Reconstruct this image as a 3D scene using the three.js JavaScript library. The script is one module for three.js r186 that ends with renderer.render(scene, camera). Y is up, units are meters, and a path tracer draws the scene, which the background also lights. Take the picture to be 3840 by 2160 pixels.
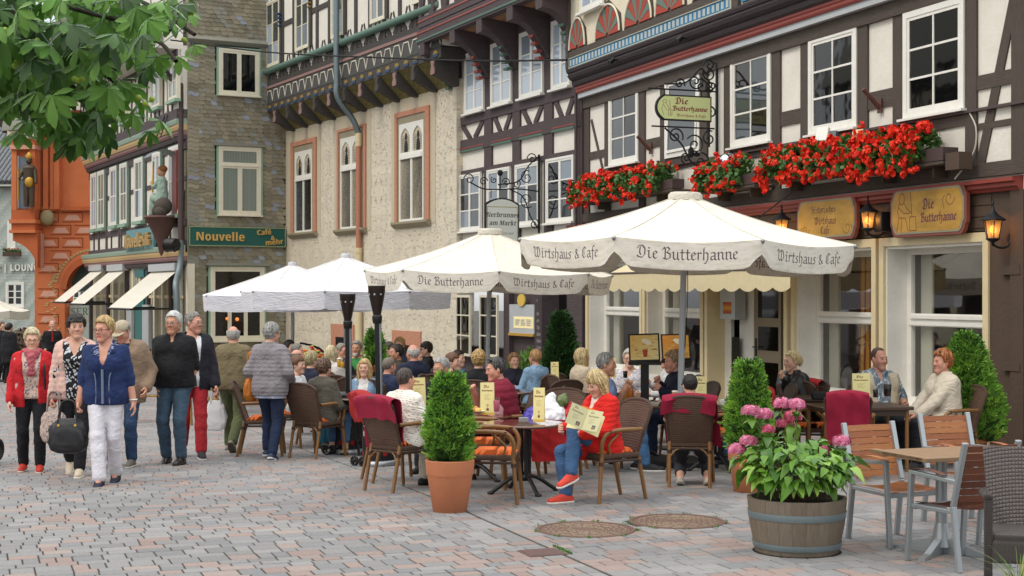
import * as THREE from 'three';
import { mergeGeometries, toCreasedNormals } from 'three/addons/utils/BufferGeometryUtils.js';
import { RoundedBoxGeometry } from 'three/addons/geometries/RoundedBoxGeometry.js';
import { createNoise3D, createNoise2D } from 'simplex-noise';
import { TextGeometry } from 'three/addons/geometries/TextGeometry.js';
import { FontLoader } from 'three/addons/loaders/FontLoader.js';

// camera, sky, sun, exposure
const EYE=1.93,FL=5500,CX=1920,CY=1096;
const scene=new THREE.Scene();
const camera=new THREE.PerspectiveCamera(2*Math.atan(1080 /FL)*180 /Math.PI,16 /9,0.3,600);
camera.position.set(0,EYE,0);
camera.setViewOffset(3840,2160,0,-16,3840,2160);
const renderer=new THREE.WebGLRenderer({antialias:true});
renderer.toneMapping=THREE.LinearToneMapping;
renderer.toneMappingExposure=1.06;
renderer.shadowMap.enabled=true;
{
const w=256,h=128,data=new Float32Array(w*h*4);
const n=createNoise3D(mulberry(5)),sun=new THREE.Vector3(-0.55,0.78,0.35).normalize();
for(let y=0;y<h;y++)for(let x=0;x<w;x++){
const el=((y+0.5)/h-0.5)*Math.PI,az=((x+0.5)/w)*2*Math.PI;
const d=[Math.cos(el)*Math.cos(az),Math.sin(el),Math.cos(el)*Math.sin(az)];
const s=Math.max(0,d[0]*sun.x+d[1]*sun.y+d[2]*sun.z);
const up=Math.max(0,d[1]);
const cl=0.5+0.5*n(d[0]*2.2,d[1]*4,d[2]*2.2)+0.25*n(d[0]*6,d[1]*10,d[2]*6);
let L=0.86+1.0*up+0.95*Math.pow(s,4),o=(y*w+x)*4;
L*=0.86+0.26*cl;
if(d[1]<0)L=0.5;
const blue=0.10*(1-Math.min(1,cl));
data[o]=L*(1.0-blue*1.2);data[o+1]=L*(1.0-blue*0.45);data[o+2]=L*(0.99+blue*0.3);data[o+3]=1;
}
const t=new THREE.DataTexture(data,w,h,THREE.RGBAFormat,THREE.FloatType);
t.mapping=THREE.EquirectangularReflectionMapping;t.magFilter=THREE.LinearFilter;t.needsUpdate=true;
scene.background=t;scene.environment=t;
}
const sunLight=new THREE.DirectionalLight(0xfff1e0,1.15);
sunLight.position.set(-33,46.8,21);sunLight.target.position.set(0,0,-22);
sunLight.position.add(sunLight.target.position);
sunLight.castShadow=true;sunLight.shadow.radius=28;sunLight.shadow.mapSize.set(4096,4096);
Object.assign(sunLight.shadow.camera,{left:-40,right:40,top:45,bottom:-45,near:1,far:180});
scene.add(sunLight,sunLight.target);
// helpers
function mulberry(a){return()=>{a|=0;a=a+0x6D2B79F5|0;let t=Math.imul(a ^ a>>>15,1|a);t=t+Math.imul(t ^ t>>>7,61|t)^ t;return((t ^ t>>>14)>>>0)/4294967296;};}
const R=mulberry(20240611),rr=(a,b)=>a+(b-a)*R(),pick=(a)=>a[Math.floor(R()*a.length)];
const N3=createNoise3D(mulberry(11)),N2=createNoise2D(mulberry(12));
const V=(x=0,y=0,z=0)=>new THREE.Vector3(x,y,z);
const clamp=(x,a,b)=>Math.min(b,Math.max(a,x)),lerp=(a,b,t)=>a+(b-a)*t,sst=(a,b,x)=>{const t=clamp((x-a)/(b-a),0,1);return t*t*(3-2*t);};
const DEG=Math.PI /180;
const used={};
const numbered=(n)=>{used[n]=(used[n]??-1)+1;return used[n]?n+'_'+String(used[n]).padStart(3,'0'):n;};
function tag(o,label,category,group,kind){o.userData.label=label;if(category)o.userData.category=category;if(group)o.userData.group=group;if(kind)o.userData.kind=kind;return o;}
function thing(name,label,category,p=[0,0,0],turn=0,group){
const o=new THREE.Group();o.name=numbered(name);o.position.set(p[0]??p.x,p[1]??p.y,p[2]??p.z);o.rotation.y=turn;scene.add(o);
return tag(o,label,category,group);
}
function part(name,geo,mat,parent,label){
if(Array.isArray(geo))geo=merge(geo);
const m=new THREE.Mesh(geo,mat);m.name=name;m.castShadow=m.receiveShadow=true;parent.add(m);if(label)m.userData.label=label;return m;
}
function solo(name,geo,mat,label,category,p,turn=0,group){
if(Array.isArray(geo))geo=merge(geo);
const m=new THREE.Mesh(geo,mat);m.name=numbered(name);m.castShadow=m.receiveShadow=true;if(p)m.position.set(p[0]??p.x,p[1]??p.y,p[2]??p.z);m.rotation.y=turn;scene.add(m);return tag(m,label,category,group);
}
function dup(src,label,p,turn,group){
const o=src.clone();o.name=numbered(src.name.replace(/_\d{3}$/,''));o.userData={...src.userData,label};if(group)o.userData.group=group;
if(p)o.position.set(p[0]??p.x,p[1]??p.y,p[2]??p.z);if(turn !==undefined)o.rotation.y=turn;scene.add(o);return o;
}
function sub(name,parent){const g=new THREE.Group();g.name=name;parent.add(g);return g;}
function merge(list){
const a=list.map((g)=>{let q=g.index?g.toNonIndexed():g;for(const k of Object.keys(q.attributes))if(!['position','normal','uv','color'].includes(k))q.deleteAttribute(k);if(!q.attributes.uv)q.setAttribute('uv',new THREE.BufferAttribute(new Float32Array(q.attributes.position.count*2),2));return q;});
const col=a.some((g)=>g.attributes.color);if(col)for(const g of a)if(!g.attributes.color)paint(g,[1,1,1]);
return mergeGeometries(a);
}
function paint(g,rgb){const n=g.attributes.position.count,c=new Float32Array(n*3);for(let i=0;i<n;i++){const q=typeof rgb==='function'?rgb(g.attributes.position.getX(i),g.attributes.position.getY(i),g.attributes.position.getZ(i)):rgb;c.set(q,i*3);}g.setAttribute('color',new THREE.BufferAttribute(c,3));return g;}
const lin=(hex)=>{const c=new THREE.Color(hex);return[c.r,c.g,c.b];};
function bx(x0,x1,y0,y1,z0,z1){
if(x0>x1)[x0,x1]=[x1,x0];if(y0>y1)[y0,y1]=[y1,y0];if(z0>z1)[z0,z1]=[z1,z0];
const g=new THREE.BoxGeometry(x1-x0,y1-y0,z1-z0).translate((x0+x1)/2,(y0+y1)/2,(z0+z1)/2);
const p=g.attributes.position,n=g.attributes.normal,u=g.attributes.uv;
for(let i=0;i<p.count;i++){const ax=Math.abs(n.getX(i)),ay=Math.abs(n.getY(i));u.setXY(i,ax>0.5?p.getZ(i):p.getX(i),ay>0.5?p.getZ(i):p.getY(i));}
return g;
}
function bar(x0,y0,x1,y1,w,z0,z1){
const l=Math.hypot(x1-x0,y1-y0),g=bx(0,l,-w /2,w /2,z0,z1);
const off=(Math.abs(x0*7.3+y0*3.1)% 5);const u=g.attributes.uv;for(let i=0;i<u.count;i++)u.setX(i,u.getX(i)+off);
return g.rotateZ(Math.atan2(y1-y0,x1-x0)).translate(x0,y0,0);
}
function post(x0,x1,y0,y1,z0,z1){const w=Math.abs(x1-x0),x=(x0+x1)/2;return bar(x,y0,x,y1,w,z0,z1);}
function tube(pts,r,seg=0,rad=8,closed=false){const c=new THREE.CatmullRomCurve3(pts.map((p)=>Array.isArray(p)?V(...p):p),closed,'centripetal');return new THREE.TubeGeometry(c,seg||Math.max(6,pts.length*5),r,rad,closed);}
function rod(a,b,r0,r1=r0,seg=10){a=Array.isArray(a)?V(...a):a;b=Array.isArray(b)?V(...b):b;const d=b.clone().sub(a),l=d.length();const g=new THREE.CylinderGeometry(r1,r0,l,seg);g.translate(0,l /2,0);g.applyQuaternion(new THREE.Quaternion().setFromUnitVectors(V(0,1,0),d.normalize()));return g.translate(a.x,a.y,a.z);}
function lathe(pts,seg=32){return new THREE.LatheGeometry(pts.map((p)=>new THREE.Vector2(p[0],p[1])),seg);}
const ball=(x,y,z,r,s=[1,1,1],seg=14)=>new THREE.SphereGeometry(r,seg,Math.max(8,seg*0.7|0)).scale(...s).translate(x,y,z);
const extr=(pts,depth,bevel=0)=>{const s=pts.getPoints?pts:new THREE.Shape(pts.map((p)=>new THREE.Vector2(p[0],p[1])));return new THREE.ExtrudeGeometry(s,{depth,bevelEnabled:bevel>0,bevelSize:bevel,bevelThickness:bevel,bevelSegments:2,curveSegments:10});};
const rbox=(w,h,d,r=0.01,s=2)=>new RoundedBoxGeometry(w,h,d,s,r);
function gy(z){const Z=-z;if(Z<13)return 0;const t=Z<15?(Z-13)*(Z-13)/4:Z-14;return-0.024*Math.min(t,46);}
const slopeAt=(z)=>(gy(z-0.1)-gy(z+0.1))/0.2;
function onGround(xF,yF){let Z=15;for(let i=0;i<30;i++)Z=FL*(EYE-gy(-Z))/(yF-CY);return V((xF-CX)/FL*Z,gy(-Z),-Z);}
function gp(xF,Z){return V((xF-CX)/FL*Z,gy(-Z),-Z);}
function at(xF,yF,Z){return V((xF-CX)/FL*Z,EYE+(CY-yF)/FL*Z,-Z);}
function facade(xF,Z,rx,rz){
const l=Math.hypot(rx,rz),r=V(rx /l,0,rz /l),n=V(-r.z,0,r.x),O=V((xF-CX)/FL*Z,0,-Z);
const hit=(x,y,d)=>{const D=V((x-CX)/FL,(CY-y)/FL,-1);return D.multiplyScalar((n.dot(O)+d)/n.dot(D)).add(V(0,EYE,0));};
return{O,r,n,turn:Math.atan2(-r.z,r.x),X:(x,d=0)=>hit(x,CY,d).sub(O).dot(r),Y:(x,y,d=0)=>hit(x,y,d).y,W:(x,y,z)=>O.clone().addScaledVector(r,x).addScaledVector(n,z).setY(y)};
}
// textures and materials
function dataTex(w,h,fn,srgb){
const d=new Uint8Array(w*h*4);
for(let y=0;y<h;y++)for(let x=0;x<w;x++){const c=fn(x /w,y /h,x,y),o=(y*w+x)*4;d[o]=clamp(c[0],0,1)*255;d[o+1]=clamp(c[1],0,1)*255;d[o+2]=clamp(c[2],0,1)*255;d[o+3]=255;}
const t=new THREE.DataTexture(d,w,h);t.magFilter=THREE.LinearFilter;t.wrapS=t.wrapT=THREE.MirroredRepeatWrapping;if(srgb)t.colorSpace=THREE.SRGBColorSpace;t.needsUpdate=true;return t;
}
function rep(t,u,v){const c=t.clone();c.repeat.set(u,v);c.needsUpdate=true;return c;}
const fbm=(x,y,z=0,o=4)=>{let s=0,a=0.5;for(let i=0;i<o;i++){s+=a*N3(x,y,z);x*=2.03;y*=2.03;z+=7;a*=0.5;}return s;};
const g3=(v)=>[v,v,v];
const T={
stain:dataTex(512,512,(u,v)=>{const a=fbm(u*4,v*4,1),b=fbm(u*22,v*22,2,3),k=0.93+0.07*a+0.035*b;return[k,k*(0.995-0.015*a),k*(0.98-0.03*Math.max(0,-a))];}),
plaster:dataTex(512,512,(u,v)=>g3(0.5+0.30*fbm(u*14,v*14,3)+0.22*fbm(u*70,v*70,4,2))),
grain:dataTex(512,256,(u,v)=>{const w=fbm(u*3,v*2,9,2),s=fbm(u*6,v*60+w*6,5,3),f=fbm(u*20,v*170,6,2);const k=0.80+0.32*s+0.16*f;return[k,k*0.985,k*0.965];}),
grainB:dataTex(512,256,(u,v)=>{const s=fbm(u*5,v*55,5,3),c=fbm(u*2.2,v*26,15,2);return g3(0.55+0.5*s-(c>0.42?0.4:0));}),
rough:dataTex(1024,1024,(u,v)=>{const p=fbm(u*60,v*60,21,3),q=fbm(u*9,v*9,22,3),st=fbm(u*26+p,v*16,23,2);return g3(0.6+0.3*p+0.15*q-(st>0.30?(st-0.30)*2.2:0));}),
roughC:dataTex(1024,1024,(u,v)=>{const p=fbm(u*60,v*60,21,3),q=fbm(u*5,v*4,22,4),st=fbm(u*26+p,v*16,23,2);const pit=st>0.36?Math.min(0.42,(st-0.36)*2.2)*(0.6+q):0;const k=0.90+0.10*p+0.13*q-pit;return[k,k*0.99,k*(0.965-0.04*q)];}),
cloth:dataTex(256,256,(u,v,x,y)=>g3(0.5+0.25*Math.sin(x*Math.PI /2)*Math.sin(y*Math.PI /2)+0.2*fbm(u*30,v*30,31,2))),
weave:dataTex(256,256,(u,v,x,y)=>{const cx=(x % 32)/32,cy=(y % 32)/32,row=(x /32|0)+(y /32|0);const a=row % 2?Math.sin(cx*Math.PI):Math.sin(cy*Math.PI);return g3(0.15+0.75*Math.pow(a,0.7)*(row % 2?Math.pow(Math.sin(cy*Math.PI),0.35):Math.pow(Math.sin(cx*Math.PI),0.35)));}),
weaveC:dataTex(256,256,(u,v,x,y)=>{const cx=(x % 32)/32,cy=(y % 32)/32,row=(x /32|0)+(y /32|0);const e=Math.min(Math.sin(cx*Math.PI),Math.sin(cy*Math.PI));const k=(0.55+0.45*Math.pow(e,0.5))*(0.85+0.2*fbm(x /32|0,y /32|0,40+row,1));return g3(k);}),
speck:dataTex(512,512,(u,v)=>{const k=0.88+0.16*fbm(u*7,v*7,51)+0.16*fbm(u*90,v*90,52,2);return[k,k,k];}),
wrinkle:dataTex(512,512,(u,v)=>{const a=fbm(u*5+v*2,v*3,81,2),r1=1-Math.abs(fbm(u*7+a*1.5,v*4+u*3,82,3))*2.2,r2=1-Math.abs(fbm(u*4-v*5,v*8+a,83,3))*2.2;return g3(0.5*Math.max(0,r1)+0.45*Math.max(0,r2));}),
wave:dataTex(256,256,(u,v)=>g3(0.5+0.4*fbm(u*3,v*3,91,2))),
leafy:dataTex(256,256,(u,v)=>{const s=fbm(u*10,v*10,61,3);return[0.85+0.25*s,0.9+0.16*s,0.8+0.2*s];}),
};
const mats=[];
function M(hex,o={}){
const{rough=0.8,metal=0,map,rp=[1,1],bump,bp,bs=0.002,phys,...rest}=o;
const m=new(phys||rest.transmission||rest.clearcoat||rest.sheen?THREE.MeshPhysicalMaterial:THREE.MeshStandardMaterial)({roughness:rough,metalness:metal,...rest});
if(Array.isArray(hex))m.color.setRGB(...hex);else m.color.set(hex);
if(map)m.map=rep(map,...rp);if(bump){m.bumpMap=rep(bump,...(bp??rp));m.bumpScale=bs;}
return m;
}
const plaster=(hex,k=0.5)=>M(hex,{rough:0.92,map:T.stain,rp:[k,k],bump:T.plaster,bp:[0.9,0.9],bs:0.006});
const timber=(hex)=>M(hex,{rough:0.78,map:T.grain,rp:[0.55,1.1],bump:T.grainB,bp:[0.55,1.1],bs:0.006});
const paintw=(hex,r=0.45)=>M(hex,{rough:r,map:T.stain,rp:[0.8,0.8],bump:T.grainB,bp:[0.6,1.2],bs:0.0012});
const cloth=(hex,o={})=>M(hex,{rough:0.95,map:T.stain,rp:[1.5,1.5],bump:T.cloth,bp:[6,6],bs:0.0012,...o});
const A={
white:plaster('#e9e4da'),cream:plaster('#e6dcc4'),tB1:timber('#544a42'),tB2:timber('#54484a'),tB3:timber('#4b4643'),tB5:timber('#5b5053'),
rough:M('#e6dcc8',{rough:0.95,map:T.roughC,rp:[0.42,0.42],bump:T.rough,bp:[0.42,0.42],bs:0.035}),
smooth:plaster('#c9bda6'),sand:M('#c58a6f',{rough:0.9,map:T.speck,rp:[1,1],bump:T.plaster,bs:0.004}),
frame:paintw('#efede6',0.35),frameOld:paintw('#e6dfca',0.5),greenP:paintw('#8fb09b',0.5),beige:paintw('#e0cfa6',0.5),stoneGrey:paintw('#9a9079',0.6),brown:plaster('#544438',0.6),red:paintw('#8f3a30',0.5),greenB:paintw('#4f6b5e',0.6),lightGrey:paintw('#b9bec2',0.4),
glass:M('#0b0d0e',{rough:0.04,phys:true,specularIntensity:1,ior:1.52,bump:T.wave,bp:[.8,.8],bs:0.0022}),glassWarm:M('#17120e',{rough:0.05,phys:true,ior:1.52}),glassGrey:M('#3d4448',{rough:0.04,phys:true,ior:1.6,bump:T.wave,bp:[.8,.8],bs:0.0022}),glassLight:M('#7b8690',{rough:0.05,phys:true,ior:1.6}),glassSky:M('#a9b6c2',{rough:0.04,phys:true,ior:1.7}),
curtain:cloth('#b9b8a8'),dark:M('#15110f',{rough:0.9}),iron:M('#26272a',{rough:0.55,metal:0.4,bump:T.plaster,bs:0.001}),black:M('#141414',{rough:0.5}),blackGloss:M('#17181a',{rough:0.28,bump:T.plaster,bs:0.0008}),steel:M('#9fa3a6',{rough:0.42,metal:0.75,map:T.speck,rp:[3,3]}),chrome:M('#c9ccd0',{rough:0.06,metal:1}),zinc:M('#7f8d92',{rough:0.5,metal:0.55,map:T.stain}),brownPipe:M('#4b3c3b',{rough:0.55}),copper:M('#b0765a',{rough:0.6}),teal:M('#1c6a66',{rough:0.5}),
gold:M('#c89a3a',{rough:0.45,metal:0.3}),rubber:M('#1a1a1a',{rough:0.8}),
orange:plaster('#d57a4d',0.4),orangeD:plaster('#c1663c',0.4),pinkish:plaster('#d9a08a',0.6),
slate:['#938c76','#a0977f','#867f69','#938a76','#8c8a7e','#79725e','#959ba4'].map((c)=>M(c,{rough:0.68,map:T.speck,rp:[2,2],bump:T.plaster,bp:[2,2],bs:0.003})),slateBase:M('#2b2a24',{rough:0.9}),slateMix:M('#ffffff',{rough:0.68,map:T.speck,rp:[2,2],bump:T.plaster,bp:[2,2],bs:0.003}),
pavers:['#8a8887','#807f80','#918e8c','#98857d','#927f78','#868382','#9b8c85'].map((c)=>M(c,{rough:0.9,map:T.speck,rp:[2.2,2.2],bump:T.plaster,bp:[4,4],bs:0.002})),paverMix:M('#ffffff',{rough:0.9,map:T.speck,rp:[2.2,2.2],bump:T.plaster,bp:[4,4],bs:0.002}),joint:M('#3d3a34',{rough:1,map:T.speck,rp:[4,4]}),
canvas:cloth('#ece5d6',{bump:T.wrinkle,bp:[.9,.9],bs:.012,rp:[.8,.8],transmission:0.12,thickness:0}),canvasW:cloth('#e8e8f1',{bump:T.wrinkle,bp:[.9,.9],bs:.012,transmission:0.12,thickness:0}),awning:cloth('#ecdcb2',{transmission:0.2,thickness:0}),awnW:cloth('#ece6d8',{transmission:0.15,thickness:0}),
wicker:M('#6b4f3f',{rough:0.6,map:T.weaveC,rp:[7,7],bump:T.weave,bp:[7,7],bs:0.006}),wickerD:M('#655b57',{rough:0.45,map:T.weaveC,rp:[6,6],bump:T.weave,bp:[6,6],bs:0.008}),bamboo:M('#8a6236',{rough:0.38,map:T.grain,rp:[2,6]}),bambooD:M('#4a3222',{rough:0.4,map:T.grain,rp:[2,6]}),bambooY:M('#a8803f',{rough:0.45,map:T.grain,rp:[2,6]}),orangeC:cloth('#d9692a'),crimson:cloth('#8e1133',{sheen:0.4,sheenColor:new THREE.Color('#c04060'),sheenRoughness:0.6}),redC:cloth('#9c1418'),
table:M('#6b4630',{rough:0.14,map:T.grain,rp:[1.4,3],clearcoat:0.6,clearcoatRoughness:0.08}),tableDark:M('#4a3626',{rough:0.35,map:T.grain,rp:[1.4,3]}),teak:['#a9683a','#b0713f','#9c5c33','#a4633c'].map((c)=>M(c,{rough:0.55,map:T.grain,rp:[1.2,4],bump:T.grainB,bp:[1.2,4],bs:0.0015})),teakD:['#6e3b23','#63341f','#75412a'].map((c)=>M(c,{rough:0.5,map:T.grain,rp:[1.2,4],bump:T.grainB,bp:[1.2,4],bs:0.0015})),teakT:M('#97795a',{rough:0.6,map:T.grain,rp:[1.2,4],bump:T.grainB,bp:[1.2,4],bs:0.0015}),alu:M('#a3a8ab',{rough:0.38,metal:0.65}),
barrel:['#807363','#7c6f5f','#847766','#796c5d','#7f7466'].map((c)=>M(c,{rough:0.85,map:T.grain,rp:[1.2,3],bump:T.grainB,bp:[1.2,3],bs:0.003})),terra:M('#b87350',{rough:0.85,map:T.stain,rp:[1.2,1.2],bump:T.plaster,bp:[2,2],bs:0.002}),soil:M('#2a2019',{rough:1,bump:T.rough,bp:[3,3],bs:0.02}),
};
function leafMat(hex,tr=0.3,r=0.55){return M(hex,{rough:r,map:T.leafy,rp:[6,6],transmission:tr,thickness:0,side:THREE.DoubleSide});}
function canvasTex(w,h,draw,srgb=true){const c=document.createElement('canvas');c.width=w;c.height=h;const x=c.getContext('2d');draw(x,w,h);const t=new THREE.CanvasTexture(c);if(srgb)t.colorSpace=THREE.SRGBColorSpace;return t;}
const GL={
i:[0.75,[[.08,.9],[.28,.98],[.28,.15],[.45,0],[.62,.15]],[[.24,1.38],[.36,1.26]]],n:[1.02,[[0,.85],[.2,1],[.2,.1],[.34,0]],[[.2,.78],[.52,1],[.74,.85],[.74,.12],[.94,.06]]],
u:[1.02,[[0,.9],[.2,1],[.2,.2],[.42,0],[.74,.22]],[[.74,1],[.74,.12],[.94,0]]],t:[.72,[[.3,1.36],[.3,.15],[.46,0],[.66,.12]],[[.04,.95],[.6,.95]]],
e:[.78,[[.62,.16],[.4,0],[.14,.2],[.14,.8],[.4,1],[.62,.76],[.16,.46]]],r:[.72,[[0,.85],[.2,1],[.2,.05]],[[.2,.8],[.42,1],[.62,.86]]],
h:[.98,[[.32,1.62],[.2,1.5],[.2,.05]],[[.2,.8],[.5,1],[.74,.8],[.74,.1],[.5,-.42],[.3,-.4]]],a:[.95,[[.15,.9],[.5,1],[.68,.85],[.68,.12],[.88,0]],[[.68,.56],[.22,.45],[.14,.12],[.38,0],[.68,.25]]],
s:[.8,[[.66,.9],[.4,1],[.18,.78],[.6,.36],[.46,.05],[.14,.1]]],f:[.66,[[.66,1.46],[.46,1.6],[.28,1.36],[.28,-.36]],[[.08,.92],[.58,.92]]],
c:[.76,[[.62,.86],[.4,1],[.14,.8],[.14,.2],[.4,0],[.62,.16]]],o:[.86,[[.42,1],[.14,.76],[.14,.2],[.42,0],[.7,.25],[.7,.78],[.42,1]]],é:[.78,[[.62,.16],[.4,0],[.14,.2],[.14,.8],[.4,1],[.62,.76],[.16,.46]],[[.3,1.2],[.55,1.45]]],
D:[1.3,[[.02,1.15],[.25,1.5],[.7,1.6],[1.06,1.2],[1.04,.45],[.7,0],[.2,.06],[.05,.25]],[[.42,1.36],[.36,.6],[.52,.34]]],B:[1.25,[[.0,1.2],[.2,1.56],[.36,1.3],[.34,.1]],[[.3,1.4],[.7,1.6],[.94,1.3],[.55,.92],[1.02,.7],[1.0,.2],[.6,0],[.1,.12]]],
W:[1.75,[[0,1.25],[.2,1.58],[.4,1.35],[.32,.3],[.6,.02],[.86,.25]],[[.62,1.2],[.8,1.55],[.94,1.3],[.86,.25],[1.1,.02],[1.42,.4],[1.4,1.1],[1.12,1.55]]],C:[1.12,[[.92,1.3],[.6,1.6],[.2,1.2],[.15,.4],[.5,0],[.95,.26]],[[.52,1.35],[.5,.45]]],
H:[1.2,[[.02,1.3],[.24,1.6],[.4,1.3],[.3,.05]],[[.3,.85],[.7,1.06],[.95,.8],[.9,.1],[.6,-.4]]],'&':[1.12,[[.98,.04],[.3,.95],[.36,1.3],[.62,1.24],[.56,.92],[.14,.4],[.3,0],[.62,.06],[.96,.56]]],' ':[.55],
};
function gothWidth(s){let w=0;for(const ch of s)w+=GL[ch][0];return w;}
function goth(x,s,left,base,size,color,bold=0.13){
x.strokeStyle=color;x.lineCap='round';x.lineJoin='round';const nib=bold*size,n=9;x.lineWidth=Math.max(1,size*0.045);
for(const ch of s){
for(const line of GL[ch].slice(1))for(let k=0;k<=n;k++){const o=(k /n-0.5)*2*nib*0.75;x.beginPath();line.forEach((p,i)=>{const px=left+p[0]*size+o,py=base-p[1]*size-o*0.75;i?x.lineTo(px,py):x.moveTo(px,py);});x.stroke();}
left+=GL[ch][0]*size;
}
}
function gothC(x,s,cx,base,size,color,bold){goth(x,s,cx-gothWidth(s)*size /2,base,size,color,bold);}
function printed(tex,o={}){return new THREE.MeshStandardMaterial({map:tex,roughness:o.rough??0.6,metalness:0});}
function face(w,h,x,y,z,ry=0){return new THREE.PlaneGeometry(w,h).rotateY(ry).translate(x,y,z);}
A.tealD=M('#14564d',{rough:0.45});A.glassCur=M('#8f9a90',{rough:0.12,phys:true,map:dataTex(64,8,(u)=>g3(0.75+0.25*Math.sin(u*120))),rp:[1,1]});
const FONT=await new FontLoader().loadAsync('fonts/droid/droid_sans_bold.typeface.json'),FONTR=await new FontLoader().loadAsync('fonts/droid/droid_sans_regular.typeface.json');
function letters(s,size,depth,font=FONT){return new TextGeometry(s,{font,size,depth,curveSegments:4,bevelEnabled:false});}
// ground and paving
const dA=V(-Math.sin(20.3*DEG),0,-Math.cos(20.3*DEG)),dB=V(Math.cos(20.3*DEG),0,-Math.sin(20.3*DEG));
{
const g=new THREE.PlaneGeometry(260,260,1,520).rotateX(-Math.PI /2).translate(0,0,-110),p=g.attributes.position,u=g.attributes.uv;
for(let i=0;i<p.count;i++){p.setY(i,gy(p.getZ(i))-0.007);u.setXY(i,p.getX(i),p.getZ(i));}
g.computeVertexNormals();
const ground=new THREE.Mesh(g,A.joint);ground.name='ground';ground.receiveShadow=true;scene.add(ground);tag(ground,'paved town square of grey and pink concrete blocks',null,null,'structure');
const e=0.022,q=[[-.5+e,0,-.5+e],[.5-e,0,-.5+e],[.5-e,0,.5-e],[-.5+e,0,.5-e],[-.5,-.003,-.5],[.5,-.003,-.5],[.5,-.003,.5],[-.5,-.003,.5],[-.5,-.05,-.5],[.5,-.05,-.5],[.5,-.05,.5],[-.5,-.05,.5]];
const pg=new THREE.BufferGeometry(),v=[],uv=[],quad=(a,b,c,d)=>{for(const k of[a,b,c,a,c,d]){v.push(...q[k]);uv.push(q[k][0]*0.24,q[k][2]*0.16);}};
quad(3,2,1,0);for(let i=0;i<4;i++){const j=(i+1)% 4;quad(i,j,4+j,4+i);quad(4+i,4+j,8+j,8+i);}
pg.setAttribute('position',new THREE.Float32BufferAttribute(v,3));pg.setAttribute('uv',new THREE.Float32BufferAttribute(uv,2));pg.computeVertexNormals();
const r=mulberry(77),SEAM=4.1,list=[],holes=[onGround(2196,1986),onGround(2539,1955.5)],drain=onGround(2035,2073);
let a=4.5,row=0;
while(a<62){
const far=a>34,d=far?0.2:[0.105,0.16,0.16,0.21,0.135][Math.floor(r()*5)];
for(const side of[-1,1]){
let b=SEAM+side*0.009,end=side<0?-30:34;
while(side<0?b>end:b<end){
const l=far?0.3:[0.115,0.165,0.21,0.21,0.25][Math.floor(r()*5)],bc=b+side*l /2,ac=a+d /2;b+=side*l;
const x=dA.x*ac+dB.x*bc,z=dA.z*ac+dB.z*bc,Z=-z;
if(Z<7||Z>58||Math.abs(x)>0.36*Z+3)continue;
if(x*0.938+Z*0.347>12.6)continue;
if(holes.some((h)=>Math.hypot(h.x-x,h.z-z)<0.36))continue;
list.push([x,z,l-0.012,d-0.006,r(),r(),r(),Z]);
}
}
a+=d;row++;
}
const inView=(o)=>o[7]>9.3&&Math.abs(o[0])<.345*o[7];list.sort((s,t)=>(inView(t)-inView(s))||s[7]-t[7]);
const m4=new THREE.Matrix4(),qq=new THREE.Quaternion(),Y=Math.PI /2-20.3*DEG-Math.PI /2;
const put=(o)=>{const s=slopeAt(o[1]);qq.setFromEuler(new THREE.Euler(-Math.atan(s)+(o[5]-.5)*0.012,20.3*DEG,(o[6]-.5)*0.012,'XYZ'));return m4.compose(V(o[0],gy(o[1])+(o[5]-0.5)*0.003,o[1]),qq,V(o[2],1,o[3]));};
const tone=(k,x,z)=>{const pinkness=0.27+0.12*N2(x*0.25,z*0.25);return k<pinkness?[3,4,6,3][Math.floor(k*97)% 4]:[0,1,2,5,0][Math.floor(k*89)% 5];};
const near=list.slice(0,300),rest=list.slice(300);
for(const o of near){const m=new THREE.Mesh(pg,A.pavers[tone(o[4],o[0],o[1])]);m.name='paver';m.receiveShadow=m.castShadow=true;m.applyMatrix4(put(o));ground.add(m);}
const im=new THREE.InstancedMesh(pg,A.paverMix,rest.length),c=new THREE.Color();
rest.forEach((o,i)=>{im.setMatrixAt(i,put(o));c.copy(A.pavers[tone(o[4],o[0],o[1])].color).multiplyScalar((0.92+0.14*o[6])*(0.96+0.09*N2(o[0]*0.5,o[1]*0.5)+0.06*N2(o[0]*2,o[1]*2)));im.setColorAt(i,c);});
im.name='paver_field';im.userData.kind='stuff';im.receiveShadow=true;ground.add(im);
const rust=M('#6d5348',{rough:0.75,metal:0.25,map:T.stain,rp:[3,3],bump:T.plaster,bp:[4,4],bs:0.002}),worn=M('#8d7c66',{rough:0.7,metal:0.2});
holes.forEach((h,i)=>{
const t=thing('manhole_cover',['round rusty manhole cover with ring pattern, left and nearer of the two','round rusty manhole cover with ring pattern, right and farther of the two'][i],'manhole cover',[h.x,0,h.z],i*0.8,'manhole covers');
part('frame',lathe([[0.37,-0.02],[0.37,0.006],[0.405,0.006],[0.405,-0.02]],48),rust,t);
part('cover',new THREE.CylinderGeometry(0.365,0.365,0.03,48).translate(0,-0.013,0),rust,t);
const ribs=[];for(let k=0;k<6;k++)for(let s=0;s<18;s++){const a0=s*20*DEG+k*0.3;if(s % 9<3&&k % 2===0&&k<5){ribs.push(bx(0.1+k*0.045,0.145+k*0.045,0.002,0.006,-0.008,0.008).rotateY(a0));continue;}const g=new THREE.TorusGeometry(0.1+k*0.045,0.0075,4,5,15*DEG).rotateX(Math.PI /2).scale(1,0.6,1).rotateY(a0).translate(0,0.002,0);ribs.push(g);}
part('ribs',ribs,worn,t);
});
const dg=thing('drain_cover','small square brown drain cover let into the paving','drain cover',[drain.x,0,drain.z],20.3*DEG);
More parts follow.
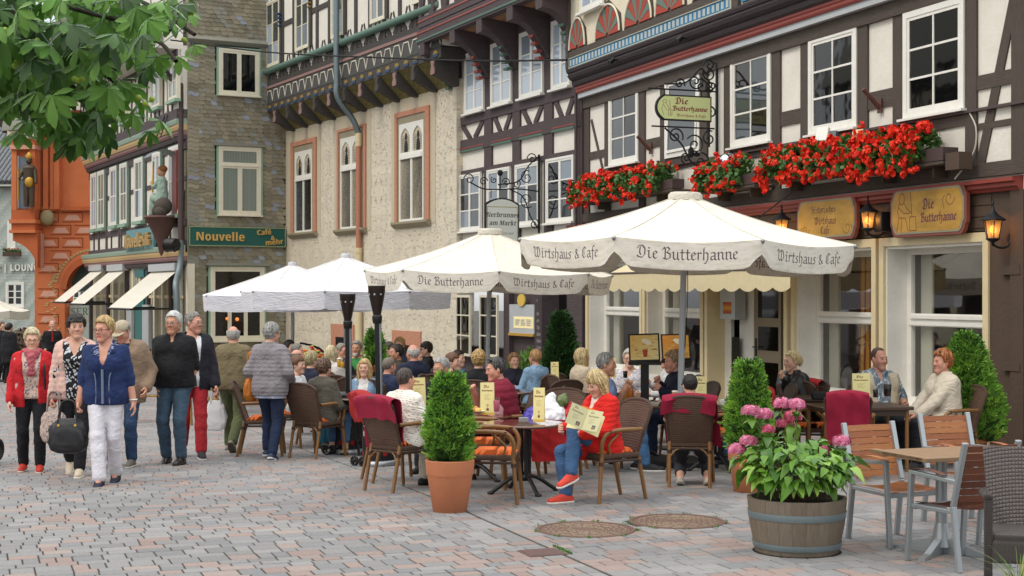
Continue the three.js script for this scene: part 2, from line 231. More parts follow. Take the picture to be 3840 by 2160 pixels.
part('plate',bx(-0.15,0.15,-0.02,0.004,-0.14,0.14),M('#6c5450',{rough:0.75,metal:0.2}),dg);
const bars=[];for(let k=-6;k<=6;k++)bars.push(bx(-0.14,0.14,0.004,0.009,k*0.02-0.005,k*0.02+0.005));part('bars',bars,M('#755c56',{rough:0.7,metal:0.2}),dg);
const blade=new THREE.PlaneGeometry(0.006,0.035,1,2).translate(0,0.017,0),wd=new THREE.InstancedMesh(blade,leafMat('#5f8a35'),380);
for(let i=0;i<380;i++){let x,z;const k=r();if(k<0.55){const h=holes[k<0.3?0:1],t=Math.floor(r()*9)*0.7+r()*0.2;x=h.x+Math.cos(t)*(0.41+r()*0.03);z=h.z+Math.sin(t)*(0.41+r()*0.03);}else{const s=r()*0.35;x=drain.x+0.17*Math.cos(20.3*DEG)+dA.x*(s-0.12)+r()*0.02;z=drain.z-0.06+dA.z*(s-0.12)+r()*0.02;}m4.compose(V(x,gy(z),z),new THREE.Quaternion().setFromEuler(new THREE.Euler(rr(-.7,.7),r()*6,rr(-.7,.7))),V(1,rr(.3,.75),1));wd.setMatrixAt(i,m4);}
wd.name='weeds';scene.add(wd);tag(wd,'green weeds in the joints round the manhole and drain covers',null,null,'stuff');
}
// people: signed-distance bodies meshed with surface nets
const cone=(a,b,ra,rb,o)=>({t:0,a,b,ra,rb:rb??ra,...o}),ell=(c,r,o)=>({t:1,c,r,...o});
function meshSDF(prims,cell,o={}){
const lo=[1e9,1e9,1e9],hi=[-1e9,-1e9,-1e9],k0=o.k??0.03,bb=[];
for(const p of prims){const b=[[0,0,0],[0,0,0]];for(let i=0;i<3;i++){if(p.t===0){b[0][i]=Math.min(p.a.getComponent(i)-p.ra,p.b.getComponent(i)-p.rb);b[1][i]=Math.max(p.a.getComponent(i)+p.ra,p.b.getComponent(i)+p.rb);}else{const m=p.q?Math.max(p.r[0],p.r[1],p.r[2]):p.r[i];b[0][i]=p.c.getComponent(i)-m;b[1][i]=p.c.getComponent(i)+m;}if(!p.sub){lo[i]=Math.min(lo[i],b[0][i]);hi[i]=Math.max(hi[i],b[1][i]);}}bb.push(b);}
const pad=(o.pad??0.02)+cell*2,n=[0,0,0];for(let i=0;i<3;i++){lo[i]-=pad;n[i]=Math.ceil((hi[i]+pad-lo[i])/cell)+1;}
const[nx,ny,nz]=n,F=new Float32Array(nx*ny*nz).fill(1);let inv=null;
prims.forEach((p,pi)=>{
const k=p.k??k0,m=k+cell*2.5+(o.amp??0),[b0,b1]=bb[pi],s=[],e=[];
for(let i=0;i<3;i++){s[i]=clamp(Math.floor((b0[i]-m-lo[i])/cell),0,n[i]-1);e[i]=clamp(Math.ceil((b1[i]+m-lo[i])/cell),0,n[i]-1);}
let dx,dy,dz,l2;if(p.t===0){dx=p.b.x-p.a.x;dy=p.b.y-p.a.y;dz=p.b.z-p.a.z;l2=dx*dx+dy*dy+dz*dz||1e-9;}else{inv=p.q?p.q.clone().invert():null;}
const t3=V();
for(let z=s[2];z<=e[2];z++)for(let y=s[1];y<=e[1];y++)for(let x=s[0];x<=e[0];x++){
const X=lo[0]+x*cell,Y=lo[1]+y*cell,Z=lo[2]+z*cell;let d;
if(p.t===0){const ax=X-p.a.x,ay=Y-p.a.y,az=Z-p.a.z,h=clamp((ax*dx+ay*dy+az*dz)/l2,0,1),qx=ax-dx*h,qy=ay-dy*h,qz=az-dz*h;d=Math.sqrt(qx*qx+qy*qy+qz*qz)-(p.ra+(p.rb-p.ra)*h);}
else{t3.set(X-p.c.x,Y-p.c.y,Z-p.c.z);if(inv)t3.applyQuaternion(inv);const a=t3.x /p.r[0],b=t3.y /p.r[1],c=t3.z /p.r[2],q=Math.sqrt(a*a+b*b+c*c),g=Math.sqrt((a /p.r[0])**2+(b /p.r[1])**2+(c /p.r[2])**2);d=q<1e-5?-Math.min(...p.r):q*(q-1)/g;}
const i=x+nx*(y+ny*z),f=F[i];
if(p.sub){const h=Math.max(k-Math.abs(f+d),0)/k;F[i]=Math.max(f,-d)+h*h*k*0.25;}
else{const h=Math.max(k-Math.abs(f-d),0)/k;F[i]=Math.min(f,d)-h*h*k*0.25;}
}
});
if(o.cut||o.disp)for(let z=0,i=0;z<nz;z++)for(let y=0;y<ny;y++)for(let x=0;x<nx;x++,i++)if(F[i]<0.08){const X=lo[0]+x*cell,Y=lo[1]+y*cell,Z=lo[2]+z*cell;if(o.disp)F[i]+=o.disp(X,Y,Z);if(o.cut)F[i]=Math.max(F[i],o.cut(X,Y,Z));}
const idx=new Int32Array(nx*ny*nz).fill(-1),P=[],T=[],co=[0,1,nx,nx+1,nx*ny,nx*ny+1,nx*ny+nx,nx*ny+nx+1],ed=[[0,1],[2,3],[4,5],[6,7],[0,2],[1,3],[4,6],[5,7],[0,4],[1,5],[2,6],[3,7]];
for(let z=0;z<nz-1;z++)for(let y=0;y<ny-1;y++)for(let x=0;x<nx-1;x++){
const i=x+nx*(y+ny*z);let m=0;for(let c=0;c<8;c++)if(F[i+co[c]]<0)m|=1<<c;if(m===0||m===255)continue;
let sx=0,sy=0,sz=0,cnt=0;for(const[a,b]of ed){if(((m>>a)&1)===((m>>b)&1))continue;const fa=F[i+co[a]],fb=F[i+co[b]],t=fa /(fa-fb);sx+=(a&1)+((b&1)-(a&1))*t;sy+=((a>>1)&1)+(((b>>1)&1)-((a>>1)&1))*t;sz+=(a>>2)+((b>>2)-(a>>2))*t;cnt++;}
idx[i]=P.length /3;P.push(lo[0]+(x+sx /cnt)*cell,lo[1]+(y+sy /cnt)*cell,lo[2]+(z+sz /cnt)*cell);
}
const quad=(a,b,c,d,flip)=>{if(a<0||b<0||c<0||d<0)return;flip?T.push(a,c,b,a,d,c):T.push(a,b,c,a,c,d);};
for(let z=1;z<nz-1;z++)for(let y=1;y<ny-1;y++)for(let x=1;x<nx-1;x++){
const i=x+nx*(y+ny*z),s=F[i]<0;
if(s !==F[i+1]<0)quad(idx[i-nx-nx*ny],idx[i-nx*ny],idx[i],idx[i-nx],!s);
if(s !==F[i+nx]<0)quad(idx[i-1-nx*ny],idx[i-1],idx[i],idx[i-nx*ny],!s);
if(s !==F[i+nx*ny]<0)quad(idx[i-1-nx],idx[i-nx],idx[i],idx[i-1],!s);
}
const g=new THREE.BufferGeometry();g.setAttribute('position',new THREE.Float32BufferAttribute(P,3));g.setIndex(T);g.computeVertexNormals();
const uv=new Float32Array(P.length /3*2);for(let i=0;i<uv.length /2;i++){uv[2*i]=P[3*i]+P[3*i+2]*0.7;uv[2*i+1]=P[3*i+1]+P[3*i+2]*0.3;}g.setAttribute('uv',new THREE.BufferAttribute(uv,2));
return g;
}
function ik(a,b,l1,l2,pole){const d=b.clone().sub(a);let L=d.length();const mx=(l1+l2)*0.998;if(L>mx){d.multiplyScalar(mx /L);b=a.clone().add(d);L=mx;}const u=d.normalize(),x=(l1*l1-l2*l2+L*L)/(2*L),h=Math.sqrt(Math.max(0,l1*l1-x*x)),p=pole.clone().addScaledVector(u,-pole.dot(u)).normalize();return[a.clone().addScaledVector(u,x).addScaledVector(p,h),b];}
const SKIN={fair:'#d6a890',light:'#cc9c84',tan:'#b9866a',red:'#c8907a'};
const skinMat=M('#ffffff',{rough:0.55,vertexColors:true,bump:T.plaster,bp:[12,12],bs:0.0006,phys:true,sheen:0.15});
const hairMat=M('#ffffff',{rough:0.6,vertexColors:true});
const matCache={};const clothM=(hex,o)=>{const k=hex+JSON.stringify(o??{});return matCache[k]??=cloth(hex,{bump:T.wrinkle,bp:[1.25,1.25],bs:0.0065,...o});};
const eyeMat=M('#ffffff',{rough:0.2,vertexColors:true}),lens=new THREE.MeshPhysicalMaterial({color:0xffffff,roughness:0.03,transmission:1,thickness:0,ior:1.3});
const prints={
dots:()=>canvasTex(256,256,(x)=>{x.fillStyle='#16161a';x.fillRect(0,0,256,256);const r=mulberry(2);x.fillStyle='#c9c9cc';for(let i=0;i<90;i++){x.beginPath();x.ellipse(r()*256,r()*256,5+r()*5,7+r()*5,0,0,7);x.fill();}}),
floral:()=>canvasTex(256,256,(x)=>{x.fillStyle='#c9b3a4';x.fillRect(0,0,256,256);const r=mulberry(3);for(let i=0;i<240;i++){x.fillStyle=['#7a6f7a','#a58c86','#5f6272','#b98f88','#d8c8bc'][i % 5];x.beginPath();x.ellipse(r()*256,r()*256,3+r()*8,2+r()*6,r()*6,0,7);x.fill();}}),
blueleaf:()=>canvasTex(256,256,(x)=>{x.fillStyle='#76808a';x.fillRect(0,0,256,256);const r=mulberry(8);for(let i=0;i<200;i++){x.fillStyle=['#3c4650','#b9c2c8','#566470','#d5d9da'][i % 4];x.beginPath();x.ellipse(r()*256,r()*256,3+r()*14,2+r()*5,r()*6,0,7);x.fill();}}),
greyleaf:()=>canvasTex(256,256,(x)=>{x.fillStyle='#c6c3c8';x.fillRect(0,0,256,256);const r=mulberry(18);for(let i=0;i<200;i++){x.fillStyle=['#8f8c98','#e4e2e4','#a4a0ac'][i % 3];x.beginPath();x.ellipse(r()*256,r()*256,3+r()*12,2+r()*5,r()*6,0,7);x.fill();}}),
navyfl:()=>canvasTex(256,256,(x)=>{x.fillStyle='#1d2b52';x.fillRect(0,0,256,256);const r=mulberry(28);x.strokeStyle='#b9c0d8';x.lineWidth=4;for(let i=0;i<60;i++){x.beginPath();x.arc(r()*256,r()*256,5+r()*10,r()*6,r()*6+3.5);x.stroke();}}),
knit:()=>canvasTex(256,256,(x)=>{x.fillStyle='#e9e3d6';x.fillRect(0,0,256,256);x.fillStyle='#4d505a';for(let i=0;i<16;i++)for(let j=0;j<16;j++)x.fillRect(i*16+(j % 2)*8,j*16,4,4);}),
};
const printMat={};const pm=(n,s=3)=>printMat[n]??=(()=>{const t=prints[n]();t.wrapS=t.wrapT=THREE.RepeatWrapping;t.repeat.set(s,s);return new THREE.MeshStandardMaterial({map:t,roughness:0.95,bumpMap:rep(T.wrinkle,1.7,1.7),bumpScale:0.006});})();
const jeansT=dataTex(128,256,(u,v)=>{const k=0.85+0.25*fbm(u*4,v*3,71,3)+0.1*fbm(u*40,v*40,72,2);return[k*1.02,k,k*0.97];});
const jeans=(hex)=>clothM(hex,{map:jeansT,rp:[1.6,1.6]});
function person(o){
const root=thing('person',o.label,'person',[0,0,0],0,o.group),P=o.pose,w=o.w??1,q=o.cell??1,fem=o.fem?0.92:1;
const lod=(c)=>c*q;
const hipY=P.hipY??0.93,lean=P.lean??0.03,side=P.side??0,tw=P.twist??0;
const U=V(side,Math.cos(lean),Math.sin(lean)).normalize(),S=V(Math.cos(tw),0,-Math.sin(tw));S.addScaledVector(U,-S.dot(U)).normalize();const Fw=S.clone().cross(U).normalize();
const pel=V(0,hipY,P.hipZ??0),tf=(x,y,z)=>pel.clone().addScaledVector(S,x).addScaledVector(U,y).addScaledVector(Fw,z);
const slump=P.slump??0,neck=tf(0,0.50,-0.015+slump),hp=P.head??[0,0];const hyaw=hp[0],hpit=hp[1];
const hq=new THREE.Quaternion().setFromEuler(new THREE.Euler(hpit+lean*0.25,hyaw,hp[2]??0,'YXZ')),hc=neck.clone().addScaledVector(U,0.034).add(V(0,0.1,0.03).applyQuaternion(hq)),hh=(x,y,z)=>V(x,y,z).applyQuaternion(hq).add(hc);
const shw=0.168*fem*(0.6+0.4*w),shL=tf(shw,0.425,-0.01+slump),shR=tf(-shw,0.425,-0.01+slump),hpL=V(0.09,hipY-0.02,P.hipZ??0),hpR=V(-0.09,hipY-0.02,P.hipZ??0);
const fL=V(...(P.footL??[0.10,0.08,0])),fR=V(...(P.footR??[-0.10,0.08,0]));
const[knL,anL]=ik(hpL,fL,0.435,0.425,V(...(P.kneeL??[0.05,0,1]))),[knR,anR]=ik(hpR,fR,0.435,0.425,V(...(P.kneeR??[-0.05,0,1])));
const rel=(a)=>P.abs?V(...a):tf(a[0],a[1],a[2]);
const[elL,wrL]=ik(shL,rel(P.handL??[0.24,-0.10,0.06]),0.285,0.25,S.clone().multiplyScalar(0.5).addScaledVector(U,-0.4).addScaledVector(Fw,-1)),[elR,wrR]=ik(shR,rel(P.handR??[-0.24,-0.10,0.06]),0.285,0.25,S.clone().multiplyScalar(-0.5).addScaledVector(U,-0.4).addScaledVector(Fw,-1));
const bel=o.belly??0;
const torso=(e)=>[cone(tf(0.075*w,0,-0.01),tf(0.068*w,0.16,0),0.108*(0.5+0.5*w)+e,0.098*w+e,{k:.07}),cone(tf(-0.075*w,0,-0.01),tf(-0.068*w,0.16,0),0.108*(0.5+0.5*w)+e,0.098*w+e,{k:.07}),cone(tf(0.068*w,0.16,0),tf(0.085*w,0.34,0.01+slump*.7),0.098*w+e,0.105*w+e,{k:.07}),cone(tf(-0.068*w,0.16,0),tf(-0.085*w,0.34,0.01+slump*.7),0.098*w+e,0.105*w+e,{k:.07}),cone(shL.clone().lerp(shR,0.12),shR.clone().lerp(shL,0.12),0.062+e,0.062+e,{k:.06}),cone(tf(0,0.41,-0.02+slump),neck,0.085+e*.7,0.058+e*.5,{k:.07}),...(bel?[ell(tf(0,0.12,0.08),[0.15*w+e,0.15+e,0.08+bel+e],{k:.06})]:[]),...(o.fem?[ell(tf(0.07,0.30,0.09),[0.07+e,0.07+e,0.06+e],{k:.05}),ell(tf(-0.07,0.30,0.09),[0.07+e,0.07+e,0.06+e],{k:.05})]:[])];
const arm=(sh,el,wr,e,f)=>{const K={k:e>.005?.014:.025};const end=f<=0.52?sh.clone().lerp(el,f /0.52):el.clone().lerp(wr,(f-0.52)/0.48),m=0.043*(0.6+.4*w);return f<=0.52?[cone(sh,end,0.051*(.6+.4*w)+e,m+e*1.15,K)]:[cone(sh,el,0.051*(.6+.4*w)+e,m+e,K),cone(el,end,m+e,0.036+e*0.9,K)];};
const leg=(hp0,kn,an,e,f,fl=0)=>{const end=kn.clone().lerp(an,f);const th=0.088*(0.55+0.45*w);return[cone(hp0,kn,th+e,0.058+e),cone(kn,kn.clone().lerp(an,.35*f),0.056+e,0.058+e),cone(kn.clone().lerp(an,.35*f),end,0.056+e,lerp(0.056,0.04,f)+e+fl)];};
const parts=[],bare=o.bareArms??0,skin=lin(SKIN[o.skin??'fair']);
const bp=[...torso(0),cone(neck,hh(0,-0.03,-0.012),0.056,0.054,{k:.03}),...leg(hpL,knL,anL,0,1),...leg(hpR,knR,anR,0,1),...arm(shL,elL,wrL,0,1),...arm(shR,elR,wrR,0,1)];
if(o.bareAnkle)for(const[an,f]of[[anL,0],[anR,1]])bp.push(cone(an,an.clone().add(V(0,-0.05,0.05)),0.035,0.03));
parts.push(paint(meshSDF(bp,lod(0.018),{k:.025}),skin));
const hy=(z)=>z;
const hd=[ell(hh(0,0.035,-0.012),[0.074,0.094,0.094],{q:hq}),cone(hh(0,-0.015,0.032),hh(0,-0.088,0.060),0.058,0.027,{k:.03}),cone(hh(0.045,-0.045,0.01),hh(0.012,-0.095,0.062),0.028,0.022,{k:.03}),cone(hh(-0.045,-0.045,0.01),hh(-0.012,-0.095,0.062),0.028,0.022,{k:.03}),cone(hh(0,-0.04,-0.015),hh(0,-0.12,-0.03),0.056,0.052,{k:.03}),
cone(hh(0.03,0.034,0.077),hh(-0.03,0.034,0.077),0.014,0.014,{k:.015}),cone(hh(0,0.022,0.088),hh(0,-0.016,0.1015),0.009,0.0125,{k:.012}),cone(hh(0.012,-0.022,0.091),hh(-0.012,-0.022,0.091),0.0095,0.0095,{k:.01}),ell(hh(0.04,-0.02,0.058),[0.024,0.03,0.022],{k:.03}),ell(hh(-0.04,-0.02,0.058),[0.024,0.03,0.022],{k:.03}),
ell(hh(0.031,0.011,0.098),[0.016,0.011,0.014],{sub:1,k:.01}),ell(hh(-0.031,0.011,0.098),[0.016,0.011,0.014],{sub:1,k:.01}),
cone(hh(0.019,0.0195,0.084),hh(0.043,0.0185,0.078),0.0065,0.006,{k:.006}),cone(hh(-0.019,0.0195,0.084),hh(-0.043,0.0185,0.078),0.0065,0.006,{k:.006}),
cone(hh(0.018,-0.052,0.081),hh(-0.018,-0.052,0.081),0.0085,0.0085,{k:.008}),cone(hh(0.015,-0.063,0.080),hh(-0.015,-0.063,0.080),0.009,0.009,{k:.008}),
ell(hh(0.078,0.0,-0.008),[0.011,0.031,0.019],{q:hq,k:.01}),ell(hh(-0.078,0.0,-0.008),[0.011,0.031,0.019],{q:hq,k:.01})];
const iq=hq.clone().invert(),hl=(x,y,z)=>V(x,y,z).sub(hc).applyQuaternion(iq);
const lip=o.lips??[skin[0]*0.88,skin[1]*0.70,skin[2]*0.70],browC=lin(o.brow??(o.hair?.c??'#5a4636'));
parts.push(paint(meshSDF(hd,lod(0.0062),{k:.02}),(x,y,z)=>{const p=hl(x,y,z),ax=Math.abs(p.x);if(p.z>0.07&&p.y<-0.047&&p.y>-0.070&&ax<0.021)return lip;if(p.z>0.06&&p.y>0.026&&p.y<0.037&&ax>0.013&&ax<0.046)return[lerp(skin[0],browC[0],.7),lerp(skin[1],browC[1],.7),lerp(skin[2],browC[2],.7)];const fl=p.z>0.03?0.035*Math.exp(-(((ax-.04)/.03)**2+((p.y+.015)/.03)**2))+0.04*Math.exp(-((ax /.014)**2+((p.y+.02)/.02)**2)):0;const st=o.stubble&&p.y<-0.03&&p.z>0?.14:0;return[skin[0]*(1-st),skin[1]*(1-fl*1.6-st*.8),skin[2]*(1-fl*1.6-st*.6)];}));
const mkHand=(el,wr,s,h={})=>{
const d=h.dir?V(...h.dir).normalize():wr.clone().sub(el).normalize();let nrm=V(...(h.palm??[-s,0,0.15]));nrm.addScaledVector(d,-nrm.dot(d)).normalize();const t=d.clone().cross(nrm).normalize().multiplyScalar(s>0?1:-1);if(h.thumb){if(t.dot(V(...h.thumb))<0)t.negate();}else if(t.z<0)t.negate();
const pt=(a,b,c)=>wr.clone().addScaledVector(d,a).addScaledVector(t,b).addScaledVector(nrm,c),curl=h.curl??0.5,pr=[cone(pt(-0.03,0,0),pt(0.02,0,0),0.031,0.029)];
for(const b of[-0.027,-0.009,0.009,0.027])pr.push(cone(pt(0.012,b*.7,0),pt(0.082,b,0),0.017,0.0135));
[[-0.03,.052],[-0.01,.068],[0.01,.074],[0.03,.066]].forEach(([b,l])=>{let a=curl*.35,p=pt(0.082,b,0),r=0.0098;for(let i=0;i<3;i++){a+=curl*(i?.75:.35);const e=p.clone().addScaledVector(d,Math.cos(a)*l*[.45,.32,.25][i]).addScaledVector(nrm,Math.sin(a)*l*[.45,.32,.25][i]);pr.push(cone(p,e,r,r-.0009));p=e;r-=.0009;}});
const t0=pt(0.02,0.026,0.006),t1=pt(0.055,0.05,0.018),t2=pt(0.078,0.046-curl*.012,0.034+curl*.012);pr.push(cone(t0,t1,0.015,0.0115),cone(t1,t2,0.0115,0.009));
return paint(meshSDF(pr,lod(0.005),{k:.006}),skin);};
if(!P.hideL)parts.push(mkHand(elL,wrL,1,P.hl));if(!P.hideR)parts.push(mkHand(elR,wrR,-1,P.hr));
const body=part('body',parts,skinMat,root);
for(const s of[-1,1]){const g=new THREE.SphereGeometry(0.0118,12,10);paint(g,(x,y,z)=>{const r=Math.hypot(x,y);return z>0&&r<0.0042?[.01,.01,.01]:z>0&&r<0.0078?(o.iris??[.10,.13,.14]):[.45,.40,.37];});g.applyQuaternion(hq).translate(...hh(s*0.031,0.010,0.0765).toArray());part('eye',g,eyeMat,root);}
const H=o.hair??{s:'short',c:'#6b5a48'},hcol=lin(H.c),hcol2=lin(H.c2??H.c);
if(H.s !=='none'){
const vol=H.v??0.012,hp0=[ell(hh(0,0.04,-0.016),[0.076+vol,0.096+vol,0.096+vol],{q:hq})];
let yl=(p)=>p.z>0.055?0.088-(H.fringe??0):p.z>0.01?lerp(0.0,0.088,sst(0.01,0.06,p.z)):p.z>-0.025?0.012:-0.062;
if(H.s==='bob'||H.s==='long'){const L=H.s==='long'?0.24:0.10;for(const s of[-1,1])hp0.push(cone(hh(s*0.07,0.02,-0.01),hh(s*0.078,-L,0.0),0.032+vol,0.026+vol),cone(hh(s*0.04,0,-0.06),hh(s*0.05,-L,-0.055),0.04+vol,0.03));yl=(p)=>p.z>0.045&&Math.abs(p.x)<0.066?0.078-(H.fringe??0):p.z>0.03?(Math.abs(p.x)>.062?-L-.05:0.06):-L-.05;}
if(H.s==='bald')yl=(p)=>p.z>0.02?0.5:p.y>0.075?0.5:(p.z>-0.03?0.0:-0.065);
if(H.s==='reced')yl=(p)=>p.z>0.02?0.112:p.z>-0.025?0.01:-0.062;
if(H.s==='pony'){hp0.push(ell(hh(0,0.02,-0.125),[0.05,0.055,0.045],{q:hq}),cone(hh(0,0.01,-0.13),hh(0,-0.09,-0.14),0.03,0.014));}
const dir=H.dir??60;const g=meshSDF(hp0,lod(0.0068),{k:.03,amp:.01,cut:(x,y,z)=>{const p=hl(x,y,z);return(yl(p)-p.y)*0.7;},disp:(x,y,z)=>{const p=hl(x,y,z),a=Math.atan2(p.x,p.z+.02);return 0.0035*N3(a*9,p.y*14,p.z*22)+(H.messy??0.5)*0.008*N3(p.x*34,p.y*26,p.z*34);}});
paint(g,(x,y,z)=>{const p=hl(x,y,z),a=Math.atan2(p.x,p.z+.02),k=0.78+0.34*N3(a*14,p.y*9,p.z*12),m=sst(-.2,.5,N3(a*6,p.y*5+9,p.z*6));return[0,1,2].map((i)=>lerp(hcol[i],hcol2[i],m)*k);});
part('hair',g,hairMat,root);
}
if(o.beard)part('beard',paint(meshSDF([cone(hh(0.04,-0.05,0.03),hh(0,-0.10,0.075),0.03,0.03),cone(hh(-0.04,-0.05,0.03),hh(0,-0.10,0.075),0.03,0.03)],lod(0.007),{k:.02,cut:(x,y,z)=>{const p=hl(x,y,z);return p.y+0.034+(p.z>.075&&Math.abs(p.x)<.024&&p.y>-.068?.02:0);},disp:(x,y,z)=>.004*N3(x*60,y*60,z*60)}),lin(o.beard)),hairMat,root);
if(o.glasses){const g=[],gl=[];for(const s of[-1,1]){g.push(new THREE.TorusGeometry(0.021,0.0017,5,18).scale(1.15,.82,1).applyQuaternion(hq).translate(...hh(s*0.033,0.008,0.103).toArray()));gl.push(new THREE.CircleGeometry(.02,16).scale(1.15,.82,1).applyQuaternion(hq).translate(...hh(s*0.033,0.008,0.1035).toArray()));g.push(rod(hh(s*0.057,0.012,0.1),hh(s*0.084,0.012,-0.01),0.002));}g.push(rod(hh(-.01,.011,.106),hh(.01,.011,.106),.002));const gp0=part('glasses',g,M(o.glasses,{rough:.3,metal:.5}),root);for(const l of gl)part('lens',l,lens,gp0);}
if(o.cap){const c=o.cap,g=[new THREE.SphereGeometry(0.098,20,10,0,6.2832,0,1.62).scale(.9,.95,1.06).rotateX(c.tilt??-.05).applyQuaternion(hq).translate(...hh(0,0.045,-0.012).toArray())];const cp=part('cap',g,clothM(c.c),root);if(!c.noVisor)part('visor',extr([[-.075,0],[-.07,.05],[-.045,.085],[0,.098],[.045,.085],[.07,.05],[.075,0],[.05,.012],[0,.018],[-.05,.012]],.006).rotateX(Math.PI /2).translate(0,0,.062).rotateX(c.back?0:.22).rotateY(c.back?Math.PI:0).applyQuaternion(hq).translate(...hh(0,0.046,0.0).toArray()),clothM(c.v??c.c),cp);}
if(o.sunglassesUp){const g=[];for(const s of[-1,1])g.push(ball(0,0,0,.026,[1.1,.75,.35],10).applyQuaternion(hq).translate(...hh(s*.032,.118,.055).toArray()),rod(hh(s*.06,.118,.05),hh(s*.088,.04,-.02),.003));part('sunglasses',g,A.blackGloss,root);}
const garm=(name,c)=>{
const e=c.e??0.014,cell=lod(c.cell??0.0125),pr=[...torso(e)];if(c.sleeve !==0)pr.push(...arm(shL,elL,wrL,e,c.sleeve??.97),...arm(shR,elR,wrR,e,c.sleeve??.97));
const hem=c.hem??-0.1;if(hem<-.03)pr.push(cone(hpL,hpR,.114*(.5+.5*w)+e,undefined,{k:.05}));if(hem<-0.05&&!P.sit)pr.push(cone(tf(.07*w,0,0),tf(.075*w,hem-.05,.0),.105*(.5+.5*w)+e,.108*(.5+.5*w)+e,{k:.06}),cone(tf(-.07*w,0,0),tf(-.075*w,hem-.05,0),.105*(.5+.5*w)+e,.108*(.5+.5*w)+e,{k:.06}));
if(P.sit&&hem<-.08)pr.push(cone(hpL,hpL.clone().lerp(knL,.35),.11+e,.095+e),cone(hpR,hpR.clone().lerp(knR,.35),.11+e,.095+e));
if(c.collar)for(let i=0;i<9;i++){const a=i /8*4.7-2.35+Math.PI,b=(i+1)/8*4.7-2.35+Math.PI;if(i<8)pr.push(cone(neck.clone().addScaledVector(S,Math.sin(a)*.068).addScaledVector(Fw,Math.cos(a)*.06).addScaledVector(U,c.collar),neck.clone().addScaledVector(S,Math.sin(b)*.068).addScaledVector(Fw,Math.cos(b)*.06).addScaledVector(U,c.collar),.016,.016,{k:.02}));}
const seed=R()*50,sub0=(x,y,z)=>{const v=V(x,y,z).sub(pel);return[v.dot(S),v.dot(U),v.dot(Fw)];};
const g=meshSDF(pr,cell,{k:.03,amp:.015,cut:(x,y,z)=>{const[a,b,f]=sub0(x,y,z);let d=-1;const nearTorso=Math.abs(a)<.27;if(nearTorso||c.sleeve===0)d=Math.max(d,P.sit?(b<hem+.2&&f<.1?hem-b:-1):hem-b);d=Math.max(d,Math.min(b-.487-(c.collar?.05:0),(c.neck??.082)-Math.hypot(a,f-slump*.8)>-.3?b-.487-(c.collar?.05:0):-1));if(c.v&&f>-.02)d=Math.max(d,Math.min(b-(.49-c.v),(.012+(b-(.49-c.v))*(c.vw??.42))-Math.abs(a)));if(c.open&&f>.02)d=Math.max(d,Math.min(.5,c.open*(1+(b>.1?(b-.1)*1.2:0))-Math.abs(a-(c.ox??0))));return d;},
disp:(x,y,z)=>{let d=0.006*N3(x*10+seed,y*6,z*10)+0.0022*N3(x*14+y*9+seed,y*16,z*9);if(c.puff){const[a,b]=sub0(x,y,z);d+=c.puff*(Math.pow(Math.abs(Math.sin((b+Math.abs(a)*.0)*Math.PI /(c.ps??.062))),.6)*-1+.55);}return d;}});
const m=part(name,g,c.mat,root);return m;};
for(const c of o.tops??[])garm(c.n??'shirt',c);
if(o.bot){const b=o.bot,e=b.e??.013,f=b.len??.93,pr=[cone(hpL,hpR,.104*(.5+.5*w)+e),cone(tf(.07*w,0,-.01),tf(.066*w,.10,0),.108*(.5+.5*w)+e,.10*w+e,{k:.06}),cone(tf(-.07*w,0,-.01),tf(-.066*w,.10,0),.108*(.5+.5*w)+e,.10*w+e,{k:.06}),...leg(hpL,knL,anL,e,f,b.flare??.008),...leg(hpR,knR,anR,e,f,b.flare??.008)],sd=R()*40;part(b.n??'trousers',meshSDF(pr,lod(.0135),{k:.022,amp:.012,disp:(x,y,z)=>.004*N3(x*9+sd,y*5,z*9)+.0022*N3(x*14+sd,y*15+x*9,z*10),cut:(x,y,z)=>{const v=V(x,y,z).sub(pel);return v.dot(Fw)>.2?-1:v.dot(U)-(b.belt?.1:.04);}}),b.mat,root);if(b.belt)part('belt',meshSDF([cone(tf(.066*w,.075,0),tf(.066*w,.1,0),.102*w+e+.006),cone(tf(-.066*w,.075,0),tf(-.066*w,.1,0),.102*w+e+.006)],lod(.012),{k:.05,cut:(x,y,z)=>Math.abs(V(x,y,z).sub(pel).dot(U)-.088)-.02}),A.blackGloss,root);}
if(o.shoe !==null){const sc=o.shoe??{c:'#222222'};[[anL,P.toeL,knL],[anR,P.toeR,knR]].forEach(([an,toe,kn])=>{const d=V(...(toe??[0,0,1])).normalize(),up=V(0,1,0).addScaledVector(d,-d.y).normalize();const pt=(a,b)=>an.clone().addScaledVector(d,a).addScaledVector(up,b);const sr=d.clone().cross(up);const g=meshSDF([cone(pt(-.05,-.045),pt(.03,-.045),.039,.041),cone(pt(.03,-.046),pt(.182,-.054),.047,.035),cone(pt(0,.0),pt(.11,-.04),.038+(sc.low?-.012:0),.03)],lod(.0085),{k:.02,cut:(x,y,z)=>Math.max(-.066-V(x,y,z).sub(an).dot(up),V(x,y,z).sub(an).dot(up)-(sc.low?-.02:.012))});part('shoe',g,clothM(sc.c,{rough:sc.r??.7}),root);
const s2=meshSDF([cone(pt(-.05,-.06),pt(.03,-.06),.043,.045),cone(pt(.03,-.06),pt(.184,-.06),.051,.039)],lod(.0085),{k:.02,cut:(x,y,z)=>Math.abs(V(x,y,z).sub(an).dot(up)+.07)-(sc.sole??.012)});part('sole',s2,clothM(sc.s??'#1a1a1a'),root);});}
Object.assign(root.userData,{});const J={neck,hc,hh,shL,shR,elL,elR,wrL,wrR,knL,knR,anL,anR,tf,S,U,Fw,pel,top:hh(0,0.14,0).y};
for(const f of o.extra??[])f(root,J);
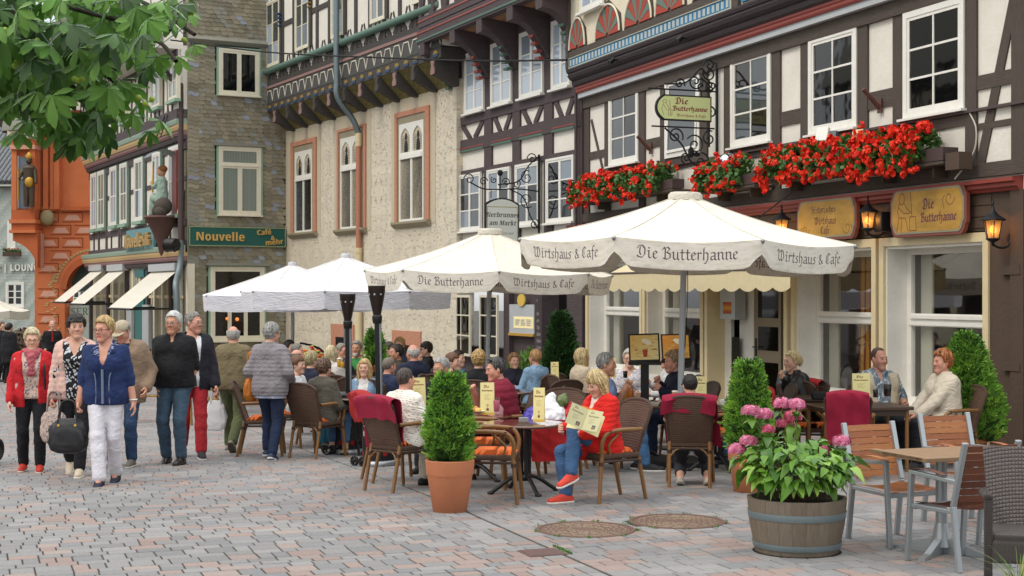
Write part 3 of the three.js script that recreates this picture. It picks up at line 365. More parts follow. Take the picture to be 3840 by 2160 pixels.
const g0=gp(o.x,o.Z),want=o.yTop !==undefined?(EYE+(CY-o.yTop)/FL*o.Z-g0.y)/J.top:1;root.scale.setScalar(clamp(want,.72,1.1));root.position.copy(g0);root.rotation.y=(o.yaw??0)*DEG;J.scale=root.scale.x;
root.J=undefined;person.last={root,J,g0,yaw:root.rotation.y};
return root;
}
const sitPose=(o={})=>({sit:true,hipY:.54,lean:.02,footL:[.11,.08,.42],footR:[-.11,.08,.42],handL:[.16,.16,.30],handR:[-.16,.16,.30],...o});
// house parts
function win(parent,o){
const{x0,x1,y0,y1,z=0.05,d=0.05,fw=0.06,cols=1,rows=1,sash=0.04,mun=0.022,mat=A.frame,glass=A.glass,sill=0,name='window',split,border}=o;
const w=sub(name,parent),fr=[bx(x0,x0+fw,y0,y1,z-d,z),bx(x1-fw,x1,y0,y1,z-d,z),bx(x0+fw,x1-fw,y1-fw,y1,z-d,z),bx(x0+fw,x1-fw,y0,y0+fw,z-d,z)];
const zs=z-0.012,zp=z-0.03,ix0=x0+fw,ix1=x1-fw,iy0=y0+fw,iy1=y1-fw;
const zones=split?[[iy0,iy0+(iy1-iy0)*split-0.025,o.colsB??cols,rows],[iy0+(iy1-iy0)*split+0.025,iy1,o.colsT??1,o.rowsT??1]]:[[iy0,iy1,cols,rows]];
if(split)fr.push(bx(ix0,ix1,zones[0][1],zones[1][0],z-d,z+0.012));
const pg=[];
for(const[a,b,nc,nr]of zones){const cw=(ix1-ix0)/nc;for(let c=0;c<nc;c++){const cx0=ix0+c*cw+0.002,cx1=cx0+cw-0.004;
fr.push(bx(cx0,cx0+sash,a,b,zp-0.01,zs),bx(cx1-sash,cx1,a,b,zp-0.01,zs),bx(cx0+sash,cx1-sash,b-sash,b,zp-0.01,zs),bx(cx0+sash,cx1-sash,a,a+sash,zp-0.01,zs));
const pc=o.paneCols??1,px0=cx0+sash,px1=cx1-sash,py0=a+sash,py1=b-sash,pw=(px1-px0)/pc,ph=(py1-py0)/nr;
for(let i=1;i<pc;i++)fr.push(bx(px0+i*pw-mun /2,px0+i*pw+mun /2,py0,py1,zp-0.008,zs-0.003));
for(let j=1;j<nr;j++)fr.push(bx(px0,px1,py0+j*ph-mun /2,py0+j*ph+mun /2,zp-0.008,zs-0.006));
for(let i=0;i<pc;i++)for(let j=0;j<nr;j++)pg.push([px0+i*pw,px0+(i+1)*pw,py0+j*ph,py0+(j+1)*ph]);
}}
part('frame',fr,mat,w);
for(const[a,b,c,e]of pg){const g=bx((a-b)/2,(b-a)/2,(c-e)/2,(e-c)/2,-.004,0);g.rotateX((R()-.5)*.03).rotateY((R()-.5)*.03).translate((a+b)/2,(c+e)/2,zp);const m=part('pane',g,Array.isArray(glass)?pick(glass):glass,w);}
if(border)part('border',[bx(x0-border,x0,y0-border,y1+border,z-d-0.02,z-0.015),bx(x1,x1+border,y0-border,y1+border,z-d-0.02,z-0.015),bx(x0,x1,y1,y1+border,z-d-0.02,z-0.015)],o.borderMat??A.greenP,w);
if(sill)part('sill',bx(x0-0.04,x1+0.04,y0-sill,y0-0.002,z-d,z+0.07),o.sillMat??mat,w);
return w;
}
function house(F,name,label){return thing(name,label,'building',[F.O.x,0,F.O.z],F.turn);}
function scrollPts(cx,cy,r,t0,turns,dir=1,z=0){const a=[];for(let i=0;i<=26;i++){const t=i /26,q=r*(1-0.86*t),an=t0+dir*t*turns*2*Math.PI;a.push([cx+q*Math.cos(an),cy+q*Math.sin(an),z]);}return a;}
// timber-framed inn on the right
const FB=facade(3840,18.1,Math.sin(20.3*DEG),Math.cos(20.3*DEG)),inn=house(FB,'timber_framed_inn','white and brown timber framed inn with shop windows below, at the right');
{
const X=(x,d)=>FB.X(x,d),Y=(x,y,d)=>FB.Y(x,y,d),xl=X(2186),xr=3.2,W=A.tB1,zt=0.035;
part('wall',[bx(xl,xr,3.2,6.05,-0.35,0)],A.white,inn);
const P=(a,b,y0=3.56,y1=5.83,z=zt+R()*0.004)=>part('timber_post',post(X(a),X(b),y0,y1,-0.05,z),W,inn);
const H=(x0,x1,y0,y1,z=zt-0.004-R()*0.006)=>part('timber_rail',bar(x0,(y0+y1)/2,x1,(y0+y1)/2,y1-y0,-0.05,z),W,inn);
[[2187,2214],[2272,2291],[2401,2423],[2481,2502],[2632,2657],[2721,2749],[2900,2932],[3009,3042],[3223,3260],[3355,3398],[3627,3669],[3800,3862],[4090,4140],[4300,4350]].forEach((q)=>P(...q));
H(xl,xr,5.80,6.02,zt+0.03);H(xl,xr,3.40,3.58,zt+0.04);
const wins=[[2291,2401,350,626],[2502,2632,297,596.5],[2749,2900,222,557],[3042,3223,147,509],[3398,3627,52,449]];
const gl=[[A.glassGrey,A.glass],[A.glassLight],[A.glassGrey,A.glassWarm],[A.glass],[A.glass]];
wins.forEach(([a,b,t,bt],i)=>{
const x0=X(a),x1=X(b),y0=Y(a,bt),y1=Y(a,t);H(x0,x1,y0-0.22,y0-0.004);H(x0,x1,y1+0.004,5.802);
if(i !==1){const w=win(inn,{x0,x1,y0,y1,z:0.06,d:0.08,fw:0.085,cols:1,paneCols:2,rows:3,sash:0.045,mun:0.03,glass:gl[i],sill:0.035});}
else{
const w=sub('window',inn);part('frame',[bx(x0,x0+.085,y0,y1,-.02,.06),bx(x1-.085,x1,y0,y1,-.02,.06),bx(x0+.085,x1-.085,y1-.085,y1,-.02,.06),bx(x0+.085,x1-.085,y0,y0+.085,-.02,.06)],A.frame,w);
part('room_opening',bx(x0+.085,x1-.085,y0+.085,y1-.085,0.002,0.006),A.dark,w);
const sx0=x0+.1,sx1=x1-.1,h=y1-y0-.2,s=part('sash',[bx(sx0,sx0+.05,0,h,0,.03),bx(sx1-.05,sx1,0,h,0,.03),bx(sx0+.05,sx1-.05,h-.05,h,0,.03),bx(sx0+.05,sx1-.05,0,.05,0,.03)].map((g)=>g.rotateX(-0.035).translate(0,y0+.09,.055)),A.frame,w);part('pane',bx(sx0+.05,sx1-.05,.05,h-.05,.01,.014).rotateX(-0.035).translate(0,y0+.09,.055),A.glassGrey,w);
}
});
[[2423,2481,525,560],[2932,3009,422,475],[3260,3355,349,414],[2214,2272,572,600]].forEach(([a,b,t,bt])=>H(X(a),X(b),Y(a,bt),Y(a,t)));
H(X(3669),X(3800),Y(3669,340),Y(3669,286));H(X(2932),X(3009),4.02,4.2);H(X(3669),X(3800),4.02,4.1);H(X(3862),xr,4.55,4.75);
const B=(x0,y0,x1,y1,w)=>part('timber_brace',bar(x0,y0,x1,y1,w,-0.05,zt-0.012),W,inn);
B(X(3680),Y(3680,620),X(3805),Y(3805,0),0.16);B(X(3890),5.8,X(4080),3.6,0.17);
B(X(2220),Y(2220,450),X(2266),Y(2266,650),0.07);
part('conduit',bar(xl+0.5,4.275,xr,4.275,0.035,0,0.075),A.brownPipe,inn);
const z1=0.42,u0=X(2160,0.2);
part('gutter_strip',bx(u0,xr,6.02,6.12,0,0.16),A.lightGrey,inn);
part("red_band",profile([[0.0,6.12],[.19,6.12],[.21,6.15],[.21,6.19],[.23,6.21],[.23,6.25],[0,6.25]],u0,xr),A.red,inn);
part('moulding',profile([[0,6.25],[.24,6.25],[.28,6.28],[.3,6.33],[.28,6.37],[.31,6.38],[.37,6.42],[.4,6.48],[.38,6.52],[.41,6.53],[.43,6.58],[.43,6.61],[0,6.61]],u0,xr),timber('#40363a'),inn);
part('upper_wall',bx(u0-0.05,xr,6.61,9,-0.3,z1-0.06),A.cream,inn);
part('upper_beam',bx(u0,xr,6.83,6.96,z1-0.06,z1),W,inn);
part('blue_band',bx(u0+0.1,X(2740,.4),6.635,6.815,z1-0.06,z1-0.02),M('#3d7da6',{rough:0.8,map:T.stain,rp:[2,2]}),inn);
part('band_edge',[bx(u0+.06,X(2745,.4),6.612,6.634,z1-0.06,z1),bx(u0+.06,X(2745,.4),6.816,6.829,z1-.06,z1),bx(u0+.06,u0+.1,6.634,6.816,z1-.06,z1),bx(X(2740,.4),X(2745,.4),6.634,6.816,z1-.06,z1)],M('#b9b8a4',{rough:0.8}),inn);
const ticks=[];for(let x=u0+0.16;x<X(2735,.4)-.08;x+=0.165)for(const o of[0,0.045])ticks.push(bx(x+o,x+o+0.02,6.665,6.785,z1-0.03,z1-0.012));part('white_bars',ticks,M('#dcd9c8',{rough:0.8}),inn);
part('upper_post',bx(u0-0.03,u0+0.1,6.62,9,z1-.06,z1+0.01),W,inn);part('upper_post',bx(X(2750,.4),X(2772,.4),6.61,9,z1-.06,z1+0.01),W,inn);
part('blue_band',bx(X(2778,.4),xr,6.66,6.83,z1-.06,z1-.02),M('#3d7da6',{rough:0.8}),inn);
const fr=M('#a5402f',{rough:0.8}),fg=M('#64766a',{rough:0.8}),rim=M('#dcd5c0',{rough:0.8});
for(const[cx,wpx]of[[2160,46],[2273,78],[2387,88],[2506,92],[2650,100]]){
const x=X(cx,z1),w=Math.max(0.32,X(cx+wpx /2,z1)-X(cx-wpx /2,z1))/2+0.05,f=sub('fan_panel',inn),red=[],gr=[];
part('backing',extr([[x-w-.09,6.97],[x+w+.09,6.97],[x+w+0.02,7.35],[x,7.72],[x-w-.02,7.35]],0.02).translate(0,0,z1-0.06),W,f);
for(let k=0;k<9;k++){const a=k*20*DEG,b=(k+1)*20*DEG-0.03,s=extr([[Math.cos(a)*.06,Math.sin(a)*.06],[Math.cos(a)*w,Math.sin(a)*.56],[Math.cos((a+b)/2)*w*1.02,Math.sin((a+b)/2)*.58],[Math.cos(b)*w,Math.sin(b)*.56],[Math.cos(b)*.06,Math.sin(b)*.06]],0.02).translate(x,7.0,z1-0.038);(k % 2?gr:red).push(s);}
part('red_petals',red,fr,f);part('green_petals',gr,fg,f);
const arc=[];for(let k=0;k<=16;k++)arc.push([x+Math.cos(k /16*Math.PI)*(w+.03),7.0+Math.sin(k /16*Math.PI)*.61,z1-0.015]);part('rim',tube(arc,0.022,32,6),rim,f);
}
win(inn,{x0:X(2180,z1),x1:X(2262,z1)+0.05,y0:Y(2188,48,z1),y1:8.6,z:z1+0.05,fw:0.07,cols:2,rows:3,glass:A.glassSky,sill:0.05});
const yT=2.70,lo=-0.75;
part('ground_wall',[bx(X(3712),xr,lo,3.2,-0.5,0.0),bx(X(2186),X(3712),2.72,3.2,-0.5,0.0),bx(X(2186),X(2200),lo,2.72,-0.5,0)],A.brown,inn);
const ledge=(y,m,nm)=>part(nm,profile([[0,y],[.06,y],[.08,y+.03],[.12,y+.05],[.12,y+.09],[.17,y+.11],[.17,y+.16],[0,y+.18]],X(2150),X(3838)),m,inn);
ledge(3.2,A.red,'red_ledge');
const bm=[];for(let k=0;k<3;k++)bm.push(bx(X(2190),X(3720),2.76+k*.145,2.89+k*.145,0,0.014));part('wall_board',bm,A.brown,inn);
for(const q of[[3770,3838,0.95,1.05],[3765,3838,2.15,2.27]])part('cross_rail',bx(X(q[0]),X(q[1]),q[2],q[3],0,0.06),A.brown,inn);part('corner_post',bx(X(3800),X(3850),lo,3.2,0,0.05),A.brown,inn);
const shop=(a,b,gx,o={})=>{
const x0=X(a),x1=X(b),w=sub('shop_window',inn),zb=-0.42,f=0.085;
const sur=(xa,xb)=>new THREE.CylinderGeometry(f,f,yT-lo,16).scale(1,1,0.7).translate((xa+xb)/2,(yT+lo)/2,0.0);
part('surround',[bx(x0,x0+.11,lo,yT,-.3,.03),bx(x1-.11,x1,lo,yT,-.3,.03),bx(x0+.11,x1-.11,yT-.12,yT,-.3,.03)],A.beige,w);
part('reveal',[bx(x0+.11,x0+.135,lo,yT-.12,zb,-.02),bx(x1-.135,x1-.11,lo,yT-.12,zb,-.02),bx(x0+.135,x1-.135,yT-.16,yT-.12,zb,-.02),bx(x0+.135,x1-.135,lo,0.35,zb,-.02)],A.frame,w);
const q0=x0+.135,q1=x1-.135,yt=1.58;
const fr=[bx(q0,q0+.1,.35,yT-.16,zb,zb+.07),bx(q1-.1,q1,.35,yT-.16,zb,zb+.07),bx(q0+.1,q1-.1,yT-.24,yT-.16,zb,zb+.07),bx(q0+.1,q1-.1,.35,.45,zb,zb+.07),bx(q0+.1,q1-.1,yt-.13,yt+.05,zb,zb+.07),bx(q0+.1,q1-.1,yt-.02,yt+.03,zb+.07,zb+.11),bx(q0+.06,q1-.06,yt-.115,yt-.06,zb+.07,zb+.095)];
part('frame',fr,A.frame,w);
part('pane',bx(q0+.1,q1-.1,yt+.05,yT-.24,zb+.03,zb+.034),A.shopGlass,w);part('pane',bx(q0+.1,q1-.1,.45,yt-.13,zb+.03,zb+.034),A.shopGlass,w);
const cur=[];const c0=q0+.12;for(let k=0;k<7;k++)cur.push(new THREE.CylinderGeometry(.03,.035,2.2,8).translate(c0+k*.035+(o.cur??0),1.5,zb-.12));part('curtain',cur,o.curMat??A.curtain,w);
return w;
};
A.shopGlass=new THREE.MeshPhysicalMaterial({color:0xffffff,roughness:0.02,transmission:1,thickness:0,ior:1.6});
shop(2200,2411);shop(2413,2641);
const yel=cloth('#b98f36'),rd=cloth('#8c2c22');
const wc=shop(2971,3290,0,{cur:.02});{const y=[],rdd=[];const c0=X(3100);for(let k=0;k<10;k++)(k % 3?y:rdd).push(new THREE.CylinderGeometry(.028,.045,2.1,8).translate(c0+k*.045,1.5,-.62));part('yellow_curtain',y,yel,wc);part('red_curtain',rdd,rd,wc);}
shop(3302,3712);
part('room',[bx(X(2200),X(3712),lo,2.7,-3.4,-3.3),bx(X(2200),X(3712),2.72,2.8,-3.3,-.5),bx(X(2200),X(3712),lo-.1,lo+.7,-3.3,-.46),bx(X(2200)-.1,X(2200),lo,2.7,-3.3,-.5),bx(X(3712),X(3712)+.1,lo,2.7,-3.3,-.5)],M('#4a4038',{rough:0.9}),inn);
const cb=canvasTex(256,512,(x,w,h)=>{x.fillStyle='#1d1f20';x.fillRect(0,0,w,h);x.strokeStyle='#8e4526';x.lineWidth=16;x.strokeRect(0,0,w,h);x.fillStyle='#c9cfd0';x.font='italic 44px serif';['Wir bie','Sie ge','Kaffee','Apfels','Waldb','mit Ei','mit Ca'].forEach((s,i)=>x.fillText(s,26,70+i*60));});part('chalkboard',face(.42,.85,X(3670),2.02,-.5),printed(cb),inn);
const d0=X(2651),d1=X(2963);part('door_recess',[bx(d0,d0+.1,lo,yT,-.3,.05),bx(d1-.12,d1-.02,lo,yT,-.3,.05),bx(d0,d1,yT-.12,yT+.02,-.3,.05)],A.beige,inn);
part('door_frame',[bx(d0+.1,d0+.33,lo,2.58,-.36,-.3),bx(X(2779,-.4),X(2832,-.4),lo,2.58,-.4,-.37)],A.frame,inn);
const door=sub('door',inn),q0=X(2834,-.4),q1=X(2934,-.4),dz=-.42,dm=M('#8d806a',{rough:0.6});part('leaf',[bx(q0,q1,lo+.35,2.5,dz,dz+.05)],dm,door);
[[.05,.75],[.95,1.35],[1.5,1.95],[2.05,2.4]].forEach(([a,b])=>part('panel',bx(q0+.14,q1-.08,a,b,dz+.05,dz+.056),A.glassWarm,door));part('handle',[bx(q0+.05,q0+.09,.8,1.15,dz+.05,dz+.065),rod([q0+.07,1.0,dz+.06],[q0+.07,1.0,dz+.12],.01),rod([q0+.07,1.0,dz+.12],[q0+.2,1.0,dz+.12],.011)],A.black,door);
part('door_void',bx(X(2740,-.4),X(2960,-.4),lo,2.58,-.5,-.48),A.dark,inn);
const mb=sub('post_box',inn),b0=X(2680),b1=X(2737);part('body',bx(b0,b1,1.46,2.02,-.3,-.1),A.lightGrey,mb);part('screen',face((b1-b0)*.55,.2,(b0+b1)/2,1.66,-.097),printed(canvasTex(64,64,(x)=>{const g=x.createLinearGradient(0,0,0,64);g.addColorStop(0,'#b3281a');g.addColorStop(.5,'#d9a12c');g.addColorStop(1,'#a6331c');x.fillStyle=g;x.fillRect(0,0,64,64);})),mb);
const mn=part('letter_slot',bx(X(2690),X(2716),.45,1.15,-.3,-.285),A.black,inn);
}
function profile(pts,x0,x1){
const s=new THREE.Shape(pts.map((q)=>new THREE.Vector2(q[0],q[1]))),g=new THREE.ExtrudeGeometry(s,{depth:x1-x0,bevelEnabled:false});
const p=g.attributes.position,n=g.attributes.normal,u=g.attributes.uv;
for(let i=0;i<p.count;i++){const a=p.getX(i),b=p.getY(i),c=p.getZ(i),na=n.getX(i),nb=n.getY(i),nc=n.getZ(i);p.setXYZ(i,x1-c,b,a);n.setXYZ(i,-nc,nb,na);u.setXY(i,x1-c,b+a);}
return g;
}
// brown timber-framed tavern beside it
const FC=facade(2188,31.0,Math.sin(25*DEG),Math.cos(25*DEG)),tav=house(FC,'timber_framed_tavern','narrow timber framed tavern with white casement windows and carved jetty brackets, in the middle');
{
const F=FC,X=(x,d)=>F.X(x,d),Y=(x,y,d)=>F.Y(x,y,d),W=A.tB2,x0=X(1706),x1=X(2188),zt=0.05;
part('wall',bx(x0,x1,2.6,10.4,-0.4,0),A.white,tav);
part('ground_wall',[bx(x0,X(1712),-0.8,2.9,-.4,.03),bx(X(1893),X(1913),-0.8,2.9,-.4,.03),bx(X(2010),X(2036),-.8,2.9,-.4,.03),bx(X(2130),x1,-.8,2.9,-.4,.03),bx(x0,x1,2.12,2.9,-.4,.02),bx(X(1712),X(1893),-.8,.6,-.4,.02),bx(X(1913),X(2010),-.8,2.12,-.4,-.1)],A.tB2,tav);
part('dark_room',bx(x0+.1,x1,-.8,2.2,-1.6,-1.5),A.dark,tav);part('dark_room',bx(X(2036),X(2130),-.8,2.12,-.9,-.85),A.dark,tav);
const P=(a,b,y0,y1,z=zt+R()*.006)=>part('timber_post',post(X(a),X(b),y0,y1,-.05,z),W,tav);
const Hs=(ax,ay,bxx,by,w,z=zt-.006-R()*.006,n='timber_rail')=>part(n,bar(X(ax),Y(ax,ay),X(bxx),Y(bxx,by),w,-.05,z),W,tav);
const yW1b=Y(1754,430),yW1t=Y(1754,205),yLt=Y(1732,659),yLb=Y(1732,869);
const up=[[1754,1825],[1852,1929],[1960,2048],[2080,2150]],low=[[1732,1813],[1838,1923],[1944,2033],[2060,2164]];
const ps=[[1706,1730],[1822,1850],[1928,1956],[2046,2078],[2164,2190]];ps.forEach(([a,b])=>{P(a,b,2.9,yW1t+.9);});
up.forEach(([a,b])=>{win(tav,{x0:X(a),x1:X(b),y0:yW1b,y1:yW1t,z:.1,d:.06,fw:.05,cols:2,rows:3,sash:.045,mun:.028,glass:[A.glassSky,A.glassLight,A.glassSky],sill:.05});});
low.forEach(([a,b])=>{win(tav,{x0:X(a),x1:X(b),y0:yLb,y1:yLt,z:.1,d:.06,fw:.05,cols:2,rows:3,sash:.045,mun:.03,glass:[A.glassGrey,A.glass,A.glassLight],sill:.05});});
const band=(yc,w,z,n)=>part(n??'timber_beam',bar(x0,yc,x1,yc,w,-.05,z),W,tav);
const yA1=yW1b-.06,yVt=Y(1748,468),yVb=Y(1748,527),yB=Y(1745,575),yC=Y(1745,643);
band((yA1+yVt)/2,yA1-yVt+.02,zt+.012);band((yVb+yB)/2+.02,yVb-yB-.02,zt+.02);band((yC+yLt)/2,.12,zt+.004);band(2.78,.3,zt+.03);
for(let i=0;i<4;i++){const a=X(ps[i][1])+.02,b=X(ps[i+1][0])-.02,m=(a+b)/2;for(const s of[-1,1])part('timber_brace',bar(s<0?a+.1:b-.1,yVt,m+s*.12,yVb,.15,-.05,zt-.012),W,tav);
part('green_strip',bx(a,b,yB+.02,yB+.07,zt-.02,zt+.03),A.greenB,tav);part('red_strip',bx(a,b,yB+.10,yB+.13,zt,zt+.024),A.red,tav);}
const d=1.0,yJ0=Y(1754,185),zj=d,yj=yJ0+.35;
part('timber_beam',bar(x0,yW1t+.14,x1,yW1t+.14,.3,-.05,zt+.02),W,tav);
const yBe=Y(1640,130,d);part('jetty_beam',bx(x0-.1,x1+.35,yBe-.05,yBe+.32,d-.22,d),W,tav);part('jetty_beam',bx(x0-.1,x1+.35,yBe+.36,yBe+.62,d-.24,d-.03),W,tav);part('green_strip',bx(x0-.1,x1+.35,yBe+.0,yBe+.05,d,d+.02),A.greenB,tav);part('red_strip',bx(x0-.1,x1+.35,yBe+.2,yBe+.24,d,d+.015),A.red,tav);part('red_strip',bx(x0-.1,x1+.35,yBe+.5,yBe+.54,d-.03,d-.015),A.red,tav);
part('upper_wall',bx(x0-.1,x1+.3,yBe+.62,yBe+3,-.2,d-.12),A.white,tav);
for(let i=0;i<9;i++){const a=x0+i*.82;part('timber_brace',bar(a,yBe+.62,a+.28,yBe+1.7,.15,d-.14,d-.06),W,tav);part('timber_brace',bar(a+.62,yBe+.62,a+.36,yBe+1.7,.15,d-.14,d-.065),W,tav);part('timber_post',post(a-.1,a+.06,yBe+.62,yBe+1.9,d-.14,d-.05),W,tav);}
const floral=canvasTex(512,256,(x,w,h)=>{x.fillStyle='#94714f';x.fillRect(0,0,w,h);const r=mulberry(4);x.lineWidth=6;for(let i=0;i<60;i++){x.strokeStyle=['#6f3b2c','#c09a62','#7a5a38','#a8452f'][i % 4];const cx=r()*w,cy=r()*h,q=14+r()*26;x.beginPath();for(let k=0;k<30;k++){const t=k /30*9,rad=q*(1-k /34);x.lineTo(cx+Math.cos(t+i)*rad,cy+Math.sin(t+i)*rad*.8);}x.stroke();}});
const fm=printed(floral,{rough:.85});
ps.forEach(([a,b],i)=>{
const xm=(X(a)+X(b))/2,s=new THREE.Shape();const yt=yBe-.03,yb=yW1t-.75;s.moveTo(0,yt);s.lineTo(d-.02,yt);s.lineTo(d-.02,yt-.3);s.quadraticCurveTo(d*.55,yt-.32,d*.42,yt-.62);s.quadraticCurveTo(d*.34,yb+.35,.09,yb);s.lineTo(0,yb);s.closePath();
const g=new THREE.ExtrudeGeometry(s,{depth:.28,bevelEnabled:true,bevelSize:.015,bevelThickness:.015,bevelSegments:1,curveSegments:10}).rotateY(-Math.PI /2).translate(xm+.14,0,0);const k=part('bracket',g,W,tav);
const st=[];[[.62,.47],[.78,.42],[.95,.37],[1.1,.32]].forEach(([dy,z],j)=>st.push(bx(xm-.11,xm+.11,yt-dy-.03,yt-dy+.03,z*d-.12,z*d+.004)));part('painted_notches',st,i % 2?A.red:A.greenB,k);
if(i<4){const a2=xm+.14,b2=(X(ps[i+1][0])+X(ps[i+1][1]))/2-.14;const yi=yW1t+.24,pl=new THREE.PlaneGeometry(b2-a2,Math.hypot(d-.25,yt-yi));pl.rotateX(Math.PI /2-Math.atan2(yt-yi,d-.25)).translate((a2+b2)/2,(yt+yi)/2,d*.5-.08);part('soffit_panel',pl,fm,tav);}
});
part('soffit',bx(x0-.1,x1+.3,yBe-.02,yBe+.02,0,d-.23),W,tav);
part('rain_pipe',[rod([x1-.08,2.9,.14],[x1-.08,yBe-.6,.14],.035),rod([x0+.1,2.9,.14],[x0+.1,yBe-.6,.14],.03)],W,tav);
const cas=(a,b,ytp,ybt,ang)=>{const w=sub('casement',tav),xa=X(a),xb=X(b),y1=Y(a,ytp),y0=Y(a,ybt),ww=Math.max(.6,(xb-xa)),f=[];const pp=[];f.push(bx(0,.06,y0,y1,0,.05),bx(ww-.06,ww,y0,y1,0,.05),bx(.06,ww-.06,y1-.06,y1,0,.05),bx(.06,ww-.06,y0,y0+.06,0,.05),bx(ww /2-.015,ww /2+.015,y0+.06,y1-.06,.005,.045));for(let j=1;j<3;j++)f.push(bx(.06,ww-.06,y0+(y1-y0)*j /3-.015,y0+(y1-y0)*j /3+.015,.008,.042));part('frame',f.map((g)=>g.rotateY(ang).translate(xa,0,.08)),A.frameOld,w);for(let i=0;i<2;i++)for(let j=0;j<3;j++)part('pane',bx(.06+i*(ww-.12)/2,.06+(i+1)*(ww-.12)/2,y0+(y1-y0)*j /3,y0+(y1-y0)*(j+1)/3,.022,.026).rotateY(ang).translate(xa,0,.08),A.glass,w);};
cas(1711,1807,1106,1327,-.12);cas(1815,1893,1106,1333,-.06);
const mc=sub('menu_case',tav),m0=X(1913)+.04,m1=X(2010)-.02,my0=Y(1913,1247),my1=Y(1913,1141);part('case',bx(m0,m1,my0,my1,-.1,.04),A.lightGrey,mc);part('sheet',bx(m0+.25,m1-.03,my0+.12,my1-.28,.04,.046),M('#f0e2ae',{emissive:'#e8cf86',emissiveIntensity:.22}),mc);
part('menu_print',face((m1-m0)-.36,(my1-my0)-.5,(m0+m1)/2+.11,(my0+my1)/2-.08,.0485),printed(canvasTex(128,128,(x)=>{x.fillStyle='#f0e6bf';x.fillRect(0,0,128,128);x.fillStyle='#333';for(let i=0;i<16;i++)for(let j=0;j<3;j++)if((i*7+j*3)% 5)x.fillRect(8+j*40,6+i*7.5,20+(i*13+j*7)% 14,3);})),mc);part('ledge',bx(m0,m1,my0-.06,my0,-.1,.07),A.gold,mc);
part('oval_sign',extr(Array.from({length:20},(_,i)=>[Math.cos(i /20*6.283)*.2,Math.sin(i /20*6.283)*.14]),.03).translate((m0+m1)/2+.05,my1+.1,.05),M('#d9b64e',{rough:.6}),mc);
part('chalk_writing',face(.28,1.3,X(2023),1.2,.034),printed(canvasTex(64,256,(x)=>{x.fillStyle='#3a3030';x.fillRect(0,0,64,256);x.fillStyle='#b9b3b3';x.font='italic 20px serif';['4','','Bio','am','Tag','Käse','Wein','Torte'].forEach((s,i)=>x.fillText(s,12,26+i*30));})),tav);
}
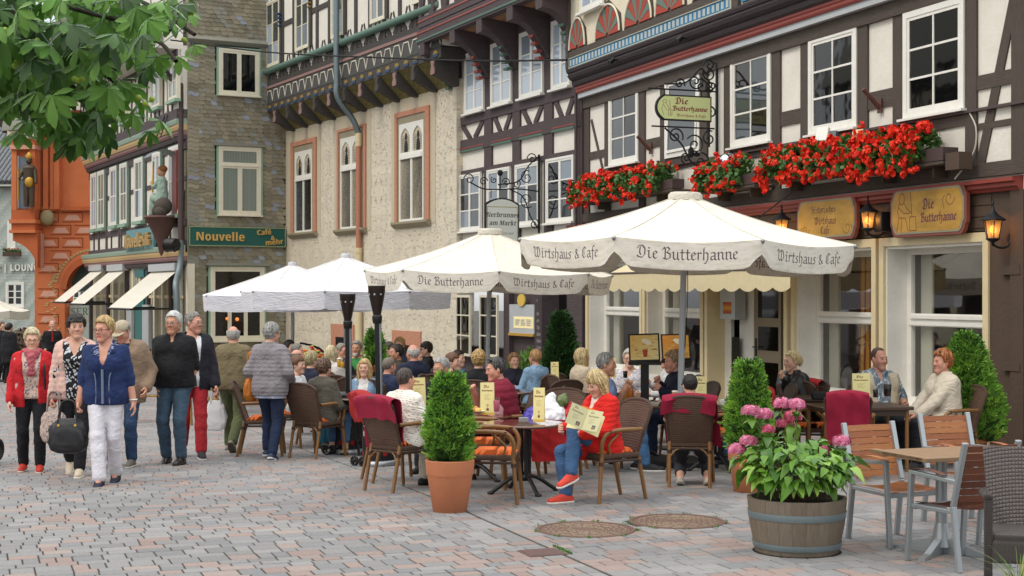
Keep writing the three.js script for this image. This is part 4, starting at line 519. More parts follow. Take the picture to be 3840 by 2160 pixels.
// rendered stone house with timber storey
const FD=facade(1705,36.9,Math.sin(28.8*DEG),Math.cos(28.8*DEG)),sto=house(FD,'roughcast_house','beige roughcast house with tall tracery windows under a jettied timber storey');
{
const F=FD,X=(x,d)=>F.X(x,d),Y=(x,y,d)=>F.Y(x,y,d),W=A.tB3,x0=X(1072),x1=X(1712),d=.63,ytop=Y(1072,487);
part('wall',bx(x0,x1,-1.2,ytop+.1,-.5,0),A.rough,sto);
part('corner_strip',bx(x0,x0+.35,-1.2,ytop,-.1,.015),A.smooth,sto);
const tall=(sl,sr,st,wl,wr,wt,wb)=>{
const w=sub('tracery_window',sto),a=X(sl),b=X(sr),t=Y(sl,st),p=X(wl),q=X(wr),pt=Y(wl,wt),pb=Y(wl,wb),cx=(p+q)/2;
part('render_border',[bx(a-.3,b+.3,pb-.1,t+.35,-.1,.012)],A.smooth,w);
part('stone_surround',[bx(a,p-.12,pb,t,-.1,.06),bx(q+.12,b,pb,t,-.1,.06),bx(p-.12,q+.12,pt+.2,t,-.1,.06)],A.sand,w);
part('stone_lining',[bx(p-.12,p,pb,pt+.2,-.1,.03),bx(q,q+.12,pb,pt+.2,-.1,.03),bx(p,q,pt,pt+.2,-.1,.03)],A.stoneGrey,w);
part('stone_sill',profile([[0,pb-.16],[.06,pb-.16],[.16,pb-.06],[.16,pb],[0,pb]],a-.05,b+.05),A.stoneGrey,w);
const h=pt-pb,ym=pb+h*.66,z=.045,f=[bx(p,p+.06,pb,pt,-.05,z),bx(q-.06,q,pb,pt,-.05,z),bx(p+.06,q-.06,pt-.05,pt,-.05,z),bx(p+.06,q-.06,pb,pb+.07,-.05,z),bx(p+.06,q-.06,ym-.06,ym+.05,-.05,z+.03),bx(cx-.045,cx+.045,pb+.07,ym-.06,-.05,z),bx(cx-.03,cx+.03,ym+.05,pt-.05,-.05,z)];
const ww=(q-p)/2;
for(const s of[0,1]){const l=p+s*ww+.02,r=l+ww-.04,m=(l+r)/2,hw=(r-l)/2,sh=new THREE.Shape();sh.moveTo(l,ym+.05);sh.lineTo(r,ym+.05);sh.lineTo(r,pt-.03);sh.lineTo(l,pt-.03);sh.closePath();const ho=new THREE.Path(),y1=ym+.12,y2=pt-.42;ho.moveTo(l+.07,y1);ho.lineTo(r-.07,y1);ho.lineTo(r-.07,y2);ho.quadraticCurveTo(r-.07,y2+.2,m,pt-.12);ho.quadraticCurveTo(l+.07,y2+.2,l+.07,y2);sh.holes.push(ho);f.push(extr(sh,.03).translate(0,0,.012));
part('leaded_pane',extr([[l+.05,y1-.02],[r-.05,y1-.02],[r-.05,y2],[m,pt-.1],[l+.05,y2]],.006).translate(0,0,.004),A.glass,w);
const le=[];for(let k=0;k<9;k++){const y=y1+k*(y2-y1)/8;le.push(bar(l+.06,y,r-.06,y+.1,.008,.004,.014),bar(l+.06,y+.1,r-.06,y,.008,.004,.0135));}le.push(ball(m,(y1+y2)/2+.25,.011,.08,[1,1.3,.1],10),ball(m,(y1+y2)/2-.08,.01,.13,[1,1.9,.08],10));part('leading',le,A.iron,w);
part('pane',bx(s?cx+.045:p+.06,s?q-.06:cx-.045,pb+.07,ym-.06,.006,.012),s?A.glass:A.glassGrey,w);}
part('frame',f,A.frame,w);return w;
};
tall(1095,1190,537,1110,1174,573,875);tall(1269,1376,490,1281,1362,522,862);tall(1486,1615,427,1502,1593,469,834);
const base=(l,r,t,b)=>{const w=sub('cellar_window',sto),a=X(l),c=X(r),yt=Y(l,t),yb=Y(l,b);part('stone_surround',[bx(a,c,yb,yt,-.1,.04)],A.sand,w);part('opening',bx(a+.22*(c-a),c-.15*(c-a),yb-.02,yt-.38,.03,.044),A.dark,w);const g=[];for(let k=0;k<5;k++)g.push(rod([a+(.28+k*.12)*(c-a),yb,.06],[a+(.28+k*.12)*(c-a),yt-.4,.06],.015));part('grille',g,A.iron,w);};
base(1245,1330,1214,1330);base(1474,1581,1238,1340);
const a0=X(1000,d),a1=X(1640,d)+.2,yB0=Y(1003,424,d),yG=Y(994,276,d);
const yc0=yB0+.02,band=yc0+.48;
part('upper_wall',bx(a0,a1,yc0+.3,yG+5,-.3,d-.03),A.white,sto);
part('sill_beam',bx(a0-.05,a1,yc0,yc0+.26,-.1,d),W,sto);
const cv=M('#4a4a48',{rough:.8}),blue=M('#2f4866',{rough:.7}),yl=M('#8f7638',{rough:.7}),pk=M('#8f716c',{rough:.8}),n=22,st=(a1-a0)/n,bl=[],ye=[],wh=[];
part('frieze_board',bx(a0-.05,a1,yc0+.27,yc0+.72,d-.03,d+.005),cv,sto);
for(let i=0;i<n;i++){const x=a0+(i+.5)*st;bl.push(extr([[x-.13,yc0+.04],[x+.13,yc0+.04],[x+.16,yc0+.11],[x-.16,yc0+.11]],.03).translate(0,0,d-.01));ye.push(extr([[x-.13,yc0+.115],[x+.13,yc0+.115],[x+.08,yc0+.2],[x-.08,yc0+.2]],.028).translate(0,0,d-.01));wh.push(bar(x-st*.5,yc0+.33,x-st*.25,yc0+.66,.03,d,d+.02),bar(x+st*.5,yc0+.33,x+st*.25,yc0+.66,.03,d,d+.02),bar(x-st*.25,yc0+.66,x+st*.25,yc0+.66,.03,d,d+.018));}
part('blue_blocks',bl,blue,sto);part('yellow_blocks',ye,yl,sto);part('white_tracery',wh,M('#cfc9b8',{rough:.8}),sto);part('pink_strip',bx(a0-.05,a1,yc0+.74,yc0+.82,d-.03,d+.03),pk,sto);part('timber_beam',bx(a0,a1,yc0+.82,yc0+.98,d-.03,d+.01),W,sto);
const yb=yc0+.98,yS=yG-.02,N=13,sp=(a1-a0)/N;
for(let i=0;i<N;i++){const x=a0+(i+.5)*sp,dz=d+.008+(i % 2)*.003;
part('timber_post',post(x-.09,x+.09,yb,yG+4.8,d-.05,dz),W,sto);
for(const s of[-1,1]){part('timber_brace',bar(x+s*sp*.40,yb,x+s*.07,yS,.16,d-.05,d-.004),W,sto);part('timber_brace',bar(x+s*sp*.16,yb,x+s*sp*.44,yb+.62,.07,d-.05,d-.012),W,sto);}}
part('gutter_beam',new THREE.CylinderGeometry(.1,.1,a1-a0+.2,12).rotateZ(Math.PI /2).translate((a0+a1)/2,yG,d+.06),M('#5b786c',{rough:.7,map:T.stain}),sto);
part('timber_beam',bx(a0,a1,yG+1.25,yG+1.4,d-.04,d+.006),W,sto);
for(const[l,r,b]of[[1000,1051,258],[1110,1161,196],[1245,1290,148],[1392,1446,92],[1548,1596,20]]){win(sto,{x0:X(l,d),x1:X(r,d),y0:Y(l,b,d),y1:Y(l,b,d)+2.1,z:d+.05,d:.08,fw:.07,cols:2,rows:3,sash:.04,glass:[A.glassSky,A.glassGrey,A.glassLight],mat:A.frameOld});part('carved_post',[post(X(r,d)+.03,X(r,d)+.17,Y(l,b,d),Y(l,b,d)+2.4,d-.05,d+.04)],W,sto);const cb=[];for(let k=0;k<4;k++)cb.push(bx(X(r,d)+.02,X(r,d)+.18,Y(l,b,d)+1.15+k*.12,Y(l,b,d)+1.2+k*.12,d+.03,d+.09+k*.02));part('painted_carving',cb,i3(blue,yl,pk),sto);}
const yw=ytop,NC=11,sc=(x1-x0+.4)/NC,olive=printed(canvasTex(256,256,(x)=>{x.fillStyle='#6d6338';x.fillRect(0,0,256,256);const r=mulberry(3);x.lineWidth=5;for(let i=0;i<50;i++){x.strokeStyle=i % 2?'#8d8348':'#4f4828';x.beginPath();const cx=r()*256,cy=r()*256;x.arc(cx,cy,8+r()*22,r()*6,r()*6+4);x.stroke();}}),{rough:.85});
for(let i=0;i<=NC;i++){const x=x0-.4+i*sc,s=new THREE.Shape([[-.02,yw-.12],[.12,yw-.10],[d-.1,yc0-.42],[d+.02,yc0-.4],[d+.02,yc0],[-.02,yc0+.02]].map((q)=>new THREE.Vector2(...q)));part('corbel',new THREE.ExtrudeGeometry(s,{depth:.22,bevelEnabled:false}).rotateY(-Math.PI /2).translate(x+.11,0,0),W,sto);part('corbel_face',[extr([[x-.1,yc0-.38],[x+.1,yc0-.38],[x+.12,yc0-.3],[x+.06,yc0-.18],[x+.11,yc0-.04],[x-.11,yc0-.04],[x-.06,yc0-.18],[x-.12,yc0-.3]],.025).translate(0,0,d+.022)],i % 2?pk:W,sto);
if(i<NC){const p=new THREE.PlaneGeometry(sc-.22,Math.hypot(d,yc0-yw+.1)).rotateX(Math.PI /2-Math.atan2(yc0-yw+.1,d)).translate(x+sc /2,(yc0+yw)/2-.02,d /2);part('soffit_panel',p,olive,sto);}}
const px=X(1285,d),px2=X(1360);
const pipe=thing('drainpipe','green grey drainpipe turning copper coloured, down the front of the roughcast house','drainpipe',[F.O.x,0,F.O.z],F.turn);
part('upper_pipe',tube([[px,yG+5,d+.18],[px,yc0+.2,d+.18],[px,yc0-.25,d+.16],[px+(px2-px)*.75,ytop-.35,.3],[px2,ytop-.75,.12]],.085,60,12),A.zinc,pipe);
part('lower_pipe',[rod([px2,ytop-1.1,.12],[px2,3.1,.12],.085)],A.copper,pipe);part('bottom_pipe',[rod([px2,3.1,.12],[px2,-1,.12],.09)],A.beige,pipe);part('collar',[rod([px2,ytop-1.1,.12],[px2,ytop-.72,.12],.1),rod([px2,3.05,.12],[px2,3.2,.12],.105)],A.beige,pipe);
}
function i3(a,b,c){i3.k=(i3.k??-1)+1;return[a,b,c][i3.k % 3];}
// slate-hung corner house
const FS=facade(1072,47.6,.883,-.469),sla=house(FS,'slate_hung_house','corner house hung all over with greenish grey slates');
{
const F=FS,X=(x,d)=>F.X(x,d),Y=(x,y,d)=>F.Y(x,y,d),x0=X(703),x1=X(1078),top=11.5;
part('wall',bx(x0,x1,-1.2,top,-.5,-.03),A.slateBase,sla);
const holes=[[818,970,181,354],[818,976,548,805],[787,989,1000,1278]].map(([a,b,t,bt])=>[X(a),X(b),Y(a,bt),Y(a,t)]);
const sh=new THREE.Shape();sh.moveTo(-.10,.21);sh.lineTo(.13,.21);sh.lineTo(.235,.01);sh.lineTo(.08,-.012);sh.quadraticCurveTo(.01,-.01,-.005,.03);sh.closePath();
const sg=new THREE.ExtrudeGeometry(sh,{depth:.016,bevelEnabled:false,curveSegments:3}).rotateX(-.11);
{const u=sg.attributes.uv,p=sg.attributes.position;for(let i=0;i<u.count;i++)u.setXY(i,p.getX(i),p.getY(i));}
const es=new THREE.ExtrudeGeometry(new THREE.Shape([[0,.17],[.2,.14],[.36,.17],[.36,.02],[.27,-.03],[.2,-.01],[.1,.03],[0,0]].map((q)=>new THREE.Vector2(...q))),{depth:.01,bevelEnabled:false}).rotateX(-.08);
const list=[],r=mulberry(21);
let y=-1,row=0;
while(y<top){const edge=.42;let x=x0+edge-r()*.2;while(x<x1-.1){const w=rr2(r,.75,1.05),l=w*.24;const yy=y+(x-x0)*.035*0;const inside=holes.some((h)=>x+l>h[0]-.02&&x<h[1]+.02&&yy>h[2]-.18&&yy<h[3]+.02);if(!inside)list.push([x,yy+r()*.012,w,r(),0]);x+=l;}list.push([x0+.01,y+r()*.01,1,r(),1]);y+=.132;row++;}
for(const h of holes)for(const s of[0,1])for(let q=h[2]-.1;q<h[3];q+=.14)list.push([s?h[1]+.07:h[0]-.42,q,.85,r(),2]);
const show=list.map((q,i)=>[q,Math.abs(q[1]-5)]).sort((a,b)=>a[1]-b[1]),m4=new THREE.Matrix4();
const nearI=show.slice(0,300).map((q)=>q[0]),restI=show.slice(300).map((q)=>q[0]);
const pos=(q)=>m4.compose(V(q[0],q[1],q[4]?.012:0),new THREE.Quaternion().setFromEuler(new THREE.Euler((q[3]-.5)*.05,0,(q[3]*7 % 1-.5)*.05+(q[4]?0:.05))),V(q[2],1+(q[3]-.5)*.15,1));
const ci=(q)=>{const b=(N2(q[0]*.8,q[1]*.8)+1)/2,k=q[3];if(k>.95)return 6;return Math.floor(clamp(b*3.2+k*2.8,0,5));};
for(const q of nearI){const m=new THREE.Mesh(q[4]?es:sg,A.slate[ci(q)]);m.name='slate';m.castShadow=m.receiveShadow=true;m.applyMatrix4(pos(q));sla.add(m);}
for(const kind of[0,1]){const ls=restI.filter((q)=>!!q[4]===!!kind),im=new THREE.InstancedMesh(kind?es:sg,A.slateMix,ls.length),c=new THREE.Color();ls.forEach((q,i)=>{im.setMatrixAt(i,pos(q));im.setColorAt(i,c.copy(A.slate[ci(q)].color).multiplyScalar(.85+.3*q[3]));});im.name='slates';im.userData.kind='stuff';im.castShadow=im.receiveShadow=true;sla.add(im);}
win(sla,{x0:holes[0][0],x1:holes[0][1],y0:holes[0][2],y1:holes[0][3],z:.09,d:.12,fw:.07,cols:2,rows:1,sash:.07,glass:[A.glass],mat:A.frameOld,border:.06,sill:.04});
win(sla,{x0:holes[1][0],x1:holes[1][1],y0:holes[1][2],y1:holes[1][3],z:.09,d:.12,fw:.07,cols:2,colsT:1,rows:1,split:.74,sash:.07,glass:[A.glassCur],mat:A.frameOld,border:.06,sill:.04});
win(sla,{x0:holes[2][0],x1:holes[2][1],y0:holes[2][2],y1:holes[2][3],z:.09,d:.12,fw:.09,cols:3,colsT:1,rows:1,split:.66,sash:.06,glass:[A.glass],mat:A.frameOld,border:.06,sill:.05});
part('window_ledge',[bx(holes[1][0]-.15,holes[1][1]+.15,holes[1][3]+.02,holes[1][3]+.1,-.02,.14),bx(holes[2][0]-.15,holes[2][1]+.15,holes[2][3]+.04,holes[2][3]+.12,-.02,.2)],A.slate[4],sla);
const yl=Y(900,163);part('slate_ledge',profile([[0,yl-.1],[.1,yl-.02],[.14,yl+.02],[0,yl+.16]],x0,x1),A.slate[4],sla);
part('return_slates',bx(x0-.0,x0+.02,-1.2,top,-.5,.02),A.slate[1],sla);
part('glass_lamp',[ball(X(846),Y(846,1195),.15,.05),ball(X(884),Y(884,1197),.15,.06)],M('#d98a4a',{emissive:'#ff9a50',emissiveIntensity:.6}),sla);
const s0=X(705),s1=X(1067),sy0=Y(705,922),sy1=Y(705,848),sg2=thing('shop_sign','long green signboard with raised gold letters on the slate front','sign',[F.O.x,0,F.O.z],F.turn);
part('board',bx(s0,s1,sy0,sy1,.05,.12),A.tealD,sg2);const e=.03;part('rim',[bx(s0,s1,sy1-e,sy1,.12,.135),bx(s0,s1,sy0,sy0+e,.12,.135),bx(s0,s0+e,sy0+e,sy1-e,.12,.135),bx(s1-e,s1,sy0+e,sy1-e,.12,.135)],M('#8f9a70',{rough:.6}),sg2);
const gl=M('#c9a25a',{rough:.5});const H=sy1-sy0;part('lettering',letters('Nouvelle',.43*H,.05).translate(s0+.2,sy0+.28*H,.12),gl,sg2);const L2=(s,x,y,rz,q)=>part('lettering',letters(s,q,.05).rotateZ(rz).translate(x,y,.12),gl,sg2);
L2('Café',s0+2.2,sy0+.6*H,.08,.26*H);L2('&',s0+2.66,sy0+.36*H,0,.22*H);L2('mehr',s0+2.48,sy0+.08*H,.1,.27*H);
}
function rr2(r,a,b){return a+(b-a)*r();}
// long white timber house running away down the street
const FE=facade(703,46.1,Math.sin(27.6*DEG),Math.cos(27.6*DEG)),caf=house(FE,'white_timber_house','white house with thin dark timbers and rows of sash windows, running off down the street');
{
const F=FE,X=(x,d)=>F.X(x,d),Y=(x,y,d)=>F.Y(x,y,d),W=A.tB5,x0=X(338),x1=0,zt=.04;
const yE=Y(630,226),yc=Y(690,527)+.2,yc2=Y(690,966);
part('wall',bx(x0,x1,yc2,yc,-.5,0),A.white,caf);
const P=(x,y0,y1,w=.13)=>part('timber_post',post(x-w /2,x+w /2,y0,y1,-.05,zt+R()*.006),W,caf),Hh=(y,w,z=zt-.006)=>part('timber_beam',bar(x0,y,x1,y,w,-.05,z),W,caf);
const wy1=Y(643,556),wy0=Y(643,809),cl=M('#c7a878',{rough:.7}),gr=M('#8fa493',{rough:.7}),pk=M('#8f6a68',{rough:.7});
const wl=[[349,371],[375,400],[422,447],[459,486],[514,546],[582,612],[643,685]];
const glc=[A.glassLight,A.glassSky,A.glassCur];
wl.forEach(([a,b])=>{const p=X(a),q=X(b);win(caf,{x0:p,x1:q,y0:wy0,y1:wy1,z:.12,d:.14,fw:.09,cols:1,paneCols:2,rows:2,sash:.06,mun:.05,mat:A.frame,glass:glc,border:.03,sill:.12,sillMat:A.greenP});P(q+.14,yc2+.5,yc-.2,.12);});
for(const x of[355,372,400,420,448,458,487,512,548,580,614,641,690])P(X(x),yc2+.4,wy0-.15,.1);
Hh(wy0-.28,.22);Hh(yc2+.36,.4,zt+.03);Hh(yc-.35,.28,zt+.01);Hh((wy0+wy1)/2,.16,zt-.02);
const corn=(y,nm)=>{part('grey_cornice',profile([[0,y],[.12,y],[.16,y+.08],[.16,y+.15],[0,y+.15]],x0,x1),W,caf);part('pink_cornice',profile([[0,y+.15],[.2,y+.15],[.24,y+.22],[.24,y+.3],[0,y+.3]],x0,x1),pk,caf);part('cream_cornice',profile([[0,y+.3],[.27,y+.3],[.31,y+.4],[.31,y+.48],[0,y+.48]],x0,x1),cl,caf);part('green_cornice',profile([[0,y+.48],[.34,y+.48],[.36,y+.58],[.36,y+.64],[0,y+.64]],x0,x1),gr,caf);};
corn(yc-.2);corn(yc2-.25);
part('upper_wall',bx(x0,x1,yc+.44,yE,-.3,.3),A.white,caf);part('upper_beam',bx(x0,x1,yc+.44,yc+.75,0,.34),W,caf);
for(let i=0;i<26;i++){const x=x0+.3+i*.55;part('timber_post',post(x-.05,x+.05,yc+.75,yE,.2,.335),W,caf);}
part('upper_rail',bx(x0,x1,yE-.2,yE,.2,.35),W,caf);
for(const[a,b]of[[577,611],[643,677],[515,543],[460,484],[420,440]])win(caf,{x0:X(a,.3),x1:X(b,.3),y0:Y(643,383,.3),y1:Y(643,246,.3),z:.42,d:.12,fw:.08,cols:2,rows:2,mat:A.frameOld,glass:glc,sill:.1,sillMat:A.greenP});
part('eaves',bx(x0,x1,yE,yE+.12,-.3,1.1),A.white,caf);part('eaves_gutter',new THREE.CylinderGeometry(.1,.1,x1-x0,10).rotateZ(Math.PI /2).translate((x0+x1)/2,yE+.14,1.15),A.brownPipe,caf);
part('roof',extr([[1.1,yE+.13],[-4,yE+5],[-4,yE+4.7],[1.1,yE+.122]],x1-x0).rotateY(-Math.PI /2).translate(x1,0,0),A.slate[4],caf);
part('shop_wall',bx(x0,x1,-1.3,yc2-.2,-1.2,-1.1),M('#6d675c',{rough:.9}),caf);
const sp=[];for(let i=0;i<=14;i++){const x=x0+i*(x1-x0)/14;part('shop_post',post(x-.12,x+.12,-1.3,yc2-.2,-.2,.02+R()*.01),i % 3?A.frameOld:W,caf);if(i<14&&i !==8){const wd=(x1-x0)/14;part('shop_pane',bx(x+.12,x+wd-.12,-.3,yc2-.7,-.1,-.09),pick([A.glass,A.glassGrey,A.glassLight]),caf);part('shop_mullion',[bx(x+wd /2-.04,x+wd /2+.04,-.3,yc2-.3,-.12,-.02),bx(x+.12,x+wd-.12,yc2-1.3,yc2-1.2,-.12,-.03),bx(x+.12,x+wd-.12,-1.3,-.3,-.15,-.02)],A.beige,caf);}}
part('teal_door',bx(X(512),X(543),-1.3,2.0,-.1,.05),A.teal,caf);part('teal_lintel',bx(X(512),X(545),Y(520,1040),Y(520,1010),-.1,.06),A.teal,caf);
part('notice_case',[bx(X(548),X(572),.0,1.5,.02,.14)],A.lightGrey,caf);part('notice_case',bx(X(485),X(505),.1,1.5,.02,.12),A.lightGrey,caf);
const s0=X(480,.3),s1=X(582,.3),sg=thing('shop_sign','faded blue green signboard with gold letters on the white timber front','sign',[F.O.x,0,F.O.z],F.turn),sy0=Y(480,946,.3),sy1=Y(480,866,.3);
part('board',bx(s0,s1,sy0,sy1,.28,.36),M('#5d8f95',{rough:.5}),sg);part('lettering',letters('Nouvelle',.46,.12).scale((s1-s0)*.62 /2.6,1,1).translate(s0+.1,(sy0+sy1)/2-.25,.36),M('#b99a63',{rough:.5}),sg);part('lettering',letters('Café',.26,.1).translate(s1-1.1,sy1-.45,.36),M('#b99a63',{rough:.5}),sg);part('lettering',letters('mehr',.26,.1).translate(s1-1.1,sy0+.15,.36),M('#b99a63',{rough:.5}),sg);
const xs=X(605,.5),ys=Y(605,810,.5),sta=thing('statue','painted wooden figure of a seated woman on a wall bracket under a small curved roof','statue',F.W(xs,ys,.5),F.turn);
const sm=M('#8fa596',{rough:.7}),sk=M('#c69a7d',{rough:.7});
part('canopy',new THREE.CylinderGeometry(.6,.6,.9,20,1,true,-.95,1.9).rotateZ(Math.PI /2).rotateX(-Math.PI /2).translate(.05,1.5,0),A.zinc,sta);part('canopy_rod',[rod([-.3,2.5,.1],[-.1,3.9,-.4],.02),rod([.3,2.5,.1],[.1,3.9,-.4],.02)],A.iron,sta);
part('bracket',lathe([[0,-1.3],[.06,-1.2],[.12,-.95],[.3,-.5],[.42,-.25],[.5,-.2],[.5,-.1],[.56,-.08],[.56,0],[0,0]],20),M('#5e4038',{rough:.7}),sta);
part('back_board',bx(-.08,.5,0,2.1,-.45,-.35),A.red,sta);
part('rock',[ball(.22,.3,0,.32,[1,.9,.9]),ball(.05,.15,.1,.22),ball(.35,.12,.1,.2)],M('#4f4840',{rough:.9}),sta);
part('robe',meshSDF([cone(V(.12,.5,0),V(.1,1.12,0),.2,.15),cone(V(.12,.5,.05),V(-.28,.6,.16),.17,.13),cone(V(-.28,.58,.16),V(-.34,.1,.18),.13,.15),cone(V(.1,1.16,.1),V(-.05,.92,.22),.07,.06),cone(V(-.05,.92,.22),V(-.34,1,.22),.055,.05)],.03,{k:.06,disp:(x,y,z)=>.02*N3(x*12,y*6,z*12)}),sm,sta);part('head',[ball(.08,1.42,.02,.15,[.9,1.1,1]),rod([.1,1.2,0],[.08,1.35,0],.07),rod([-.3,.95,.2],[-.42,1.1,.22],.05),ball(-.4,.05,.16,.12,[1.3,.7,1])],sk,sta);part('hair',ball(.12,1.5,-.02,.15,[1,.8,1]),M('#8d5a30',{rough:.7}),sta);part('staff',[rod([-.15,.75,.25],[-.2,1.75,.2],.03)],A.gold,sta);
const lp=solo('spotlight',[rod([0,0,0],[0,0,.35],.2,.22),rod([0,0,.35],[0,0,.37],.23),rod([0,-.1,0],[.3,-.2,-.2],.04)],A.black,'round black floodlight at the corner of the white timber house','lamp',F.W(X(662,.5),Y(662,918,.5),.5),F.turn-1.0);
const dpipe=thing('drainpipe','brown and grey drainpipe down the corner of the slate house','drainpipe',[F.O.x,0,F.O.z],F.turn);const yb=Y(692,900,.2);
part('upper_pipe',tube([[X(560,1.1),yE,1.1],[X(560,1.1)+.3,yE-.15,1.0],[-.5,Y(670,285,.3),.4],[-.08,Y(692,305,.2),.2],[-.05,Y(692,330,.2),.2],[-.05,6,.2],[-.05,yb,.2]],.09,70,10),A.brownPipe,dpipe);part('lower_pipe',tube([[-.05,yb,.2],[-.05,yb-.6,.2],[.1,yb-1.0,.3],[.5,yb-1.4,.5],[.6,yb-1.8,.5],[.6,yb-3,.5],[.6,-1,.5]],.1,50,10),A.zinc,dpipe);
[[346,391],[414,472],[572,669]].forEach(([a,b],i)=>{
const p=X(a,.1),q=X(b,.1),y1=Y(b,1012,.1),w=q-p,aw=thing('awning',['white sloping awning farthest along the shop front','white sloping awning in the middle of the three','white sloping awning nearest the slate corner, the largest of the three'][i],'awning',[F.O.x,0,F.O.z],F.turn),out=1.5,y0=y1-1.25;
const g=new THREE.PlaneGeometry(w,Math.hypot(out,y1-y0),6,4).rotateX(-Math.atan2(out,y1-y0)).translate((p+p+w)/2,(y0+y1)/2,.1+out /2);part('fabric',g,A.awnW,aw);part('cassette',bx(p-.05,p+w+.05,y1-.02,y1+.22,.02,.24),A.lightGrey,aw);part('front_bar',rod([p,y0,.1+out],[p+w,y0,.1+out],.035),A.iron,aw);part('arm',[rod([p+.1,y0+.02,.05],[p+.1,y0,.1+out],.03),rod([p+w-.1,y0+.02,.05],[p+w-.1,y0,.1+out],.03)],A.iron,aw);
});
}
// orange guild house with corner oriel
const FO=facade(350,60,1,.08),ora=house(FO,'orange_guild_house','bright orange guild house with painted stonework, an arch and a corner oriel');
{
const F=FO,X=(x,d)=>F.X(x,d),Y=(x,y,d)=>F.Y(x,y,d),x0=X(130),x1=X(352),ym=Y(250,785),yT=Y(250,418);
const aw=X(352)-X(200),ax=X(352),ay=Y(250,1085),rO=X(336)-X(215);
const sh=new THREE.Shape();sh.moveTo(x0,-1.4);sh.lineTo(x0,yT);sh.lineTo(x1+2,yT);sh.lineTo(x1+2,-1.4);sh.lineTo(ax+rO*.9,-1.4);sh.lineTo(ax+rO*.9,ay);sh.absarc(ax,ay,rO*.9,0,Math.PI,false);sh.lineTo(ax-rO*.9,-1.4);sh.closePath();
part('wall',new THREE.ExtrudeGeometry(sh,{depth:.9,bevelEnabled:false,curveSegments:24}).translate(0,0,-.9),A.orange,ora);
const ar=new THREE.Shape();ar.absarc(ax,ay,rO,0,Math.PI,false);ar.absarc(ax,ay,rO*.82,Math.PI,0,true);part('arch_ring',new THREE.ExtrudeGeometry(ar,{depth:.12,bevelEnabled:false,curveSegments:24}),A.orangeD,ora);
part('string_course',bx(X(128),x1,ym-.06,ym+.1,0,.2),A.orangeD,ora);
part('roof',extr([[0,yT],[6,yT+5],[6,yT],[0,yT-.1]],9).translate(-4.5,0,0).rotateY(0).translate(x0+1,.02,-9),A.slate[4],ora);part('eaves',bx(x0-.6,x1+1,yT,yT+.35,-.6,.5),A.white,ora);
const trap=[],tl=M('#8f3a1c',{rough:.9}),tp=M('#d8a58f',{rough:.9});const lines=[];
for(let r=0;r<12;r++){const y=ym-.45-r*.52;for(let c=0;c<4;c++){const x=x0+.15+c*1.02+(r % 2?-.5:0);if(x<x0-.2||x+.8>x1)continue;if(Math.hypot(x+.4-ax,Math.max(0,y-ay))<rO+.4)continue;const xa=Math.max(x,x0+.03);trap.push(extr([[xa+.08,y],[x+.78,y],[x+.64,y+.22],[xa+.22,y+.22]],.012));lines.push(bx(xa,x+.86,y-.08,y-.05,0,.014),bx(xa,x+.86,y+.3,y+.33,0,.014),bx(x+.84,x+.87,y-.08,y+.3,0,.013));}}
for(const g of trap)part('painted_block',g,tp,ora);part('painted_joint',lines,tl,ora);
const lv=[];for(let i=0;i<60;i++){const y=-1+i*.085,x=x0+.3+(N2(i,3)+1)*.35+(i % 2)*.22;if(y<ay+1)lv.push(ball(x,y,.005,.09,[1,.45,.1],6).rotateZ(0));}for(let i=0;i<16;i++){const t=.2+i /16*1.5,q=rO+.25;lv.push(ball(ax-Math.cos(t)*q,ay+Math.sin(t)*q,.01,.09,[1,.6,.1],6));}part('painted_leaves',lv,M('#b99b6a',{rough:.9}),ora);
const c0=X(135),c1=X(230),pl=[];for(const[a,b,z]of[[130,162,.45],[172,190,.3],[196,208,.22],[212,232,.3]])part('pilaster',bx(X(a),X(b),ym,yT-.2,-.1,z),A.orange,ora);part('panel',bx(X(172),X(214),ym+.3,yT-1,0,.12),A.orangeD,ora);
const carve=[];for(let i=0;i<14;i++)carve.push(ball(X(150)+i*.085*1.4,yT-.5+N2(i,8)*.15,.5,.1,[1,.8,.7],8));part('carved_frieze',carve,A.pinkish,ora);
part('consoles',[ball(X(186),ym-.35,.25,.3,[1,1.1,.8]),ball(X(118),ym-.4,.5,.3,[.9,1.3,.8])],M('#9c8f6a',{rough:.8}),ora);
const ox0=X(42,.8),ox1=X(130,.8),oy0=Y(60,870,.8),o=sub('oriel',ora);
for(let k=0;k<4;k++){const s=new THREE.Shape(),q=ox0+.05;s.moveTo(q,oy0-.05);s.lineTo(ox1+.1,oy0-.05);s.lineTo(ox1+.1,oy0-1.45);s.quadraticCurveTo(ox1-.1,oy0-.6,q,oy0-.35);s.closePath();part('base_rib',extr(s,.3).translate(0,0,.45-k*.38),k % 2?A.pinkish:A.orangeD,o);}part('parapet',bx(ox0,ox1,oy0,ym-.05,-.8,.8),A.orangeD,o);part('frieze',bx(ox0-.06,ox1+.06,oy0+.35,oy0+.5,-.8,.88),A.orange,o);part('frieze',bx(ox0-.06,ox1+.06,oy0-.04,oy0+.08,-.8,.88),A.orange,o);
part('corner_post',[bx(ox0,ox0+.22,ym-.05,Y(60,505,.8),.5,.8),bx(ox1-.22,ox1,ym-.05,Y(60,505,.8),.5,.8)],A.orange,o);part('body',bx(ox0+.05,ox1-.02,ym-.05,Y(60,505,.8),-.8,.6),A.orange,o);
part('window',bx(ox0+.28,ox0+.72,ym,ym+2.1,.6,.66),A.glassLight,o);part('window_frame',[bx(ox0+.22,ox0+.28,ym,ym+2.15,.6,.72),bx(ox0+.72,ox0+.78,ym,ym+2.15,.6,.72),bx(ox0+.28,ox0+.72,ym+1.2,ym+1.28,.6,.7)],A.lightGrey,o);
